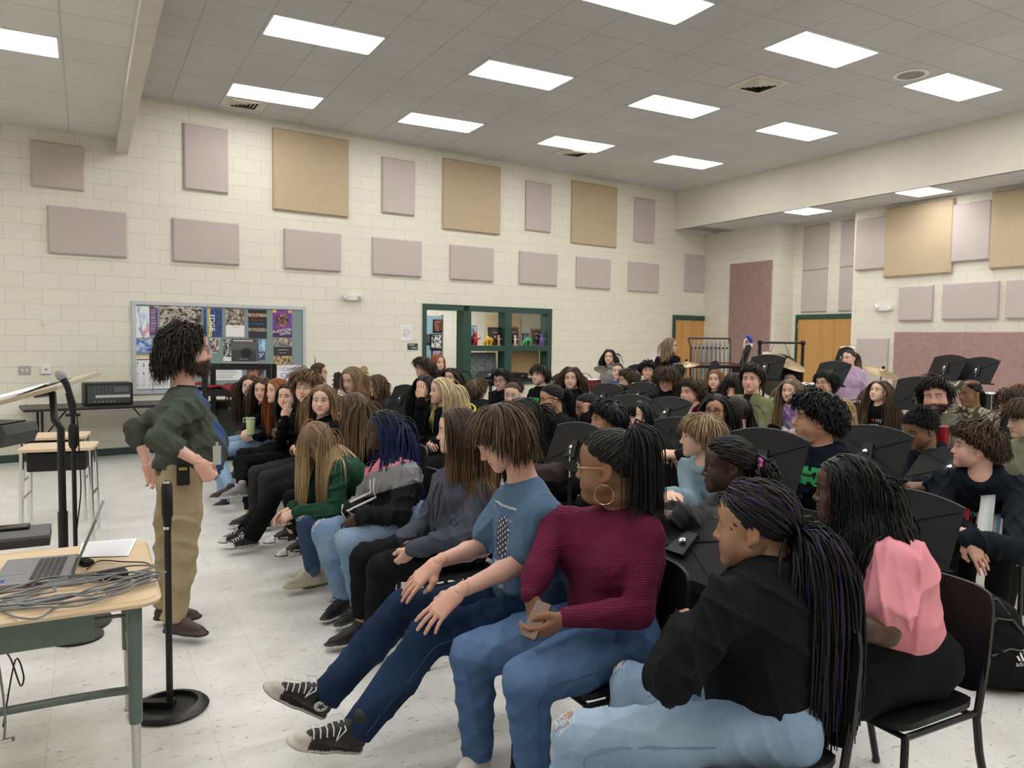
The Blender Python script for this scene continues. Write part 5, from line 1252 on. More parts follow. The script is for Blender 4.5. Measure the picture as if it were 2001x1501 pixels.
# ================================================================ CHAIRS
def chair_proto():
    """black shell seat and back on black steel tube; faces +y; origin on the floor under the seat"""
    t = empty('chair')
    Mb = MB(); n = 9; 
    def shell(fn, nu, nv, th, name, m):
        V = []; F = []
        for side in (0, 1):
            for i in range(nu + 1):
                for j in range(nv + 1):
                    p, nn = fn(i / nu, j / nv); V.append(np.array(p) + np.array(nn) * (th * side))
        k = (nu + 1) * (nv + 1); I = lambda s_, i, j: s_ * k + i * (nv + 1) + j
        for i in range(nu):
            for j in range(nv): F.append((I(0, i, j), I(0, i, j + 1), I(0, i + 1, j + 1), I(0, i + 1, j))); F.append((I(1, i, j), I(1, i + 1, j), I(1, i + 1, j + 1), I(1, i, j + 1)))
        for i in range(nu): F.append((I(0, i, 0), I(0, i + 1, 0), I(1, i + 1, 0), I(1, i, 0))); F.append((I(0, i, nv), I(1, i, nv), I(1, i + 1, nv), I(0, i + 1, nv)))
        for j in range(nv): F.append((I(0, 0, j), I(1, 0, j), I(1, 0, j + 1), I(0, 0, j + 1))); F.append((I(0, nu, j), I(0, nu, j + 1), I(1, nu, j + 1), I(1, nu, j)))
        me = bpy.data.meshes.new(name); me.from_pydata([tuple(v) for v in V], [], F); me.polygons.foreach_set('use_smooth', [True] * len(F)); me.set_sharp_from_angle(angle=.8); me.update(); return link_mesh(name, me, m, t)
    def sq(u, v):     # rounded-rectangle mapping of the unit square
        a, b_ = 2 * u - 1, 2 * v - 1; return a * math.sqrt(1 - .18 * b_ * b_ * b_ * b_ * b_ * b_), b_ * math.sqrt(1 - .18 * a ** 6)
    def seat(u, v):
        a, b_ = sq(u, v); x = a * .215; y = .005 + b_ * .205; return (x, y, .432 + .012 * a * a - .018 * max(b_ - .55, 0) + .01 * max(-b_ - .6, 0)), (0, 0, 1)
    def back(u, v):
        a, b_ = sq(u, v); x = a * .228; z = .655 + b_ * .185; return (x, -.225 - .10 * (z - .47) + .028 * a * a, z), (0, -1, 0)
    shell(seat, 14, 12, .022, 'seat', M['black']); shell(back, 14, 12, .016, 'backrest', M['black'])
    for e in (-1, 1):
        MB().tube([(e * .205, .19, .425), (e * .212, .20, .40), (e * .22, .215, .012)], .0125, 8).build('leg', M['blackmetal'], t, True)
        MB().tube([(e * .212, -.232, .60), (e * .215, -.205, .50), (e * .215, -.185, .40), (e * .218, -.205, .28), (e * .225, -.29, .012)], .0135, 8).build('leg', M['blackmetal'], t, True)
        MB().tube([(e * .205, .19, .42), (e * .213, -.188, .42)], .011, 8).build('side_rail', M['blackmetal'], t, True)
        for y in (.215, -.29): MB().lathe([(.014, 0), (.016, .006), (.013, .02)], 10, T(e * (.22 if y > 0 else .225), y, 0)).build('foot', M['dgrey'], t)
    MB().tube([(-.213, -.188, .405), (.213, -.188, .405)], .010, 8).build('crossbar', M['blackmetal'], t, True); MB().tube([(-.205, .18, .415), (.205, .18, .415)], .010, 8).build('crossbar', M['blackmetal'], t, True)
    return t
CHAIR = None
def place_chair(P, Fw, who):
    global CHAIR
    if CHAIR is None: CHAIR = chair_proto(); c = CHAIR
    else: c = copy_tree(CHAIR)
    p = np.asarray(P) + np.asarray(Fw) * .055
    c.location = (p[0], p[1], 0); c.rotation_euler = (0, 0, math.atan2(Fw[1], Fw[0]) - PI / 2)
    w_ = who.split()
    tag(c, 'black chair under ' + ' '.join(w_[:12]), 'chair', 'black chairs in the rows'); return c
# ================================================================ WHO SITS WHERE
def vcam(r_, f_, u_): return CM @ np.array((r_, f_, u_), float)
DEN = ('denim', (.022, .045, .105), (.13, .20, .33)); LDEN = ('denim', (.17, .27, .42), (.42, .53, .66)); NAVYD = ('denim', (.008, .018, .048), (.025, .05, .11)); GREYJ = ('denim', (.02, .02, .022), (.05, .05, .055))
BK = (.006, .006, .007); NV = (.008, .011, .018); OFFW = (.62, .60, .55)
def print_on(pid, s, size, z, rgb, x=0.0, shear=0.0, rot=0.0, part='lettering', back=False, sx=1.0, tilt=0.0):
    """lettering laid on the chest (or back) of a top: z up from the waist joint, x to the wearer's right"""
    f = PEOPLE[pid]; me = text_mesh(s, size, .0, shear); return _drape(f, me, z * f['Lt'] / .48, x, rot, rgb, part, back, sx, True)
def _drape(f, me, z, x, rot, rgb, part, back, sx, flip, legs=False):
    sg = -1.0 if back else 1.0
    N_ = f['Fs'] * sg; X = f['Rs'] * (-1 if flip else 1) * sg; Uu = f['U']
    bv = BVHTree.FromPolygons([tuple(v) for v in f['topV']], [tuple(int(i) for i in q) for q in f['topF']])
    n = len(me.vertices); co = np.zeros(n * 3, np.float32); me.vertices.foreach_get('co', co); co = co.reshape(-1, 3)
    c_, s_ = math.cos(math.radians(rot)), math.sin(math.radians(rot)); a = co[:, 0] * sx * c_ - co[:, 1] * s_; b = co[:, 0] * sx * s_ + co[:, 1] * c_
    o0 = f['P'] + Uu * z + f['Rs'] * x; out = []
    for i in range(n):
        p = o0 + X * a[i] + Uu * b[i] + N_ * .5; h = bv.ray_cast(Vector(p), Vector(-N_), .8)
        q = (np.array(h[0]) + N_ * (.0018 + .002 * (co[i, 2] > .0))) if h[0] is not None else (o0 + X * a[i] + Uu * b[i] + N_ * .12)
        out.append(q - f['base'])
    me.vertices.foreach_set('co', np.array(out, np.float32).ravel()); me.update()
    return link_mesh(part, me, rgb if not isinstance(rgb, tuple) else flat(rgb, .75), f['top'])
def patch_on(pid, w, h, z, fn, x=0.0, rot=0.0, part='chest_print', nx=40, ny=40, back=False):
    """coloured print on a top; fn(u, v) gives colours, NaN where there is no ink"""
    me = paint_grid(w, h, lambda u, v: np.nan_to_num(fn(u, v)), nx, ny)
    uu, vv = np.meshgrid(np.linspace(0, 1, nx), np.linspace(0, 1, ny), indexing='ij'); ok = ~np.isnan(fn(uu.ravel(), vv.ravel())[:, 0]).reshape(nx, ny)
    i = np.arange(nx * ny).reshape(nx, ny); F = np.stack([i[:-1, :-1], i[1:, :-1], i[1:, 1:], i[:-1, 1:]], -1)[ok[:-1, :-1] & ok[1:, :-1] & ok[1:, 1:] & ok[:-1, 1:]]
    V = np.zeros((nx * ny, 3)); V[:, 0] = (uu.ravel() - .5) * w; V[:, 1] = (vv.ravel() - .5) * h; V[:, 2] = 0
    me2 = raw_mesh('print', V, [F], np.nan_to_num(fn(uu.ravel(), vv.ravel())), True); bpy.data.meshes.remove(me)
    return _drape(PEOPLE[pid], me2, z * PEOPLE[pid]['Lt'] / .48, x, rot, M['vcol'], part, back, 1.0, True)
def knee_rip(pid, nm, rgb, up=.03, w=.05, h=.07, off=(0, 0)):
    """frayed hole at the knee: skin patch with pale threads across"""
    f = PEOPLE[pid]; k = f['Kn'][nm]; ax = unit(unit(k - f['Hp'][nm]) * .6 + np.array((0, 0, .7)) * 1.0 + off[0] * f['Rp']); bv = BVHTree.FromPolygons([tuple(v) for v in f['legV']], [tuple(int(i) for i in q) for q in f['legF']])
    X = unit(np.cross(ax, (0, 0, 1))); Y = np.cross(X, ax)
    def proj(a, b, o):
        p = k + X * a + Y * b + ax * .3; hit = bv.ray_cast(Vector(p), Vector(-ax), .6); return (np.array(hit[0]) if hit[0] is not None else p - ax * .25) + ax * o
    n = 14; V = [proj(0, 0, .002)]
    for i in range(n): a = 2 * PI * i / n; q = 1 + .18 * math.sin(5 * a); V.append(proj(w / 2 * math.cos(a) * q, h / 2 * math.sin(a) * q, .002))
    me = bpy.data.meshes.new('rip'); me.from_pydata([tuple(v - f['base']) for v in V], [], [(0, i + 1, (i + 1) % n + 1) for i in range(n)]); o = link_mesh('knee_rip', me, flat(rgb), f['legs'])
    mb = MB(); r = np.random.default_rng(3)
    for i in range(9):
        b = h * (.45 - .1 * i); pts = [proj(-w * .62, b, .003), proj(0, b + .006 * r.normal(), .006), proj(w * .62, b, .003)]; mb.tube(pts, .0014, 4)
    o2 = mb.build('thread', flat((.62, .64, .66)), o); o2.location = -f['base']
    return o

# ---- the man at the front
MAN = person('man', 'man in green argyle sweater standing with hands on hips facing the seated rows', 366, 634, 4.25, hy=93, hp=-1, sk='r', hair=('wavy', 'dark'), sleeve='elbow', top='sweat', tc=('argyle', (.066, .078, .062), (.045, .085, .22)), legs=(.36, .285, .175), s=1.03, w=1.12, fat=.4, beard=.92, belly=1.0, stand=True, face=2, hs=1.06,
    J=dict(pelvis=at(352, 922, 4.25), neck=at(360, 768, 4.27), shR=at(371, 800, 4.09), shL=at(350, 792, 4.45), elR=at(309, 855, 3.98), wrR=at(388, 903, 4.0), elL=at(266, 838, 4.50), wrL=at(288, 905, 4.42),
           knR=at(356, 1080, 4.18), knL=at(330, 1072, 4.40), anR=at(340, 1213, 4.20), anL=at(322, 1188, 4.42), toR=at(408, 1228, 4.16), toL=at(380, 1198, 4.44), beardc=(.060, .045, .038), blen=.026, lamp=.0105), hdir=dict(R=(vcam(.5, .2, -.8), vcam(.3, -1, .1)), L=(vcam(.4, -.1, -.9), vcam(-.3, 1, 0))), hpose=('fist', 'relax'),
    legw=(1.12, 1.30), shoes=((.055, .032, .026), (.03, .022, .02)), glasses=((.16, .03, .03), 'rect', .0014), hairkw=dict(flow='back', len=.135, curl=.007, cfreq=1.5, vol=.018, grav=.50, recede=8, lv=.25, n=2600, cstart=.35, w=.0046), collar=True)
def man_bits():
    f = MAN; mb = MB(); P, U, Rp, Fp = f['P'], f['U'], f['Rp'], f['Fp']
    ring = [P + U * .004 + (Rp * math.sin(a) * .150 + Fp * (math.cos(a) * .134 + .012)) for a in np.linspace(0, 2 * PI, 25)]
    vs = [p + U * dz for p in ring for dz in (-.018, .018)]; fs = [(2 * i, 2 * i + 2, 2 * i + 3, 2 * i + 1) for i in range(24)]
    o = mb.add([v - f['base'] for v in vs], fs).build('belt', flat((.075, .045, .03), .5), f['root'], True)
    md = o.modifiers.new('thick', 'SOLIDIFY'); md.thickness = .006
    t = empty('radio', at(358, 926, 4.06), 'black radio microphone pack clipped on the belt of man in argyle sweater', 'radio'); t.rotation_euler = (0, 0, -.1)
    MB().box((-.032, -.016, -.06), (.032, .016, .05), bev=.006).build('case', M['black'], t); MB().tube([(.018, 0, .05), (.018, 0, .10)], .004, 6).build('aerial', M['black'], t); MB().box((-.02, -.0175, .022), (.02, -.0155, .036)).build('display', flat((.45, .36, .08)), t)
    ns = [f['Nk'] + U * .035 + (f['Rs'] * math.sin(a) * 1.2 + f['Fs'] * math.cos(a)) * .058 for a in np.linspace(0, 2 * PI, 15)]
    m2 = MB().tube([p - f['base'] for p in ns], .008, 6).build('shirt_collar', flat((.012, .014, .024)), f['root'], True)
    t = empty('badge', at(424, 888, 4.02), 'pale plastic card badge hanging at the waist of the standing man', 'badge'); MB().box((-.02, -.003, -.055), (.02, .003, .045), bev=.001).build('card', flat((.42, .42, .38)), t); MB().box((-.006, -.004, .045), (.006, .004, .065)).build('clip', M['steel'], t)
man_bits()

# ---- near people, posed joint by joint
person('tee', 'teen in blue shirt with shield print, legs stretched out, looking down at lap', 966, 791, 3.14, hy=-80, hp=32, sk='r', fat=.32, eyes=0, hair=('bowl', 'brown'), hairkw=dict(of=.050, os=.022, ob=.085, cap=.17, vol=.014, streak=((.13, .088, .055), .3), recede=-2, n=2400), top='tee', tc=(.085, .145, .235), sleeve='short', legs=NAVYD, s=1.06, w=1.22, belly=.5, hs=1.0, hands='knee', legw=(1.12, 1.42),
    J=dict(pelvis=at(1066, 1190, 3.28), neck=at(1022, 946, 3.22), shL=at(1054, 1000, 3.04), shR=at(1002, 972, 3.42), elL=at(1022, 1098, 3.08), elR=at(942, 1068, 3.40), wrL=at(897, 1156, 2.90), wrR=at(856, 1098, 3.16), knL=at(842, 1242, 2.97), knR=at(786, 1192, 3.24), ss=1.2, lamp=.008, anL=at(694, 1432, 2.92), anR=at(632, 1364, 3.22), toL=at(572, 1436, 2.80), toR=at(530, 1322, 3.12), soleL=vcam(.52, -.25, .80), soleR=vcam(.66, -.2, .70)),
    hdir=dict(L=(vcam(-.70, -.1, -.62), vcam(.2, -.55, .8)), R=(vcam(-.72, -.1, -.6), vcam(.2, -.4, .85))), hpose=('flat', 'flat'), shoes=((.011, .011, .013), (.50, .47, .42), 'high'), laces=(.62, .62, .60), lod=0)
person('maroon', 'young person in ribbed maroon top and blue jeans with gold hoop earring', 1188, 834, 2.86, hy=-104, hp=2, sk='m', fat=.62, fem=1, nose=1.2, lip=1.3, hair=('pony', 'black'), hairkw=dict(tie=(.012, -.080, .095), taildir=(.0, -.55, .30), tail=.40, tspread=.22, tgrav=.55, vol=.010, n=2600), top='tight', tc=(.115, .012, .040), legs=('denim', (.045, .095, .205), (.13, .22, .38)), s=1.0, w=1.42, hs=1.12, bust=1.1,
    J=dict(pelvis=at(1192, 1238, 2.92), neck=at(1208, 1008, 2.92), shL=at(1262, 1040, 2.78), shR=at(1090, 1022, 3.02), elL=at(1246, 1196, 2.68), elR=at(1050, 1120, 2.84), wrL=at(1108, 1206, 2.60), wrR=at(1036, 1160, 2.78), knL=at(1030, 1330, 2.60), knR=at(926, 1280, 2.84), anL=at(1046, 1562, 2.64), anR=at(934, 1482, 2.90), toL=at(1010, 1600, 2.55), toR=at(900, 1512, 2.82)),
    hdir=dict(L=(vcam(-.85, -.1, -.5), vcam(-.3, -.6, -.7)), R=(vcam(.15, -.2, -.95), vcam(-.8, -.5, .2))), hpose=('relax', 'relax'), glasses=((.50, .33, .16), 'round', .0013), shoes=((.62, .60, .56), (.62, .6, .56)), legw=1.10, ankle=False, collar=False)
person('braids', 'person in black hooded jacket with long braids tied back with purple strands', 1470, 932, 2.44, hy=-103, hp=4, sk='l', fat=.35, fem=1, hair=('pony', 'black'), hairkw=dict(tie=(.008, -.108, -.050), taildir=(.0, -.66, .0), tail=.58, tspread=.36, tgrav=.50, vol=.014, n=760, w=.0036, rope=70, fl=.9, streak=((.020, .010, .045), .16), messy=.0022, capc=1.2), top='jacket', tc=(.0085, .009, .011), legs=LDEN, s=1.06, w=1.22, twist=-32, hs=1.10, hood=True,
    J=dict(pelvis=at(1475, 1412, 2.36), neck=at(1500, 1112, 2.42), shL=at(1424, 1178, 2.22), shR=at(1560, 1142, 2.52), elL=at(1308, 1325, 2.12), wrL=at(1348, 1222, 2.30), elR=at(1440, 1300, 2.62), wrR=at(1340, 1240, 2.46), knL=at(1128, 1440, 2.26), knR=at(1236, 1338, 2.60), anL=at(1095, 1690, 2.25), anR=at(1200, 1585, 2.58)), hpose=('relax', 'grip'), gaze=(0, 1, 0), chair=True)
person('pink', 'person in pink tee and black leggings with long dark twists, side-on in profile', 1652, 886, 2.80, hy=-95, hp=3, sk='d', fat=.5, fem=1, nose=1.35, lip=1.45, hair=('long', 'black'), hairkw=dict(len=.36, n=900, w=.0040, rope=55, vol=.020, back=-2.6, curl=.003, cfreq=5, messy=.002), top='tee', sleeve='short', tc=(.72, .285, .335), legs=(.010, .010, .012), s=1.0, w=1.36, belly=.6, hs=1.02,
    J=dict(pelvis=at(1752, 1282, 2.74), neck=at(1692, 1042, 2.80), shL=at(1748, 1098, 2.60), shR=at(1640, 1070, 2.96), elL=at(1730, 1236, 2.48), wrL=at(1622, 1216, 2.44), elR=at(1610, 1200, 2.98), wrR=at(1590, 1225, 2.80), knL=at(1545, 1372, 2.52), knR=at(1520, 1320, 2.80)), hands='cross', legw=1.25, collar=True)
person('hoodie', 'person in slate grey hoodie and black leggings with hands clasped, hair covering shoulders', 892, 793, 4.15, hy=-92, hp=3, sk='p', fat=.5, fem=1, hair=('longback', 'brown'), hairkw=dict(len=.44, tip=(.22, .125, .062), vol=.016, n=1900, curl=.006, cfreq=1.6, cstart=.9), top='sweat', tc=(.062, .068, .092), legs=(.010, .010, .011), s=1.02, w=1.22,
    J=dict(pelvis=at(896, 1066, 4.16), neck=at(905, 922, 4.22), shL=at(938, 958, 4.06), shR=at(872, 940, 4.36), elL=at(902, 1052, 3.94), elR=at(830, 1030, 4.28), wrL=at(806, 1072, 3.88), wrR=at(790, 1052, 4.08), knL=at(748, 1112, 3.92), knR=at(714, 1090, 4.14), anL=at(730, 1262, 3.94), anR=at(706, 1230, 4.16)), hdir=dict(L=(vcam(-.6, 0, -.75), vcam(.6, -.7, .3)), R=(vcam(.25, -.3, -.9), vcam(-.8, -.3, .2))), legw=1.12, ankle=True, hood=True, lod=0)
person('bluebraids', 'person with bright blue braids in pink, grey and black hooded sweatshirt, hands clasped', 748, 800, 4.76, hy=-84, hp=2, sk='k', fat=.5, fem=1, nose=1.25, lip=1.3, hair=('long', 'black'), hairkw=dict(len=.50, n=460, w=.0050, rope=60, fl=.9, vol=.018, back=-1.3, tip=(.014, .022, .105), t0=.02, t1=.32, messy=.003), top='sweat', tc=('band', [(.335, (.62, .20, .235)), (.20, (.20, .20, .21)), (-1, (.014, .014, .016))]), legs=('denim', (.13, .215, .36), (.33, .45, .60)), s=1.0, w=1.28, hood=True,
    J=dict(pelvis=at(792, 1016, 4.76), neck=at(765, 905, 4.80), shL=at(797, 930, 4.62), shR=at(738, 922, 4.96), elL=at(782, 1006, 4.52), elR=at(706, 985, 4.92), wrL=at(706, 1008, 4.46), wrR=at(684, 1000, 4.62), knL=at(684, 1058, 4.46), knR=at(636, 1042, 4.66), anL=at(704, 1188, 4.50), anR=at(672, 1176, 4.62), toL=at(672, 1238, 4.40), toR=at(646, 1216, 4.52)), hdir=dict(L=(vcam(-.75, 0, -.6), vcam(.3, -.8, .5)), R=(vcam(.4, -.3, -.8), vcam(-.7, -.3, .5))), shoes=((.011, .011, .012), (.62, .62, .62)), laces=(.02, .02, .02), lod=0, legw=1.1)
person('green', 'person in dark green sweatshirt bent forward, long blond hair hanging over face', 606, 828, 5.10, hy=-62, hp=40, sk='p', fem=1, hair=('long', 'light'), hairkw=dict(len=.50, tip=(.46, .33, .17), t0=.15, t1=.6, vol=.014, n=2200, w=.0042, fringe=.46, fringe_az=75), top='sweat', tc=(.018, .062, .036), legs=DEN, s=1.0, w=1.02,
    J=dict(pelvis=at(738, 984, 5.26), neck=at(650, 900, 5.14), shL=at(668, 918, 5.00), shR=at(632, 908, 5.28), elL=at(655, 1000, 4.94), elR=at(600, 985, 5.22), wrL=at(582, 1000, 4.88), wrR=at(572, 992, 5.06), knL=at(600, 1020, 4.90), knR=at(612, 1010, 5.14), anL=at(612, 1122, 5.06), anR=at(640, 1118, 5.22), toL=at(566, 1146, 4.98), toR=at(598, 1140, 5.12)), hdir=dict(L=(vcam(-.75, -.1, -.3), vcam(-.1, -.7, .7)), R=(vcam(-.75, -.3, -.4), vcam(.1, .4, .8))), hpose=('relax', 'grip'), shoes=((.56, .52, .42), (.52, .47, .36), 'high'), laces=(.58, .55, .47), lod=0)

def P5(pid, *a, **k): return person(pid, *a, **k)
LP = ('lap',)
# ---- rest of the front row, from the bent person towards the block wall
person('profile', 'person with straight brown hair to the chest, black top, turned to look away', 690, 765, 5.72, hy=-112, fem=1, hair=('long', 'mid'), hairkw=dict(len=.46, tip=(.26, .17, .09), back=-.8), tc=BK, legs=BK, shoes=((.012, .012, .013), (.62, .62, .61), 'panda'), ankle=True, J=dict(knL=at(572, 975, 5.42), knR=at(590, 970, 5.62), anL=at(592, 1066, 5.42), anR=at(566, 1042, 5.78), toL=at(548, 1100, 5.34), toR=at(508, 1080, 5.66)), lod=1)
person('stern', 'person with long golden brown hair and black top staring straight out', 630, 750, 6.20, hy=-12, fem=1, jaw=1.05, fat=.35, hair=('long', 'light'), hairkw=dict(len=.40, tip=(.32, .20, .10), part=.01), tc=BK, legs=BK, legw=(1, 1.5), shoes=((.012, .012, .012), (.55, .53, .5), 'toe'), laces=(.62, .62, .62), J=dict(knL=at(540, 962, 5.85), knR=at(545, 955, 6.05), anL=at(490, 1050, 5.92), anR=at(478, 1042, 6.05), toL=at(452, 1078, 5.84), toR=at(430, 1058, 6.0)), lod=1)
person('wavyboy', 'teen with swept wavy blond hair and black lettered sweatshirt', 600, 727, 6.80, hy=-22, hp=-4, hair=('shaggy', 'light'), hairkw=dict(of=.045, os=.05, ob=.04, bias=(.05, .03, 0), vol=.030), tc=BK, hood=True, legs=GREYJ, s=1.08, lod=1, J=dict(knL=at(520, 935, 6.55), knR=at(500, 925, 6.7)))
person('thinker', 'person with dark hair holding a hand to the mouth, black sweatshirt', 562, 747, 7.22, hy=-24, fem=1, fat=.4, hair=('long', 'dark'), hairkw=dict(len=.34, back=-.8), tc=BK, legs=BK, ankle=True, shoes=((.17, .17, .17), (.5, .5, .5)), J=dict(wrR=at(557, 822, 6.95), elR=at(545, 872, 7.1), knL=at(470, 905, 6.92), knR=at(476, 890, 7.1), anL=at(474, 955, 6.72), anR=at(490, 1010, 7.02), toL=at(436, 966, 6.62), toR=at(468, 1020, 6.9)), hdir=dict(R=(vcam(.2, .1, .95), vcam(.2, -.9, 0))), hpose=('relax', 'relax'), lod=1)
person('ginger', 'person with straight ginger hair mostly hidden behind the thinker in black', 541, 738, 7.75, hy=-60, fem=1, hair=('long', 'red'), tc=(.02, .02, .022), lod=1)
person('bottle', 'person with brown hair and black hoodie holding a pale green bottle', 512, 737, 8.20, hy=-18, hp=6, fem=1, hair=('long', 'brown'), hairkw=dict(len=.42), tc=BK, legs=LDEN, J=dict(wrR=at(478, 842, 7.95), wrL=at(500, 855, 7.9), knL=at(425, 882, 7.75), knR=at(415, 870, 7.95), anL=at(440, 985, 7.6), anR=at(452, 958, 7.3)), lod=1)
person('endgirl', 'last person of the front row by the amplifier, long hair and black cardigan', 487, 732, 8.80, hy=-10, fem=1, hair=('long', 'brown'), hairkw=dict(len=.48), tc=('open', BK, (.045, .03, .025), .05), legs=(.085, .082, .058), lod=1)
# ---- second row
person('crownback', 'dark skinned person in charcoal hoodie with braids held by a pink scrunchie', 1422, 851, 3.52, hy=-86, hp=2, sk='k', fat=.4, fem=1, nose=1.25, lip=1.3, hair=('pony', 'black'), hairkw=dict(tie=(0, -.125, -.012), taildir=(.1, -.9, -.2), tail=.17, tspread=.5, vol=.020, n=420, w=.0056, rope=60, fl=.9, curl=.014, cfreq=4, capc=1.6, tgrav=.3), top='sweat', tc=(.040, .042, .044), legs=BK, w=1.18, hood=True, hs=1.06, J=dict(wrL=at(1330, 1010, 3.15), wrR=at(1312, 1002, 3.3), elL=at(1430, 1035, 3.2)), lod=0)
person('lightblue', 'teen with light brown fringe in profile, pale blue hoodie, behind the maroon top', 1368, 806, 4.40, hy=-86, hp=2, hair=('bowl', 'light'), hairkw=dict(streak=((.33, .24, .14), .4), of=.045, os=.03), tc=(.22, .31, .37), hood=True, s=1.02, J=dict(wrR=at(1305, 965, 4.25), elR=at(1350, 985, 4.4)), hpose=('flat', 'flat'), lod=0)
person('armout', 'teen with fluffy black hair in brown sweatshirt reaching one arm forward', 1186, 783, 5.40, hy=-72, sk='t', hair=('fluffy', 'black'), tc=(.052, .036, .034), J=dict(wrL=at(1040, 925, 4.9), elL=at(1098, 920, 5.05)), lod=1)
person('longblack', 'person with very long straight black hair and black jacket, half turned', 1022, 775, 5.70, hy=-50, sk='f', fem=1, fat=.4, hair=('longback', 'black'), hairkw=dict(len=.56, vol=.010, recede=2), tc=(.011, .011, .013), lod=1)
person('platinum', 'person with long pale blond hair in profile and black top', 862, 736, 7.2, hy=-68, fem=1, hair=('longback', 'pale'), hairkw=dict(len=.46, vol=.016, tip=(.66, .53, .25)), tc=BK, lod=1)
person('facepalm', 'person hiding face behind a raised hand, long black hair', 830, 733, 8.0, hy=-35, sk='f', fem=1, hair=('long', 'black'), tc=BK, J=dict(wrR=at(822, 782, 7.62), elR=at(818, 838, 7.7)), hdir=dict(R=(vcam(0, .1, 1), vcam(0, -1, 0))), hpose=('flat', 'relax'), lod=1)
person('striped', 'person with black fringe and black and white striped sweater looking sideways', 1248, 781, 6.3, hy=-38, hp=-5, fem=1, fat=.4, hair=('bangs', 'black'), hairkw=dict(len=.36, fringe=.10), tc=('stripe', (.015, .015, .018), (.34, .34, .36), .05), legs=DEN, lod=1)
person('sleevehands', 'person hidden behind light brown fringe teen, black jacket, hands together', 1384, 816, 5.0, hy=-80, hair=('bowl', 'dark'), tc=(.013, .013, .014), J=dict(wrL=at(1328, 888, 4.75), wrR=at(1316, 884, 4.9), elL=at(1372, 905, 4.8), elR=at(1330, 850, 5.05)), hpose=('grip', 'grip'), lod=1)
person('phonechin', 'person in glasses resting cheek on a fist, black sleeves', 1142, 768, 6.9, hy=-70, hp=12, sk='t', fem=1, hair=('pony', 'black'), tc=BK, glasses=((.5, .45, .38), 'round', .0013), J=dict(wrL=at(1146, 812, 6.7), elL=at(1142, 860, 6.75)), hpose=('relax', 'fist'), hdir=dict(L=(vcam(0, 0, 1), vcam(.2, -1, 0))), lod=1)
person('ponyjacket', 'person in black zip jacket with dark hair pulled back in profile', 1074, 750, 6.75, hy=-74, hp=8, sk='t', fem=1, hair=('pony', 'black'), hairkw=dict(tail=.35), tc=('open', (.011, .011, .013), (.55, .14, .22), .045), top='jacket', lod=1)
# ---- towards the percussion
person('bomber', 'teen in olive bomber jacket over black shirt with dark wavy hair', 1470, 713, 7.7, hy=-18, sk='r', s=1.08, hair=('fluffy', 'dark'), hairkw=dict(of=.012, os=.015, vol=.024, bias=(.04, -.02, 0)), tc=('open', (.155, .165, .085), (.008, .008, .008), .05), top='jacket', lod=1)
person('redjacket', 'smiling teen in bright red jacket with short brown hair', 1350, 740, 7.5, hy=-42, mouth=1, sk='r', hair=('short', 'brown'), tc=('open', (.52, .018, .018), (.55, .52, .48), .05), top='jacket', lod=1)
person('specs', 'person with long black hair and round black glasses staring out', 1400, 768, 5.9, hy=-16, sk='t', fem=1, hair=('long', 'black'), hairkw=dict(len=.42, part=-.02), tc=(.012, .012, .014), glasses=((.012, .01, .01), 'round', .0024), lod=1)
person('ombre', 'back of a head with dark hair fading to light brown ends', 1440, 774, 6.3, hy=-135, fem=1, hair=('long', 'dark'), hairkw=dict(len=.36, tip=(.30, .19, .10)), tc=BK, lod=1)
person('shaggyboy', 'grinning teen whose shaggy brown hair hides the eyes, black hoodie', 1302, 717, 8.0, hy=-5, hp=14, mouth=1, hair=('shaggy', 'brown'), hairkw=dict(of=.085), tc=BK, hood=True, lod=1)
person('strawberry', 'person with strawberry blond bob smiling, dark top', 1398, 721, 9.6, hy=-14, fem=1, fat=.5, mouth=1, hair=('bob', 'auburn'), hairkw=dict(len=.29, tip=(.46, .26, .06)), tc=(.012, .013, .02), lod=1)
person('darkback', 'back of a head with smooth dark hair beside olive bomber jacket', 1432, 727, 8.9, hy=170, fem=1, hair=('bob', 'dark'), tc=BK, lod=1)
person('bluered', 'back of a head with brown hair, blue and red top', 1366, 740, 8.4, hy=170, hair=('bob', 'brown'), hairkw=dict(len=.2), tc=('band', [(.42, (.05, .12, .42)), (-1, (.42, .02, .03))]), lod=1)
person('tiedye', 'person with long straight blond hair and purple tie-dye sweatshirt', 1546, 739, 8.3, hy=-25, s=1.02, hair=('long', 'ash'), hairkw=dict(len=.50, part=.0, tip=(.26, .17, .09)), tc=('tie',), legs=LDEN, lod=1)
person('hiddenspecs', 'person in glasses with dark hair showing only the eyes above long blond hair', 1546, 721, 9.8, hy=-12, hair=('short', 'dark'), tc=BK, glasses=((.05, .05, .05), 'rect', .0013), lod=1)
person('moustache', 'teen with straight black fringe and thin glasses, black hoodie', 1614, 723, 8.15, hy=-36, sk='f', s=1.05, hair=('bowl', 'black'), hairkw=dict(of=.03), tc=BK, hood=True, glasses=((.03, .03, .035), 'rect', .0013), lod=1)
person('bighood', 'large teen in navy hoodie with green crest, wavy black hair, in profile', 1598, 768, 4.32, hy=-78, hp=-2, sk='t', fat=.75, w=1.35, s=1.05, hair=('curlytop', 'black'), hairkw=dict(of=.035, vol=.026, curl=.006), tc=NV, hood=True, legs=LDEN, hs=1.04, lod=0)
person('behindbig', 'blond head behind the large teen in navy hoodie', 1646, 776, 6.0, hy=150, fem=1, hair=('bob', 'blond'), tc=BK, lod=1)
person('boyfriend', 'person with very long brown hair and black printed shirt under dark jacket', 1722, 743, 8.6, hy=-34, hp=-14, fem=1, hair=('long', 'mid'), hairkw=dict(len=.62, part=.0), tc=('open', (.030, .028, .026), (.008, .008, .010), .10), top='jacket', lod=1)
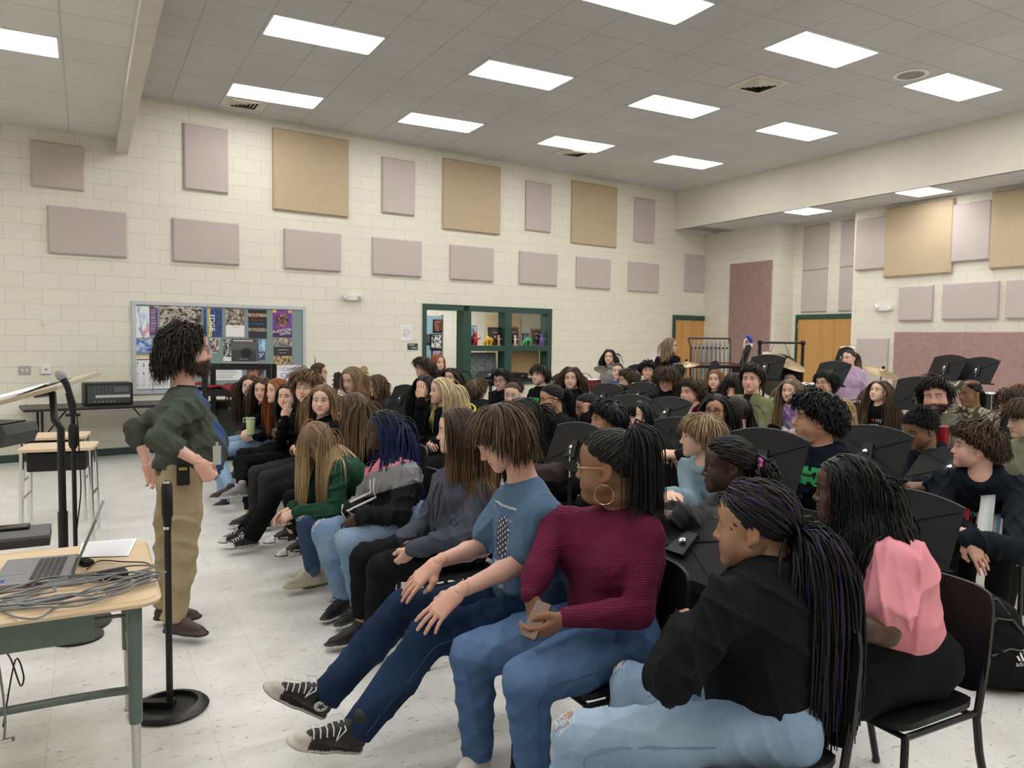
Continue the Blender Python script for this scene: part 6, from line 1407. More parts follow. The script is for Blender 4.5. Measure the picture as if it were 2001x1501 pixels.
person('olivehood', 'bearded teen in olive green hoodie smiling with closed eyes', 1826, 737, 5.75, hy=-10, hp=6, hr=-6, sk='r', eyes=0, beard=.9, mouth=1, fat=.5, w=1.22, s=1.06, hair=('short', 'dark'), hairkw=dict(bias=(.05, .02, 0)), tc=(.135, .140, .095), hood=True, J=dict(wrL=at(1842, 890, 5.3), beardc=(.03, .02, .015)), lod=1)
person('navyhood', 'teen in navy hoodie with green and white band print looking down', 1790, 802, 5.0, hy=-50, hp=18, sk='b', eyes=0, nose=1.2, lip=1.2, hair=('crop', 'black'), hairkw=dict(n=2600, vol=.014), tc=NV, hood=True, J=dict(wrL=at(1815, 950, 4.6), wrR=at(1800, 945, 4.75)), lod=0)
person('camo', 'person with cornrows and camouflage sleeves, one hand on head', 1893, 741, 7.4, hy=-48, hp=8, sk='b', fat=.55, nose=1.2, lip=1.2, hair=('pony', 'black'), hairkw=dict(tie=(0, -.118, -.03), tail=.16, n=220, w=.008, rope=50, capc=5), tc=('camo',), J=dict(wrR=at(1876, 752, 7.25), elR=at(1848, 776, 7.3)), hdir=dict(R=(vcam(.9, .2, .2), vcam(-.2, .3, 1))), hpose=('flat', 'relax'), lod=1)
person('racing', 'teen in navy hoodie with red and white racing print, arms folded', 1912, 828, 4.35, face=205, hy=-82, hp=-4, sk='r', fat=.35, s=1.04, w=1.1, hair=('fluffy', 'brown'), hairkw=dict(of=.034, os=.006, ob=.008, vol=.030, curl=.005, bias=(.0, .05, 0)), tc=(.010, .013, .019), hood=True, legs=BK, J=dict(elL=at(1990, 1075, 3.95), wrL=at(1888, 1048, 3.95), elR=at(1838, 1015, 4.35), wrR=at(1945, 1062, 4.2)), hdir=dict(L=(vcam(.4, -.2, -.75), vcam(-.1, -.9, .35))), hpose=('relax', 'flat'), lod=0)
person('edgeolive', 'person in sage green sweater cut off at the picture edge', 1998, 778, 4.9, hy=-60, hp=10, hair=('bowl', 'brown'), hairkw=dict(of=.06), tc=(.21, .22, .155), lod=1)
person('curlyspecs', 'person with frizzy curls and glasses beside camouflage sleeves', 1972, 757, 7.2, hy=-70, hp=10, fem=1, sk='f', hair=('curlylong', 'brown'), hairkw=dict(len=.20, curl=.012), tc=(.05, .05, .055), glasses=((.02, .02, .02), 'round', .002), lod=1)
person('curlytop', 'head of loose ginger brown curls at the picture edge', 1996, 750, 8.3, hy=-100, hair=('curlylong', 'auburn'), hairkw=dict(len=.20, curl=.014), tc=BK, lod=1)
# ---- rows by the block wall and the office window
person('glassesprofile', 'person in dark glasses looking towards the window, brown bob', 624, 708, 10.4, hy=72, fem=1, hair=('bob', 'brown'), tc=(.03, .03, .035), glasses=((.02, .02, .03), 'rect', .0018), lod=2)
person('guitarist', 'long-haired blond person in dark hoodie looking down at a guitar', 684, 716, 7.95, hy=-40, hp=14, s=1.06, eyes=0, hair=('long', 'light'), hairkw=dict(len=.24, back=-1.0, tip=(.34, .23, .12)), tc=(.018, .020, .024), hood=True, lod=1)
person('mullet', 'person with curly brown mullet and grey shirt looking down', 732, 732, 9.2, hy=-52, hp=12, fem=1, eyes=0, hair=('wavy', 'mid'), hairkw=dict(len=.26), tc=(.045, .045, .05), lod=1)
person('greyjacket', 'person with shaggy brown hair and glasses, blue grey jacket', 828, 698, 9.7, hy=-62, hair=('shaggy', 'brown'), hairkw=dict(of=.05, os=.05, ob=.05), tc=(.06, .07, .09), glasses=((.02, .02, .02), 'rect', .0018), J=dict(wrL=at(783, 785, 9.2)), lod=2)
person('redhead', 'person with copper hair in front of the office doorway', 856, 691, 11.2, hy=30, fem=1, hair=('bob', 'red'), hairkw=dict(len=.2), tc=BK, lod=2)
person('darklong', 'person with long dark hair behind the pale blond person', 882, 718, 10.2, hy=-30, fem=1, hair=('long', 'dark'), tc=BK, lod=2)
person('backprint', 'person seen from behind in black hoodie with yellow back print', 932, 740, 8.6, hy=150, face=40, hair=('short', 'mid'), tc=(.014, .014, .016), hood=True, lod=1)
person('frowner', 'teen in glasses with short dark hair looking down in front of the window', 977, 720, 9.3, hy=-20, hp=12, hair=('short', 'dark'), tc=BK, glasses=((.02, .02, .02), 'rect', .0018), lod=2)
person('greenprint', 'tall teen with black hair and green printed hoodie before the window', 1056, 712, 9.3, hy=-40, hp=-4, hair=('bowl', 'dark'), tc=BK, hood=True, lod=2)
person('curls', 'person with big brown curls to the shoulders and black hoodie', 1116, 717, 8.9, hy=-6, fem=1, hair=('curlylong', 'brown'), tc=BK, hood=True, lod=1)
person('whitetop', 'person in clear glasses with brown bun and white top', 1001, 746, 7.8, hy=-14, hp=6, fem=1, hair=('bun', 'brown'), tc=(.62, .61, .58), glasses=((.5, .48, .45), 'round', .0013), lod=1)
person('drummer', 'person with long dark hair behind a dark cymbal by the wall', 1191, 682, 12.6, hy=-10, fem=1, stand=True, s=.98, hair=('long', 'dark'), hairkw=dict(len=.30), tc=(.20, .21, .22), lod=2)
person('denimshirt', 'person in blue denim shirt partly hidden behind bearded profile', 1207, 708, 11.6, hy=-8, fem=1, hair=('pony', 'brown'), tc=(.075, .115, .19), lod=2)
person('beard', 'bearded person in black hoodie turned in profile between music stands', 1226, 722, 9.4, hy=-72, hp=4, beard=.9, eyes=0, hair=('short', 'brown'), tc=BK, hood=True, J=dict(beardc=(.04, .026, .018)), lod=1)
person('mophead', 'person with thick black mop of hair and grey jacket over black shirt', 1266, 706, 11.0, hy=4, sk='f', hair=('fluffy', 'black'), hairkw=dict(vol=.032), tc=('open', (.10, .105, .11), (.01, .01, .012), .06), top='jacket', lod=2)
person('standingblond', 'person with blond bob and glasses standing by the oak door in black', 1310, 659, 11.8, hy=76, fem=1, stand=True, face=20, s=.98, hair=('bob', 'ash'), hairkw=dict(len=.30, tip=(.42, .30, .17)), tc=BK, sleeve='elbow', glasses=((.03, .02, .02), 'rect', .0018), lod=2)
person('headphones', 'dark back of a head with grey headphones before the standing blond person', 1322, 711, 10.6, hy=150, hair=('short', 'black'), tc=BK, lod=2)
person('lilac', 'person in lilac hooded top standing behind a black music stand', 1660, 683, 11.0, hy=-38, fem=1, stand=True, face=215, s=.94, hair=('pony', 'brown'), hairkw=dict(tail=.55, tip=(.36, .25, .15)), tc=(.42, .29, .42), hood=True, lod=1)

# ---- prints, logos and small worn things
def gprint(u, v):
    c = np.full((len(u), 3), np.nan); w = .5 - .38 * np.abs(v - .5); return c
print_on('wavyboy', 'FRA', .062, .32, (.75, .75, .75)); print_on('bottle', 'OF', .03, .33, (.7, .7, .7), x=-.06)
def crest(u, v):
    c = np.full((len(u), 3), np.nan); k = (np.abs(v - .5) < .40) & (np.abs(u - .5 - .15 * (v - .5)) < .46) & (hashn(u, v, 9, 301) > .30); c[k] = (.03, .36, .10); e = (np.abs(v - .52) < .05) & (np.abs(u - .5) < .45); c[e] = (.01, .02, .015); return c
for pid, z, x in (('bighood', .385, .0), ('navyhood', .33, .0), ('greenprint', .34, 0)):
    patch_on(pid, .24, .12, z, crest, x)
print_on('navyhood', 'BAND', .105, .315, (.04, .42, .13), shear=.2); print_on('navyhood', 'Ravens', .045, .345, (.008, .01, .012), shear=.3); print_on('bighood', 'BAND', .10, .375, (.04, .42, .13), shear=.2)
def raven(u, v):
    c = np.full((len(u), 3), np.nan); k = (np.abs(v - .5 + (u - .5) * .4) < .16 * u) ; c[k] = (.45, .48, .46); return c
patch_on('navyhood', .10, .06, .36, raven, x=.13)
print_on('olivehood', 'UNC', .0, .3, (.7, .7, .7)) if False else print_on('olivehood', 'OWE', .062, .35, (.72, .72, .70))
print_on('boyfriend', 'MY', .06, .37, (.78, .78, .78), x=-.025); print_on('boyfriend', 'BOYFRIEND', .034, .325, (.75, .75, .75))
def heart(u, v):
    x = (u - .5) * 2.4; y = (v - .45) * 2.4; c = np.full((len(u), 3), np.nan); c[(x * x + y * y - 1) ** 3 - x * x * y ** 3 < 0] = (.42, .02, .03); return c
patch_on('boyfriend', .045, .045, .375, heart, x=.045, nx=18, ny=18)
def race(u, v):
    c = np.full((len(u), 3), np.nan); k = (v > .30) & (v < .62) & (u > .05); c[k] = (.40, .02, .03); k = (v > .62) & (v < .88) & (u > .52) & (u < .78); c[k] = (.70, .72, .74)
    k = (v > .10) & (v < .28) & (u > .35) & (u < .92); c[k] = (.16, .36, .50); k = (v > .22) & (v < .36) & (u > .50) & (u < .8); c[k] = (.66, .70, .74); k = (np.abs(v - .62 + (u - .3) * .4) < .05) & (u < .5); c[k] = (.66, .7, .72); c[(v < .62) & (v > .58) & (u > .1)] = (.66, .66, .7); return c
patch_on('racing', .30, .20, .385, race); print_on('racing', 'HOLIDAY', .062, .39, (.72, .30, .32), shear=.15, rot=-8); print_on('racing', '1', .075, .45, (.60, .03, .04), x=-.125, shear=.2); print_on('racing', 'the', .04, .455, (.75, .75, .75), x=.08, shear=.3, rot=-10)
print_on('hoodie', 'ECU', .07, .345, (.035, .037, .05)); print_on('ponyjacket', 'nf', .0, .3, (.7, .7, .7)) if False else None
def yback(u, v):
    c = np.full((len(u), 3), np.nan); r = np.hypot(u - .5, v - .6); k = (np.abs(r - .30) < .05) | ((np.abs(np.sin(u * 14) * .25 + .5 - v) < .06) & (u > .2) & (u < .8)); c[k] = (.50, .45, .03); k = (np.hypot(u - .55, v - .2) < .17); c[k] = (.35, .06, .06); return c
patch_on('backprint', .26, .30, .30, yback, back=True, nx=50, ny=50)
def shield(u, v):
    c = np.full((len(u), 3), np.nan); w = np.where(v > .45, .46, .46 * np.sqrt(np.clip(v / .45, 0, 1))); d = np.abs(u - .5) - w; ins = d < 0
    edge = ins & (d > -.035) | ((v > .965) & ins); c[edge] = (.36, .42, .46)
    body = ins & (np.abs(u - .56) < .20) & (v > .38) & (v < .88) & (np.hypot((u - .56) / .22, (v - .63) / .26) < 1); c[body] = (.014, .020, .045)
    st = body & (np.hypot(((u * 13) % 1) - .5, ((v * 15 + .5 * (np.floor(u * 13) % 2)) % 1) - .5) < .24); c[st] = (.62, .64, .66)
    s1 = ins & (np.abs(u - .55) < .22) & (v > .30) & (v < .345); c[s1] = (.45, .47, .48); s2 = ins & (np.abs(u - .55) < .20) & (v > .235) & (v < .29); c[s2] = (.28, .07, .07)
    ln = ins & (u > .74) & (u < .84) & (np.abs(np.sin(v * 30)) < .35) & (v > .3) & (v < .9); c[ln] = (.34, .40, .44); return c
patch_on('tee', .25, .33, .285, shield, nx=90, ny=110)
print_on('tee', 'GEORGIA', .026, .165, (.4, .44, .46), rot=-10)
# drawstrings of the pink-grey hoodie
def drawstring(pid, rgb, w=.006, ln=.26):
    f = PEOPLE[pid]; bv = BVHTree.FromPolygons([tuple(v) for v in f['topV']], [tuple(int(i) for i in q) for q in f['topF']])
    for e in (-1, 1):
        pts = []
        for k in range(9):
            q = f['P'] + f['U'] * (f['Lt'] - .07 - ln * k / 8) + f['Rs'] * (e * (.045 - .004 * k)) + f['Fs'] * .6; h = bv.ray_cast(Vector(q), Vector(-f['Fs']), 1.0); pts.append((np.array(h[0]) if h[0] is not None else q - f['Fs'] * .45) + f['Fs'] * .006 - f['base'])
        MB().tube(pts, w, 6).build('drawstring', flat(rgb), f['top'], True)
drawstring('bluebraids', (.62, .60, .58), .0075, .30); drawstring('hoodie', (.05, .055, .07), .004, .26); drawstring('navyhood', (.012, .014, .02), .004, .2); drawstring('racing', (.012, .014, .02), .004, .18)
sk_ = SKIN['m'][0]; knee_rip('green', 'L', SKIN['p'][0], w=.075, h=.085); knee_rip('bluebraids', 'R', (.52, .55, .58), w=.05, h=.10); knee_rip('bluebraids', 'L', (.40, .45, .42), w=.03, h=.07, off=(.3, 0)); knee_rip('braids', 'L', SKIN['l'][0], w=.075, h=.07); knee_rip('braids', 'R', SKIN['l'][0], w=.06, h=.06)
def hoop(pid, e, R_, rgb):
    f = PEOPLE[pid]; c = f['Hc'] + f['HR'] @ (np.array((e * .080, -.004, -.055 - R_)) * f['hsc']); ax = f['HR'][:, 1] * .75 + f['HR'][:, 0] * .65 * e * 0 ; ax = unit(f['HR'][:, 1]); up_ = f['HR'][:, 2]
    MB().tube([c + (ax * math.cos(a) + up_ * math.sin(a)) * R_ - f['base'] for a in np.linspace(0, 2 * PI, 29)], .0016, 6, False).build('earring', mat('gold', (.62, .42, .18), .25, 1.0), f['root'], True)
hoop('maroon', -1, .036, None)
f = PEOPLE['crownback']; c = f['Hc'] + f['HR'] @ (np.array((0, -.128, -.012)) * f['hsc']); pts = [c + (f['HR'][:, 0] * math.cos(a) + f['HR'][:, 2] * math.sin(a)) * (.036 + .007 * math.sin(a * 9)) + f['HR'][:, 1] * .008 * math.cos(a * 9) - f['base'] for a in np.linspace(0, 2 * PI, 73)]
MB().tube(pts, .013, 8, False).build('scrunchie', flat((.72, .12, .50)), f['hair'], True)
f = PEOPLE['headphones']; c = f['Hc']; mb = MB().tube([c + f['HR'] @ np.array((.098 * math.cos(a), -.005, .02 + .105 * math.sin(a))) - f['base'] for a in np.linspace(0, PI, 15)], .008, 6).build('headband', M['grey'], f['root'], True)
for e in (-1, 1): MB().lathe([(.035, -.012), (.038, 0), (.03, .014)], 14, frame(c + f['HR'] @ np.array((e * .092, -.005, -.01)) - f['base'], f['HR'][:, 1], f['HR'][:, 2], f['HR'][:, 0])).build('ear_cup', M['grey'], f['root'], True)
# wrist bands
def wristband(pid, nm, rgb, w=.012, name='bracelet'):
    f = PEOPLE[pid]; d = unit(f['Wr'][nm] - f['El'][nm]); u = unit(np.cross(d, (0, 0, 1))); v = np.cross(d, u); c = f['Wr'][nm] + d * .004
    MB().tube([c + (u * math.cos(a) + v * math.sin(a)) * .031 - f['base'] for a in np.linspace(0, 2 * PI, 17)], w / 2, 6, False).build(name, flat(rgb, .4), f['root'], True)
wristband('maroon', 'R', (.012, .012, .012), .008); wristband('bluebraids', 'L', (.02, .02, .022), .016, 'watch'); wristband('camo', 'R', (.01, .01, .01), .012)
# shoe marks
def shoe_text(pid, nm, s, size, x, z, rgb, side, rot=0):
    o, hl, fd, up_, sd = PEOPLE[pid]['shoe' + nm]; me = text_mesh(s, size, .0008); b = PEOPLE[pid]['base']
    t = link_mesh('logo', me, flat(rgb), o); t.matrix_local = frame(hl + fd * x + up_ * z + sd * side - b, fd * (1 if side > 0 else -1), up_, sd * (1 if side > 0 else -1)) @ Matrix.Rotation(rot, 4, 'Z')
for nm in 'RL':
    shoe_text('thinker', nm, 'N', .055, .055, .036, (.72, .72, .72), -.036)
def star_patch(pid, nm, side):
    o, hl, fd, up_, sd = PEOPLE[pid]['shoe' + nm]; b = PEOPLE[pid]['base']; Mx = frame(hl + fd * .012 + up_ * .088 + sd * side - b, fd * (1 if side > 0 else -1), up_, sd * (1 if side > 0 else -1))
    MB().lathe([(.028, 0), (.028, .003), (.001, .0032)], 24, Mx).build('ankle_patch', flat((.60, .60, .58)), o)
    st = [((.019 if k % 2 == 0 else .0078) * math.sin(k * PI / 5), (.019 if k % 2 == 0 else .0078) * math.cos(k * PI / 5)) for k in range(10)]; MB().prism(st, .0016, Mx @ T(0, 0, .0033)).build('star', flat((.02, .02, .05)), o)
star_patch('tee', 'R', -.050)
star_patch('green', 'L', -.040)

def seams(pid, rgb, e_list=(1, -1)):
    """raised side seams down the outside of each trouser leg"""
    f = PEOPLE[pid]; bv = BVHTree.FromPolygons([tuple(v) for v in f['legV']], [tuple(int(i) for i in q) for q in f['legF']])
    for e, nm in ((1, 'R'), (-1, 'L')):
        for sg in (1, -1):
            pts = []; h, k, a = f['Hp'][nm], f['Kn'][nm], f['An'][nm]
            for i in range(23):
                t = i / 22; c = h * (1 - t * 2) + k * (t * 2) if t < .5 else k * (2 - 2 * t) + a * (2 * t - 1); ax = unit(k - h) if t < .42 else unit(a - k) if t > .58 else unit(a - h); sd = f['Rp'] * (e * sg); sd = unit(sd - ax * (sd @ ax)); q = c + sd * .4; hit = bv.ray_cast(Vector(q), Vector(-sd), .38)
                if hit[0] is not None and i > 3 and i < 22 and np.linalg.norm(np.array(hit[0]) - c) < .14: pts.append(np.array(hit[0]) + sd * .0005 - f['base'])
            pts = [pts[0]] + [(pts[i - 1] + 2 * pts[i] + pts[i + 1]) / 4 for i in range(1, len(pts) - 1)] + [pts[-1]] if len(pts) > 3 else pts
            if len(pts) > 4 and max(np.linalg.norm(pts[i + 1] - pts[i]) for i in range(len(pts) - 1)) < .10: MB().tube(pts, .0028, 5).build('seam', flat(rgb), f['legs'], True)
seams('tee', (.020, .040, .085)); seams('maroon', (.045, .085, .17)); seams('braids', (.16, .24, .36))
# ================================================================ MUSIC STANDS
def yawm(a): return Matrix.Rotation(a, 4, 'Z')
def music_stand(px, py, d, label, yaw=0.0, tilt=28, w=.50, h=.32, curved=True, paper=False, base='round'):
    """desk centre at photo pixel (px, py), depth d; the back of the desk looks along -x turned by yaw degrees"""
    c = at(px, py, d); zc = c[2]; t = empty('music_stand', (c[0], c[1], 0), label, 'music stand', 'black music stands'); t.rotation_euler = (0, 0, math.radians(yaw))
    a = math.radians(tilt)
    # desk frame: x across (+y world), y up the desk, z out of the back (towards -x)
    D = frame((0, 0, zc), (0, -1, 0), (math.sin(a), 0, math.cos(a)), (-math.cos(a), 0, math.sin(a)))
    top = []
    n = 10
    for k in range(n + 1):
        x = w / 2 - w * k / n; y = h / 2 - (.045 * (2 * x / w) ** 2 if curved else 0); top.append((x, y))
    poly = [(-w / 2 * .96, -h / 2), (w / 2 * .96, -h / 2)] + top
    mb = MB(); mb.prism(poly, .004, D); mb.build('desk', M['blackmatte'], t)
    mb = MB(); vs = [D @ Vector((x, y, z)) for x, y, z in [(-w / 2 * .96, -h / 2, .004), (w / 2 * .96, -h / 2, .004), (w / 2 * .96, -h / 2, -.055), (-w / 2 * .96, -h / 2, -.055), (w / 2 * .96, -h / 2 + .015, -.058), (-w / 2 * .96, -h / 2 + .015, -.058)]]
    mb.add(vs, [(0, 1, 2, 3), (3, 2, 4, 5)]); o = mb.build('lip', M['blackmatte'], t); o.modifiers.new('thick', 'SOLIDIFY').thickness = .003
    mb = MB(); pts = [D @ Vector((x, y + .002, .002)) for x, y in top]; mb.tube(pts, .0055, 6); mb.build('edge', M['dgrey'], t, True)
    mb = MB()
    for x0, y0, x1, y1 in ((-w * .46, h * .30, 0, 0), (w * .46, h * .30, 0, 0), (-w * .46, -h * .42, 0, 0), (w * .46, -h * .42, 0, 0)): mb.tube([D @ Vector((x0, y0, .004)), D @ Vector((x1, y1, .006))], .004, 5)
    mb.build('rib', M['blackmatte'], t)
    mb = MB(); mb.prism([(-.05, -.06), (.05, -.06), (.03, .06), (-.03, .06)], .02, D @ T(0, -.02, .004)); mb.build('bracket', M['black'], t)
    k0 = D @ Vector((0, -.03, .03)); MB().lathe([(.014, 0), (.016, .012), (.008, .018)], 12, D @ T(0, -.02, .024)).build('knob', M['chrome'], t, True)
    MB().tube([(k0.x, 0, k0.z), (k0.x, 0, zc - h / 2 - .06)], .009, 8).build('inner_tube', M['chrome'], t, True); MB().tube([(k0.x, 0, zc - h / 2 - .04), (k0.x, 0, .03)], .014, 10).build('post', M['blackmetal'], t, True)
    MB().lathe([(.19, 0), (.19, .012), (.12, .026), (.03, .045), (.018, .05)], 24, T(k0.x, 0, 0)).build('base', M['blackmetal'], t, True)
    if paper:
        p = empty('sheet_music', (c[0], c[1], 0), 'white sheet music on ' + label.replace('black ', ''), 'sheet music'); p.rotation_euler = t.rotation_euler
        mb = MB()
        for x0, rr in ((-.235, .03), (.005, -.02)): mb.prism([(x0, -.14), (x0 + .225, -.14), (x0 + .225, .15), (x0, .15)], .002, D @ Matrix.Rotation(rr, 4, 'Z') @ T(0, .03 if paper == 2 else .005, -.008))
        mb.build('page', M['paper'], p)
    return t
STANDS = [(1180, 775, 8.4, 'black stand under the bearded profile nearest the curls', 5, 30), (1250, 772, 8.6, 'black stand between the bearded profile and shaggy head', 0, 30, 1), (1228, 800, 7.4, 'black ribbed stand above the fluffy black hair', 8, 32), (1304, 806, 7.0, 'large black stand with chrome knob above the striped sweater', 4, 34),
    (1238, 732, 11.4, 'black stand behind the mop of black hair', -10, 24), (1392, 727, 10.6, 'black stand with curved top behind the strawberry blond head', -30, 18), (1457, 694, 11.4, 'black stand with clipped blue light among the chimes and cymbals', -35, 16, 2), (1497, 716, 9.6, 'black stand before the hanging gong', 8, 26), (1626, 728, 9.6, 'black tilted stand before the lilac top', -4, 30),
    (1648, 698, 11.6, 'black stand with white sheets behind the lilac top', -28, 20, 2), (1796, 768, 7.2, 'black stand at the shoulder of olive hoodie', 0, 22), (1850, 717, 9.4, 'twin black stand nearer the double doors on rose board', -14, 26), (1912, 722, 9.1, 'twin black stand nearer picture edge on rose board', -14, 26),
    (1124, 872, 5.0, 'black curved stand beside the teen with outstretched arm', 6, 24), (1322, 858, 5.5, 'black curved stand behind joined hands in black sleeves', 8, 24), (1492, 895, 4.1, 'tall black stand behind pink scrunchie', 6, 20), (1697, 880, 4.7, 'black creased stand behind the large navy hoodie', 6, 26), (1762, 1022, 3.55, 'large black stand in front of the racing print hoodie', 8, 24),
    (1345, 1062, 3.05, 'black stand under the hand of charcoal hoodie', 4, 58), (1862, 915, 4.7, 'black stand below the red tumbler', 0, 50), (786, 778, 8.6, 'black stand beside the blue grey jacket', 10, 26), (960, 735, 9.9, 'black flat stand across the window glass', 30, 66)]
for s_ in STANDS: music_stand(s_[0], s_[1], s_[2], s_[3], s_[4], s_[5], paper=(s_[6] if len(s_) > 6 else False))
# blue clip light on one stand
t = empty('clip_light', at(1462, 660, 11.3), 'small blue clip light on the stand by the chimes', 'light'); t.rotation_euler = (0, 0, -.3)
MB().tube([(-.06, 0, -.16), (-.06, 0, -.05), (-.02, 0, .0)], .010, 6).build('stem', M['white_metal'], t); MB().tube([(-.03, 0, .03), (.03, 0, -.01), (.06, 0, -.06)], .030, 8).build('head', flat((.03, .06, .45), .4), t, True)

# ================================================================ PERCUSSION
def disc_frame(p, nrm): n_ = unit(nrm); x = unit(np.cross(n_, (0.3, 1, .2))); return frame(p, x, np.cross(n_, x), n_)
def cymbal(px, py, d, r, nrm, label, m='brass', post=True):
    p = at(px, py, d); t = empty('cymbal', (p[0], p[1], 0), label, 'cymbal', 'cymbals'); q = (0, 0, p[2]); D = disc_frame(q, nrm)
    MB().lathe([(r, -.0), (r * .8, .010), (r * .5, .020), (r * .24, .028), (r * .2, .045), (r * .08, .056), (.004, .058)], 40, D).build('plate', M[m], t, True)
    MB().lathe([(.018, .05), (.020, .07), (.006, .085)], 10, D).build('felt', M['blackmatte'], t)
    if post:
        MB().tube([(0, 0, p[2] - .02), (0, 0, .25)], .010, 8).build('post', M['chrome'], t, True)
        for k in range(3): a = k * 2.09 + .4; MB().tube([(0, 0, .38), (.26 * math.cos(a), .26 * math.sin(a), .012)], .010, 6).build('leg', M['chrome'], t, True)
    return t
cymbal(1183, 724, 11.9, .18, vcam(.12, -.40, .90), 'dark cymbal in front of the drummer by the wall', 'darkbrass')
cymbal(1342, 713, 10.9, .18, vcam(-.1, -.22, .95), 'bright brass cymbal before the oak door', 'brass')
cymbal(1532, 707, 9.9, .29, vcam(.30, -.36, .86), 'largest cymbal, tilted in front of the hanging gong', 'brass')
cymbal(1722, 728, 9.3, .215, vcam(.22, -.36, .88), 'tilted cymbal on a black post before the rose board', 'brass')
cymbal(1262, 727, 11.3, .15, vcam(0, -.3, .95), 'cymbal showing beside the mop of black hair', 'brass')
# tubular bells
p = at(1388, 700, 12.0); t = empty('tubular_bells', (p[0], p[1], 0), 'rack of silver tubular bells in a black frame', 'chimes'); t.rotation_euler = (0, 0, -.50)
for x in (-.33, .33):
    MB().tube([(x, .10, 1.71), (x * .93, 0, 1.56), (x * .93, 0, .05)], .014, 8).build('upright', M['blackmetal'], t, True); MB().tube([(x * .93, -.25, .03), (x * .93, .25, .03)], .018, 8).build('foot', M['blackmetal'], t, True)
MB().tube([(-.33, .10, 1.71), (.33, .10, 1.71)], .014, 8).build('top_rail', M['blackmetal'], t, True); MB().tube([(-.31, 0, 1.56), (.31, 0, 1.56)], .013, 8).build('hanging_rail', M['blackmetal'], t, True); MB().tube([(-.31, .0, .30), (.31, .0, .30)], .013, 8).build('damper_rail', M['blackmetal'], t, True)
for k in range(10): MB().tube([(-.275 + .061 * k, -.03, 1.63), (-.275 + .061 * k, -.03, .62 + .045 * k)], .0145, 10).build('bell_tube', M['steel'], t, True)
for k in range(8): MB().tube([(-.245 + .068 * k, .06, 1.68), (-.245 + .068 * k, .06, .70 + .05 * k)], .0145, 10).build('bell_tube', M['steel'], t, True)
# gong in a black frame
p = at(1526, 700, 10.6); t = empty('gong', (p[0], p[1], 0), 'dark gong hanging by cords from a black pipe frame', 'gong'); t.rotation_euler = (0, 0, -.52)
for x in (-.295, .295): MB().tube([(x, 0, 1.68), (x, 0, .05)], .022, 10).build('upright', M['blackmetal'], t, True); MB().tube([(x, -.3, .03), (x, .3, .03)], .02, 8).build('foot', M['blackmetal'], t, True); MB().lathe([(.03, -.03), (.034, 0), (.03, .03)], 12, T(x, 0, 1.66)).build('coupling', M['blackmetal'], t)
MB().tube([(-.295, 0, 1.66), (.295, 0, 1.66)], .016, 8).build('crossbar', M['blackmetal'], t, True)
for x, b in ((-.10, -.16), (.04, .14)): MB().tube([(x, 0, 1.66), (b, .01, 1.45)], .004, 5).build('cord', M['ink'], t)
MB().lathe([(.30, .0), (.31, -.04), (.29, -.05), (.05, -.03), (.004, -.03)], 40, frame((0, .02, 1.20), (1, 0, 0), (0, 0, 1), (0, -1, 0))).build('disc', M['darkbrass'], t, True)
# drums
def drum(px, py, d, r, h, rgb, label, post=True):
    p = at(px, py, d); t = empty('drum', (p[0], p[1], 0), label, 'drum', 'drums'); z = p[2]
    MB().lathe([(r, z - h), (r, z)], 28).build('shell', flat(rgb, .35), t, True); MB().lathe([(r * .99, z), (r * .98, z + .004), (.004, z + .004)], 28).build('head', flat((.60, .58, .54)), t)
    for zz in (z, z - h): MB().tube([(r * 1.03 * math.cos(a), r * 1.03 * math.sin(a), zz) for a in np.linspace(0, 2 * PI, 29)], .008, 6, False).build('hoop', M['chrome'], t, True)
    for k in range(6): a = k * PI / 3; MB().tube([(r * 1.04 * math.cos(a), r * 1.04 * math.sin(a), z), (r * 1.04 * math.cos(a), r * 1.04 * math.sin(a), z - h)], .005, 5).build('lug', M['chrome'], t)
    if post:
        for k in range(3): a = k * 2.09; MB().tube([(r * .7 * math.cos(a), r * .7 * math.sin(a), z - h), (r * 1.3 * math.cos(a), r * 1.3 * math.sin(a), .012)], .011, 6).build('leg', M['chrome'], t, True)
drum(1573, 750, 9.2, .17, .14, (.012, .012, .014), 'black snare drum with chrome hoop beside long blond hair')
drum(1150, 741, 11.6, .19, .18, (.22, .02, .025), 'red drum behind big brown curls')
drum(1927, 768, 8.2, .09, .26, (.02, .02, .022), 'small black drum behind the cornrows')
def keyboard_percussion(px, py, d, label, yaw, w=1.3, m_bar='rosewood'):
    p = at(px, py, d); t = empty('xylophone', (p[0], p[1], 0), label, 'xylophone', 'keyboard percussion'); t.rotation_euler = (0, 0, yaw); z = p[2]
    for y in (-.22, .0, .22): MB().box((-w / 2, y - .015, z - .05), (w / 2, y + .015, z - .02)).build('rail', M['blackmetal'], t)
    n = 22
    for k in range(n): x = -w / 2 + .04 + (w - .08) * k / (n - 1); MB().box((x - .021, -.21, z - .02), (x + .021, .01, z), bev=.004).build('bar', flat((.50, .49, .46), .3) if m_bar == 'silver' else flat((.10, .035, .02), .35), t)
    for k in range(n - 1):
        if k % 7 in (2, 6): continue
        x = -w / 2 + .04 + (w - .08) * (k + .5) / (n - 1); MB().box((x - .019, .03, z + .01), (x + .019, .22, z + .028), bev=.004).build('bar', flat((.50, .49, .46), .3) if m_bar == 'silver' else flat((.10, .035, .02), .35), t)
    for x in (-w / 2, w / 2):
        MB().box((x - .015, -.24, z - .12), (x + .015, .26, z + .01)).build('end_board', M['black'], t)
        for y in (-.2, .2): MB().tube([(x, y, z - .1), (x, y, .03)], .016, 8).build('leg', M['blackmetal'], t, True)
keyboard_percussion(1790, 790, 9.6, 'silver-barred xylophone behind printed black shirt and rose board', -1.35, 1.5, 'silver')
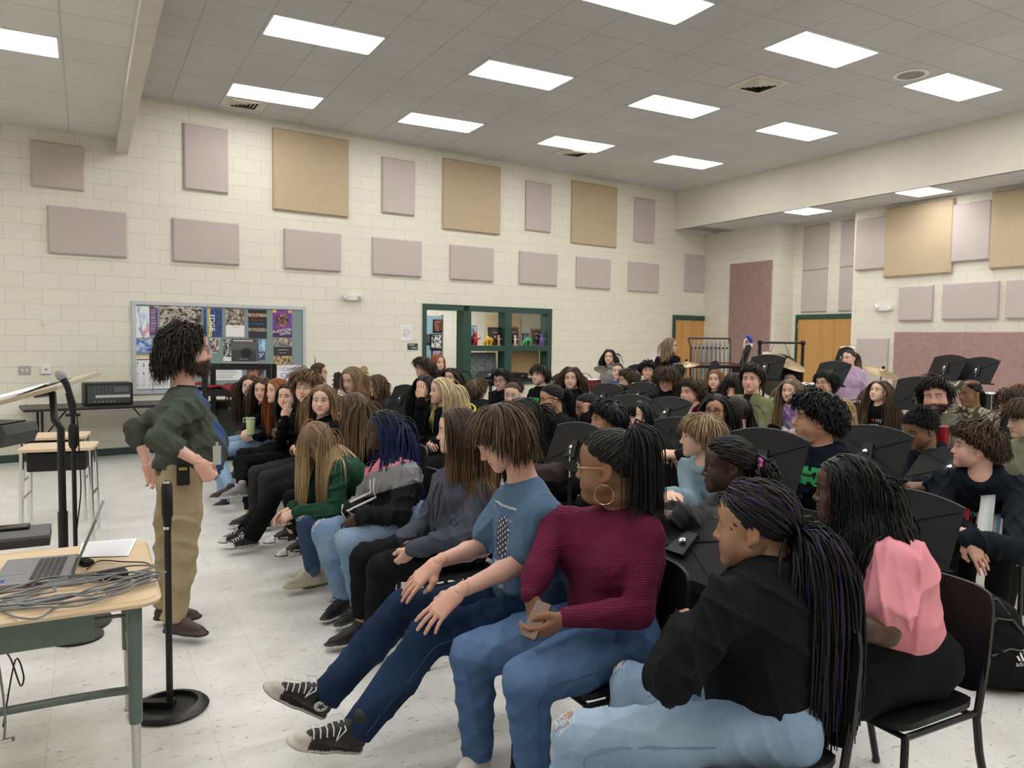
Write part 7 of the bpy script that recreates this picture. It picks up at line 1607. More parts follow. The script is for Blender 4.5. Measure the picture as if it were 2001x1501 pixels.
keyboard_percussion(1385, 712, 11.4, 'xylophone in front of the tubular bells', -.45, .9, 'rosewood')
# ================================================================ GUITARS
def guitar(px, py, d, label, rgb, tiltx):
    """headstock at the pixel; neck and body run down from it"""
    p = at(px, py, d); t = empty('guitar', p, label, 'guitar', 'guitars'); t.rotation_euler = (0, tiltx, -.4)
    MB().box((-.022, -.012, -.62), (.022, .012, -.08), bev=.005).build('neck', flat((.20, .10, .05), .4), t); MB().prism([(-.03, -.09), (.03, -.09), (.042, .08), (.0, .10), (-.042, .08)], .016, frame((0, .008, 0), (1, 0, 0), (0, 0, 1), (0, -1, 0))).build('headstock', flat(rgb, .4), t)
    for s in (-1, 1):
        for k in range(3): MB().box((s * .038 - .012, -.006, -.05 + .045 * k), (s * .038 + .012, .006, -.03 + .045 * k)).build('tuning_peg', M['chrome'], t)
    out = [(.20 * math.sin(a) * (1 - .25 * math.exp(-((a / PI - 1) % 1 - .5) ** 2 * 30)), -.80 - .22 * math.cos(a)) for a in np.linspace(0, 2 * PI, 33)[:-1]]
    MB().prism(out, .07, frame((0, .04, 0), (1, 0, 0), (0, 0, 1), (0, -1, 0))).build('body', flat((.25, .12, .05), .3), t)
guitar(659, 745, 8.0, 'dark guitar headstock beside the long-haired person in hoodie', (.03, .02, .03), .15)
guitar(712, 730, 9.6, 'pale wooden guitar headstock between guitarist and curly mullet', (.42, .30, .17), -.12)
# ================================================================ NEAR DESK AND WHAT LIES ON IT
R1 = on_z(309, 1168, .74); R2 = on_z(281, 1056, .74); Rn = on_z(0, 1216, .74)
dy = unit(R2 - R1); dx = unit(R1 - Rn); dx = unit(dx - dy * (dx @ dy)); dw, dd_ = 1.30, float(np.linalg.norm(R2 - R1)) + .02
DK = frame(R1 * (1, 1, 0), dx, dy, (0, 0, 1))          # origin: floor under the near right-hand corner, x towards it
desk = empty('desk', (0, 0, 0), 'worn maple-topped table with green steel legs holding laptop and cables', 'desk'); desk.matrix_world = DK
MB().prism([(x - dw / 2, y + dd_ / 2) for x, y in rrect(dw, dd_, .06)], .028, T(0, 0, .712)).build('top', M['maple'], desk)
m_rim = mat('desk_edge', (.16, .115, .07), .5); pr = [(x - dw / 2, y + dd_ / 2, .726) for x, y in rrect(dw + .004, dd_ + .004, .062)]
MB().tube(pr + pr[:1], .0135, 6, False).build('edge_band', M['maple'], desk, True)
m_gl = mat('desk_green', (.10, .135, .115), .4, noise=.08, nscale=12)
MB().box((-dw + .22, .06, .60), (-.20, .085, .712)).build('apron', m_gl, desk); MB().box((-dw + .22, .06, .60), (-dw + .24, dd_ - .1, .712)).build('apron', m_gl, desk)
for x, y in ((-.075, .05), (-.075, dd_ - .09), (-dw + .09, .05), (-dw + .09, dd_ - .09)):
    g = MB().tube([(x, y, .715), (x, y, .28)], [.026, .022], 14).build('leg', m_gl, desk, True); MB().tube([(x, y, .30), (x, y, .015)], [.017, .013], 12).build('leg_tube', M['steel'], g, True); MB().lathe([(.016, 0), (.018, .008), (.014, .02)], 12, T(x, y, 0)).build('foot', M['steel'], g)
    MB().tube([(x, y + (.1 if y < .2 else -.1), .66), (x, y, .64)], .01, 6).build('bolt', M['steel'], desk)
MB().tube([(-.075, .05, .36), (-.075, dd_ - .09, .36)], .011, 8).build('stretcher', m_gl, desk, True)
MB().tube([(-.085, .055, .40), (-.11, .07, .395), (-.15, .10, .385), (-.20, .115, .38), (-.30, .12, .38), (-dw + .3, .12, .38), (-dw + .2, .10, .385), (-dw + .09, .055, .40)], .015, 10).build('stretcher', m_gl, desk, True)
MB().tube([(-.075, .06, .66), (-.12, .12, .655), (-.30, .12, .655)], .008, 6).build('brace', m_gl, desk, True)
# laptop seen from the side, open
def on_desk(px, py): return on_z(px, py, .742)
lp0 = on_desk(150, 1140); lpb = on_desk(137, 1142); A0 = on_desk(0, 1152); A1 = on_desk(140, 1140); B1 = on_desk(62, 1090)
lx = unit(A1 - A0); ly = np.cross((0, 0, 1), lx)
# hinge side runs away from the camera at the picture-right end
hx_ = unit(on_desk(163, 1062) - on_desk(132, 1140)); kx = np.cross(hx_, (0, 0, 1.0)); hl0 = on_desk(134, 1140); LW = .36; LD = .25
lap = empty('laptop', hl0, 'grey laptop standing open on the near table, seen side-on', 'laptop'); LMx = frame((0, 0, 0), -kx, hx_, (0, 0, 1)); LMx = frame((0, 0, 0), unit(kx * -1.0), hx_, (0, 0, 1))
sgn_ = 1.0 if (unit(kx) @ (A0 - A1)) > 0 else -1.0; ex = unit(kx) * sgn_       # from the hinge towards the palm rest
LMx = frame((0, 0, 0), ex, hx_, (0, 0, 1)); m_al = mat('laptop_grey', (.23, .235, .25), .4, .5)
MB().box((0, 0, .0), (LD, LW, .018), LMx, bev=.004).build('base', m_al, lap)
mb = MB(); 
for r_i in range(5):
    for c_i in range(13): mb.box((.035 + r_i * .020, .035 + c_i * .0225, .018), (.051 + r_i * .020, .054 + c_i * .0225, .0205), LMx)
mb.build('keyboard', flat((.02, .02, .022), .5), lap); MB().box((.155, .12, .018), (.235, .24, .0188), LMx).build('touchpad', flat((.18, .185, .20), .4), lap)
LS = LMx @ T(-.0, 0, .018) @ Matrix.Rotation(math.radians(-22), 4, 'Y'); MB().box((-.012, 0, 0), (-.004, LW, .235), LS, bev=.003).build('lid', m_al, lap); MB().box((-.004, .012, .015), (-.0035, LW - .012, .225), LS).build('screen', flat((.016, .017, .02), .15), lap)
for y_ in (.04, LW - .08): MB().tube([LMx @ Vector((-.006, y_, .014)), LMx @ Vector((-.006, y_ + .05, .014))], .008, 8).build('hinge', M['dgrey'], lap)
for k in range(3): MB().box((.05 + k * .035, -.0006, .006), (.072 + k * .035, .001, .012), LMx).build('port', M['ink'], lap)
text_on(lap, 'intel', .02, LMx @ frame((.215, .045, .0192), (0, 1, 0), (-1, 0, 0), (0, 0, 1)), flat((.03, .12, .40)))
# second closed laptop beyond it, with a black phone on top
q0 = on_desk(0, 1078); q1 = on_desk(96, 1068); q2 = on_desk(98, 1040); e1 = unit(q1 - q0); e2 = np.cross((0, 0, 1), e1)
t = empty('closed_laptop', on_desk(98, 1066), 'closed dark grey laptop behind the open one on table', 'laptop'); Mx = frame((0, 0, 0), -e1, e2, (0, 0, 1)); MB().box((0, 0, .03), (.34, .23, .05), Mx, bev=.006).build('case', mat('slate_plastic', (.075, .078, .082), .5), t); MB().box((.0, .0, .0), (.34, .23, .03), Mx, bev=.004).build('base', flat((.03, .03, .032)), t)
t = empty('phone', on_desk(18, 1056) + np.array((0, 0, .05)), 'black phone lying on the closed laptop', 'phone'); MB().box((-.08, -.04, .002), (.08, .04, .013), Mx, bev=.004).build('case', M['black'], t); MB().box((-.074, -.035, .013), (.074, .035, .0135), Mx).build('screen', flat((.008, .008, .01), .1), t)
# printed sheet
s4 = [on_desk(*p) for p in ((153, 1090), (251, 1087), (268, 1053), (160, 1062))]; o0 = sum(s4) / 4; t = empty('printed_sheet', o0, 'white sheet of printed rows lying on the near table', 'paper')
ax_ = unit(s4[1] - s4[0]); ay_ = np.cross((0, 0, 1), ax_); mb = MB(); vs = [v - o0 + np.array((0, 0, .001)) for v in s4]; mb.add(vs + [v + np.array((0, 0, .002)) for v in vs], [(3, 2, 1, 0), (4, 5, 6, 7), (0, 1, 5, 4), (1, 2, 6, 5), (2, 3, 7, 6), (3, 0, 4, 7)]); mb.build('sheet', M['paper'], t)
mb = MB()
for k in range(15):
    f0 = .06 + .06 * k; a = vs[0] * (1 - f0) + vs[3] * f0; b = vs[1] * (1 - f0) + vs[2] * f0; a, b = a * .95 + b * .05, a * .05 + b * .95; v = ay_ * .004; z3 = np.array((0, 0, .0026)); mb.add([a + z3, b + z3, b + v + z3, a + v + z3], [(0, 1, 2, 3)])
mb.build('print', flat((.42, .44, .52)), t)
# coil of grey cable, adapters
def cable(name, pts, r, m, label, n_sub=6):
    pts = [np.asarray(p, float) for p in pts]; out = []
    for i in range(len(pts) - 1):
        p0 = pts[max(i - 1, 0)]; p1 = pts[i]; p2 = pts[i + 1]; p3 = pts[min(i + 2, len(pts) - 1)]
        for k in range(n_sub): u = k / n_sub; out.append(.5 * ((2 * p1) + (-p0 + p2) * u + (2 * p0 - 5 * p1 + 4 * p2 - p3) * u * u + (-p0 + 3 * p1 - 3 * p2 + p3) * u ** 3))
    out.append(pts[-1]); o = MB().tube(out, r, 7).build(name, m, None, True); return tag(o, label, 'cable')
r_ = np.random.default_rng(5); m_cb = mat('grey_cable', (.17, .175, .18), .45); pts = []
c0 = on_z(142, 1160, .745); U1 = unit(on_z(270, 1150, .745) - on_z(10, 1195, .745)); U2 = np.cross((0, 0, 1), U1)
for k in range(150):
    a = k * .42; ra = .24 * (1 + .20 * math.sin(k * .37) + .22 * r_.normal()); rb = .105 * (1 + .3 * math.sin(k * .23 + 1) + .22 * r_.normal()); ce = c0 + U1 * (.03 * math.sin(k * .11)) + U2 * (.016 * math.sin(k * .19))
    pts.append(ce + U1 * ra * math.cos(a) + U2 * rb * math.sin(a) + np.array((0, 0, .004 + .028 * (k / 150) * abs(math.cos(a * .5)) + .006 * r_.random())))
cable('coiled_cable', pts, .0036, m_cb, 'tangled coil of grey cable spread along the table edge')
cable('loose_cable', [on_z(0, 1190, .75), on_z(28, 1205, .748), on_z(75, 1208, .748), on_z(118, 1182, .748), on_z(180, 1170, .75)], .0036, m_cb, 'single grey cable loop at the front edge of table')
b_ = empty('power_adapter', on_z(220, 1130, .742), 'black power brick half buried in the grey cable coil', 'adapter'); MB().box((-.05, -.03, 0), (.05, .03, .028), yawm(.2), bev=.006).build('case', M['black'], b_)
b_ = empty('display_adapter', on_z(168, 1103, .742), 'small black adapter between the sheet and the cable coil', 'adapter'); MB().box((-.02, -.035, 0), (.02, .035, .02), yawm(.35), bev=.004).build('case', M['black'], b_); MB().box((-.012, .035, .004), (.012, .045, .016), yawm(.35)).build('plug', M['chrome'], b_)
cable('adapter_cord', [on_z(170, 1112, .75), on_z(195, 1096, .75), on_z(240, 1098, .75), on_z(285, 1100, .75), on_z(292, 1110, .75), on_z(258, 1118, .75)], .0028, flat((.02, .018, .02), .4), 'thin dark cord looping over the table corner')
cable('hanging_cord', [on_z(6, 1268, .60), on_z(22, 1290, .5), at(40, 1340, 2.9), at(46, 1320, 2.95), at(30, 1290, 3.0), at(6, 1420, 2.7)], .003, M['black'], 'black cord hanging under the near table')
cable('plugged_cord', [at(-10, 1260, 2.6), at(2, 1330, 2.6), at(10, 1400, 2.6), at(8, 1448, 2.6)], .004, m_cb, 'grey cord with metal plug hanging under table edge'); 
t = MB().tube([at(4, 1450, 2.6), at(26, 1444, 2.6)], .009, 8).build('audio_plug', M['chrome'], None, True); tag(t, 'silver audio plug at the end of a hanging grey cord', 'plug')
# ---- black stand with heavy round base
b0 = on_z(332, 1386, 0); t = empty('pole_stand', b0, 'black pole stand with heavy oval base beside the near table', 'stand')
MB().lathe([(.155, 0), (.165, .012), (.155, .022), (.135, .03), (.118, .032), (.115, .012)], 40).build('base', M['blackmetal'], t, True); MB().lathe([(.115, .004), (.02, .004)], 40).build('base_plate', M['black'], t)
MB().box((-.13, -.022, .012), (.02, .022, .04), yawm(-.5)).build('base_bridge', M['blackmetal'], t)
hgt = 1.02; MB().tube([(0, 0, .03), (0, 0, hgt * .80)], .0145, 12).build('post', M['blackmetal'], t, True); MB().lathe([(.0165, hgt * .80), (.0165, hgt * .80 + .012)], 14).build('ring', M['chrome'], t); MB().lathe([(.0165, hgt * .80 + .012), (.019, hgt * .85), (.0235, hgt * .86), (.0235, hgt - .015), (.021, hgt - .012), (.021, hgt)], 16).build('sleeve', M['black'], t, True); MB().lathe([(.016, hgt), (.014, hgt + .01)], 12).build('cap', M['chrome'], t)
# ================================================================ LECTERN, MICROPHONE, KEYBOARD
lc = at(60, 768, 4.4); t = empty('lectern', (lc[0], lc[1], 0), 'tilted wooden lectern board on a black bent post with papers', 'lectern'); t.rotation_euler = (0, 0, -.05)
pl = at(126, 800, 4.4) - lc; LB = frame((0, 0, lc[2]), CM[:, 0] * np.array((1, 1, 0)) * 1.0 + np.array((0, 0, .24)), unit(np.cross(np.cross((CM[:, 0] * np.array((1, 1, 0)) + np.array((0, 0, .24))), (CM[:, 1] * (1, 1, 0) + np.array((0, 0, .10)))), CM[:, 0])), (0, 0, 1))
ex_ = unit(CM[:, 0] * np.array((1, 1, 0)) + np.array((0, 0, .27))); ey_ = unit(CM[:, 1] * np.array((1, 1, 0)) + np.array((0, 0, .16))); ez_ = np.cross(ex_, ey_); LB = frame((0, 0, lc[2]), ex_, ey_, ez_)
MB().box((-.42, -.20, -.012), (.30, .22, .012), LB, bev=.004).build('board', wood_mat('pale_board', (.40, .33, .24), (.46, .39, .29)), t)
px_ = [(.255, -.06, -.012), (.10, -.02, -.02)]; e0 = at(122, 830, 4.35) - np.array((lc[0], lc[1], 0)); e1 = at(128, 900, 4.35) - np.array((lc[0], lc[1], 0)); a0 = LB @ Vector((.02, .0, -.015))
MB().tube([a0, LB @ Vector((.12, 0, -.035)), tuple(e0 + np.array((-.03, 0, .03))), tuple(e0 + np.array((0, 0, -.02))), (e0[0], e0[1], .62)], .020, 10).build('arm', M['blackmetal'], t, True); MB().tube([(e0[0], e0[1], .66), (e0[0], e0[1], .03)], .026, 12).build('post', M['blackmetal'], t, True); MB().lathe([(.24, 0), (.24, .015), (.03, .05)], 30, T(e0[0], e0[1], 0)).build('base', M['blackmetal'], t, True)
t = empty('papers', lc, 'white papers lying on the lectern board', 'papers')
LB2 = frame((0, 0, 0), ex_, ey_, ez_)
for k in range(4): MB().box((-.40 + .02 * k, -.19 + .01 * k, .013 + .004 * k), (.02 + .02 * k, .14 - .02 * k, .016 + .004 * k), LB2 @ Matrix.Rotation(.05 * k - .06, 4, 'Z')).build('page', M['paper'], t)
MB().box((-.42, -.195, .012), (.16, .16, .0135), LB2).build('folder', M['blackmatte'], t)
m0 = at(142, 800, 4.15); t = empty('microphone_stand', (m0[0], m0[1], 0), 'black straight microphone stand with clip beside the lectern', 'microphone stand')
mt = at(133, 768, 4.15) - np.array((m0[0], m0[1], 0)); MB().tube([(0, 0, .03), (0, 0, m0[2])], .0115, 10).build('post', M['blackmetal'], t, True); MB().lathe([(.018, m0[2] - .21), (.024, m0[2] - .19), (.024, m0[2] - .10), (.016, m0[2] - .08)], 14).build('clutch', M['black'], t, True); MB().tube([(0, 0, m0[2] - .02), tuple(mt)], .014, 8).build('clip', M['black'], t, True); MB().tube([(-.035, 0, m0[2] - .03), (.035, 0, m0[2] - .03)], .009, 8).build('wing_nut', M['black'], t); MB().lathe([(.13, 0), (.13, .014), (.02, .04)], 28).build('base', M['blackmetal'], t, True)
h0 = at(113, 725, 4.13); h1 = at(128, 748, 4.14); h2 = at(146, 796, 4.16); t = empty('microphone', h1, 'black handheld microphone with silver mesh head in its stand clip', 'microphone')
MB().tube([h0 - h1 + (h1 - h0) * .02, h0 - h1 + (h1 - h0) * .25, h0 - h1 + (h1 - h0) * .55, h0 - h1 + (h1 - h0) * .7], [.017, .0255, .0255, .020], 14).build('mesh_head', mat('mic_mesh', (.35, .35, .36), .45, .8, bump=.8, bscale=900), t, True); MB().tube([h0 - h1 + (h1 - h0) * .68, (h1 - h0) * .1, h2 - h1], [.019, .017, .012], 12).build('handle', M['black'], t, True)
cable('audio_cable', [h2, at(152, 830, 4.15), at(155, 890, 4.15), at(158, 960, 4.15), at(150, 1040, 4.2), at(150, 1100, 4.25)], .0035, M['black'], 'black microphone cord hanging down the stand')
k0 = at(76, 842, 4.9); t = empty('keyboard_case', k0, 'dark grey keyboard body on the left side behind the lectern', 'keyboard'); t['label'] = 'dark grey electronic keyboard end behind the lectern post'
KX = frame((0, 0, 0), unit(CM[:, 0] * (1, 1, 0)), unit(CM[:, 1] * (1, 1, 0)), (0, 0, 1)); MB().prism([(-1.1, -.065), (-.03, -.065), (0, .01), (-.02, .065), (-1.1, .065)], .32, frame((0, 0, 0), unit(CM[:, 0] * (1, 1, 0)), (0, 0, 1), -unit(CM[:, 1] * (1, 1, 0)))).build('body', M['dgrey'], t)
MB().box((-1.05, -.32, .066), (-.05, -.05, .075), KX).build('key_bed', M['black'], t)
for x_ in (-.9, -.45): MB().tube([KX @ Vector((x_, -.05, -.065)), KX @ Vector((x_, -.25, -k0[2] + .02))], .016, 8).build('leg', M['blackmetal'], t, True)
# ================================================================ STUDENT DESKS
def student_desk(px, py, d, label, w=.53, dp=.42):
    p = at(px, py, d); p[2] = 0; t = empty('student_desk', p, label, 'desk', 'student desks'); t.rotation_euler = (0, 0, -.12)
    MB().prism(rrect(w, dp, .05), .022, T(0, 0, .735)).build('top', mat('desk_laminate', (.60, .45, .31), .4), t); MB().box((-w / 2 + .06, -dp / 2 + .03, .575), (w / 2 - .06, dp / 2 - .05, .725), bev=.012).build('book_box', M['black'], t)
    for x in (-w / 2 + .03, w / 2 - .03):
        for y in (-dp / 2 + .05, dp / 2 - .05): MB().tube([(x, y, .735), (x * 1.03, y * 1.05, .35), (x * 1.06, y * 1.12, .012)], .014, 10).build('leg', M['chrome'], t, True)
        MB().tube([(x * 1.03, -dp / 2 + .05, .36), (x * 1.03, dp / 2 - .05, .36)], .010, 8).build('side_rail', M['chrome'], t, True); MB().tube([(x * .95, -dp / 2 + .03, .60), (x * 1.0, -dp / 2 + .04, .36)], .008, 6).build('brace', M['chrome'], t, True)
student_desk(117, 876, 6.25, 'nearer maple school desk with black book box behind the lectern'); student_desk(108, 856, 6.9, 'farther maple school desk tucked behind the first one')
# ================================================================ FOLDING TABLE, MIXER, RACK, AMPS
t = empty('folding_table', (0, 0, 0), 'long dark folding table against the block wall holding a mixer', 'table'); t.matrix_world = frame(wa(1.62, 0, .42), UA, NA, (0, 0, 1))
MB().prism(rrect(1.75, .72, .03), .035, T(0, 0, .705)).build('top', mat('dark_laminate', (.030, .024, .022), .4), t); MB().prism(rrect(1.752, .722, .03), .012, T(0, 0, .712)).build('edge', M['black'], t)
for x in (-.68, .68):
    for y in (-.28, .28): MB().tube([(x, y, .705), (x, y, .012)], .016, 8).build('leg', M['blackmetal'], t, True)
    MB().tube([(x, -.28, .25), (x, .28, .25)], .012, 8).build('crossbar', M['blackmetal'], t, True); MB().tube([(x, 0, .30), (x * .55, 0, .70)], .010, 6).build('brace', M['blackmetal'], t, True)
t = empty('mixer', (0, 0, 0), 'black powered mixer with silver fader strip on the folding table', 'mixer'); t.matrix_world = frame(wa(1.70, .74, .45), UA, NA, (0, 0, 1))
MB().box((-.28, -.15, 0), (.28, .15, .29), bev=.02).build('case', M['black'], t); MB().box((-.25, -.158, .03), (.25, -.148, .26)).build('panel', M['dgrey'], t); MB().box((-.16, -.161, .10), (.24, -.157, .135)).build('strip', flat((.45, .46, .48), .4), t)
for k in range(6):
    MB().lathe([(.010, 0), (.008, .014)], 8, frame((-.17 + .045 * k, -.158, .05), (1, 0, 0), (0, 0, 1), (0, -1, 0))).build('fader_knob', flat((.30, .31, .33)), t)
    for q in range(4): MB().lathe([(.007, 0), (.006, .010)], 8, frame((-.17 + .045 * k, -.158, .155 + .025 * q), (1, 0, 0), (0, 0, 1), (0, -1, 0))).build('knob', flat((.16, .17, .19)), t)
MB().box((.06, -.160, .17), (.22, -.157, .235)).build('display', flat((.10, .11, .13), .3), t)
rp = at(470, 800, 9.9); rk = empty('equipment_rack', (rp[0], rp[1], 0), 'black open rack frame with red cloth behind standing man', 'rack'); rk.rotation_euler = (0, 0, -.35); zt = at(470, 712, 9.9)[2]; zm = at(470, 752, 9.9)[2]
for x in (-.385, .385):
    for y in (-.2, .25): MB().box((x - .03, y - .03, 0), (x + .03, y + .03, zt)).build('upright', M['black'], rk)
for z_ in (zt - .03, zm - .10): MB().box((-.40, -.235, z_ - .03), (.40, -.195, z_ + .03)).build('rail', M['black'], rk); MB().box((-.40, .23, z_ - .03), (.40, .27, z_ + .03)).build('rail', M['black'], rk)
MB().box((-.55, -.22, zm - .07), (.62, .26, zm - .04)).build('shelf', M['black'], rk)
t = empty('red_cloth', (rp[0], rp[1], zm - .04), 'dark red cloth draped over the rack shelf', 'cloth'); t.rotation_euler = rk.rotation_euler
V = []; nx_, ny_ = 40, 14
for i in range(nx_):
    for j in range(ny_): x = -.56 + 1.2 * i / (nx_ - 1); y = -.22 + .46 * j / (ny_ - 1); V.append((x, y, .02 + .045 * (.5 + .5 * math.sin(x * 9 + y * 5)) + .02 * math.sin(x * 23)))
F_ = [(i * ny_ + j, (i + 1) * ny_ + j, (i + 1) * ny_ + j + 1, i * ny_ + j + 1) for i in range(nx_ - 1) for j in range(ny_ - 1)]
o = MB().add(V, F_).build('drape', flat((.22, .014, .026), .8), t, True); o.modifiers.new('thick', 'SOLIDIFY').thickness = .03
bx = at(479, 684, 9.85); t = empty('speaker_box', (bx[0], bx[1], bx[2]), 'dark grey boxed loudspeaker sitting on top of the black rack', 'box'); t.rotation_euler = (0, 0, -.35); t.scale = (1.1, 1.1, 1.1)
MB().box((-.135, -.10, -.13), (.135, .12, .13), bev=.004).build('carton', flat((.040, .042, .044), .5), t); MB().box((-.115, -.102, .098), (.105, -.0995, .118)).build('label_strip', flat((.42, .42, .42)), t); MB().box((-.134, -.1012, .0), (.134, -.0998, .09)).build('upper_panel', flat((.10, .105, .11)), t)
for r0, r1, c_ in ((.058, .040, (.012, .012, .014)), (.022, .004, (.03, .03, .032))): MB().lathe([(r0, 0), (r1, .002)], 28, frame((.03, -.1015, -.03), (1, 0, 0), (0, 0, 1), (0, -1, 0))).build('cone_print', flat(c_), t)
text_on(t, 'BEST CUBE', .018, frame((.0, -.102, -.105), (1, 0, 0), (0, 0, 1), (0, -1, 0)), flat((.5, .5, .5)))
ap = at(450, 822, 10.3); t = empty('guitar_amplifier', (ap[0], ap[1], 0), 'black guitar amplifier with grille cloth on floor behind front row', 'amplifier'); t.rotation_euler = (0, 0, -.35); za = at(450, 782, 10.3)[2]
MB().box((-.25, -.15, 0.02), (.25, .15, za), bev=.02).build('cabinet', M['blackmatte'], t); MB().box((-.21, -.156, .06), (.21, -.148, za - .10), bev=.02).build('grille', flat((.03, .032, .036)), t); text_on(t, 'Roland', .07, frame((.10, -.158, za - .10), (1, 0, 0), (0, 0, 1), (0, -1, 0)), flat((.70, .70, .70))); MB().tube([(-.06, 0, za), (-.05, 0, za + .05), (.05, 0, za + .05), (.06, 0, za)], .010, 6).build('handle', M['black'], t, True)
# ================================================================ SMALL THINGS
def tumbler(px, py, d, r0, r1, h, rgb, label, name='tumbler', lid=None, straw=False, floor=False):
    p = at(px, py, d); 
    if floor: p[2] = 0
    t = empty(name, p, label, name.replace('_', ' ')); MB().lathe([(r0, 0), (r0 + .002, .004), (r1, h)], 24).build('cup', flat(rgb, .35), t, True); MB().lathe([(r1 * 1.03, h), (r1 * 1.03, h + .012), (r1 * .8, h + .016)], 24).build('lid', flat(lid or (.5, .5, .5), .4), t)
    if straw: MB().tube([(.01, 0, h), (.02, 0, h + .10)], .004, 6).build('straw', flat((.55, .55, .55)), t)
    return t
tumbler(1841, 885, 5.12, .032, .046, .165, (.36, .012, .022), 'red steel tumbler held up by the bearded teen', lid=(.25, .02, .03)); tumbler(720, 1232, 4.28, .040, .042, .185, (.70, .42, .42), 'pale pink tumbler on floor behind black sneakers', lid=(.62, .35, .36), floor=True); tumbler(543, 862, 7.05, .036, .045, .10, (.035, .037, .04), 'dark grey cup with straw on the lap of the thinker', lid=(.10, .10, .105), straw=True)
t = tumbler(490, 848, 7.78, .038, .046, .15, (.50, .58, .30), 'pale green drink bottle held by the brown-haired person', 'drink_bottle', lid=(.28, .42, .32)); MB().tube([(-.045, 0, .13), (-.07, 0, .12), (-.07, 0, .16), (-.03, 0, .17)], .007, 6).build('loop', flat((.28, .42, .32)), t, True)
t = empty('phone', at(1048, 1212, 2.60), 'brown-cased phone held in both hands by maroon top', 'phone'); PM = frame((0, 0, 0), vcam(.45, .4, .8), vcam(.75, -.6, -.1), unit(np.cross(vcam(.45, .4, .8), vcam(.75, -.6, -.1)))); MB().box((-.065, -.032, -.006), (.065, .032, .004), PM, bev=.004).build('case', flat((.14, .085, .055), .4), t); MB().box((-.066, -.032, .004), (.066, .032, .0048), PM).build('screen', flat((.012, .012, .014), .1), t)
# backpack on the floor
bp = on_z(1950, 1345, 0); t = empty('backpack', bp, 'black backpack with white three-stripe mark leaning under a chair', 'backpack'); s = SDF(); r2 = CM[:, 0] * (1, 1, 0); r2 = unit(r2); f2 = np.cross((0, 0, 1), r2)
s.cone((-.02 * r2 + np.array((0, 0, .14))), (-.10 * r2 + np.array((0, 0, .36))), .14, .10, .06, (f2, .8)); s.cone(.10 * r2 + np.array((0, 0, .12)), -.02 * r2 + np.array((0, 0, .34)), .12, .09, .06, (f2, .85)); s.ell(.02 * r2 - f2 * .11 * -1 + np.array((0, 0, .14)), (.12, .10, .12), .04); s.ell(.14 * r2 + np.array((0, 0, .06)), (.07, .07, .055), .03); s.disp = wrinkle(.010, 77, 30); V, F = s.mesh(.009); V[:, 2] = np.maximum(V[:, 2], .004)
link_mesh('body', raw_mesh('bag', V, [F], np.tile((.010, .010, .011), (len(V), 1))), M['cloth'], t); bvb = BVHTree.FromPolygons([tuple(v) for v in V], [tuple(int(i) for i in q) for q in F])
def bag_line(pts, r, m, name, up=.006):
    out = []
    for a, b in pts:
        q = r2 * a + np.array((0, 0, b)) - f2 * .6; h = bvb.ray_cast(Vector(q), Vector(f2), 1.2); out.append((np.array(h[0]) if h[0] is not None else r2 * a + np.array((0, 0, b)) - f2 * .12) - f2 * up)
    return MB().tube(out, r, 6).build(name, m, t, True)
bag_line([(-.16, .18), (-.13, .30), (-.08, .38), (.0, .37), (.06, .30)], .006, M['dgrey'], 'zipper'); bag_line([(-.10, .20), (-.02, .24), (.08, .22), (.14, .16)], .005, M['dgrey'], 'pocket_zipper'); bag_line([(-.15, .36), (-.12, .44), (-.05, .45), (-.02, .39)], .012, M['black'], 'handle', 0); bag_line([(.12, .05), (.20, .08), (.24, .03)], .014, M['black'], 'strap', .01)
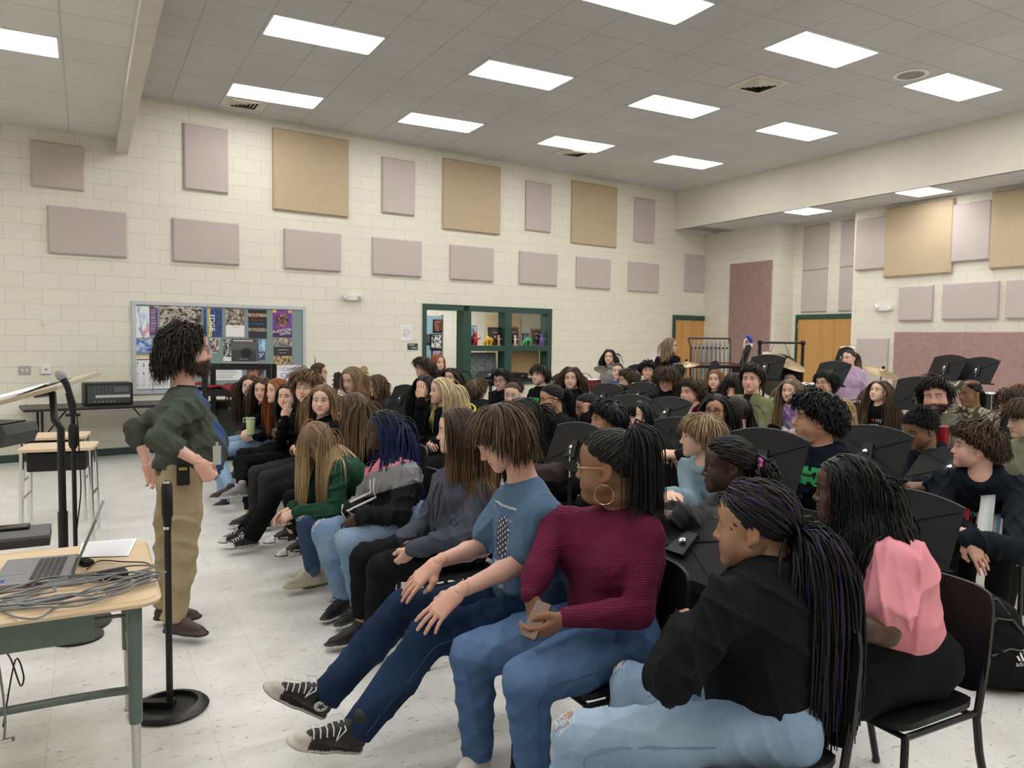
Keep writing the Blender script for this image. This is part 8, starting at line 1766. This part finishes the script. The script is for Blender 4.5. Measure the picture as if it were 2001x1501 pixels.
def bag_flat(me, a0, b0, name):
    co = [v.co.copy() for v in me.vertices]
    for v, c_ in zip(me.vertices, co):
        q = r2 * (a0 + c_.x) + np.array((0, 0, b0 + c_.y)) - f2 * .6; h = bvb.ray_cast(Vector(q), Vector(f2), 1.2); v.co = Vector((np.array(h[0]) if h[0] is not None else q + f2 * .45) - f2 * .004)
    return link_mesh(name, me, flat((.72, .72, .72)), t)
for k in range(3):
    mb = MB(); h_ = .022 + .014 * k; x_ = -.008 + .018 * k; n_ = 5
    mb.add([(x_ + .010 * (j / n_) * 0 - .010 * j / n_ + dxx, h_ * j / n_, 0) for j in range(n_ + 1) for dxx in (0, .011)], [(2 * j, 2 * j + 1, 2 * j + 3, 2 * j + 2) for j in range(n_)]); me_ = bpy.data.meshes.new('bar'); me_.from_pydata(mb.V, [], mb.F); bag_flat(me_, .025, .185, 'logo_bar')
bag_flat(text_mesh('adidas', .030, 0), .04, .170, 'lettering')
# long black bench edge and cases by the office window
t = empty('equipment_table', wa(8.35, 0, .95), 'black equipment table with cases before the office window', 'table'); t.rotation_euler = (0, 0, WA); MB().box((-.85, -.25, .93), (.95, .25, .98)).build('top', M['black'], t)
for x in (-.75, .85):
    for y in (-.2, .2): MB().tube([(x, y, .93), (x, y, .01)], .02, 8).build('leg', M['blackmetal'], t, True)
t = empty('equipment_case', wa(8.0, .98, .95), 'black case lying on the equipment table', 'case'); t.rotation_euler = (0, 0, WA); MB().box((-.40, -.2, 0), (.10, .2, .10), bev=.02).build('shell', M['blackmatte'], t); MB().box((-.05, -.205, .04), (0, -.195, .06)).build('latch', M['chrome'], t)
t = empty('folded_papers', wa(8.45, .98, .95), 'white folded papers on the equipment table', 'paper'); t.rotation_euler = (0, 0, WA); MB().box((-.12, -.10, 0), (.14, .10, .025), bev=.004).build('page', M['paper'], t)
t = empty('duffel_bag', wa(7.15, 0, -.6), 'black bags piled inside the office doorway', 'bag'); s = SDF(); s.ell((0, 0, .55), (.35, .22, .5), .05); s.ell((.25, 0, .9), (.25, .18, .16), .08); s.ell((-.15, 0, 1.0), (.18, .15, .14), .08); s.disp = wrinkle(.02, 9, 18); V, F = s.mesh(.02); V[:, 2] = np.maximum(V[:, 2], 0); link_mesh('body', raw_mesh('bag', V, [F], np.tile((.012, .012, .013), (len(V), 1))), M['cloth'], t)
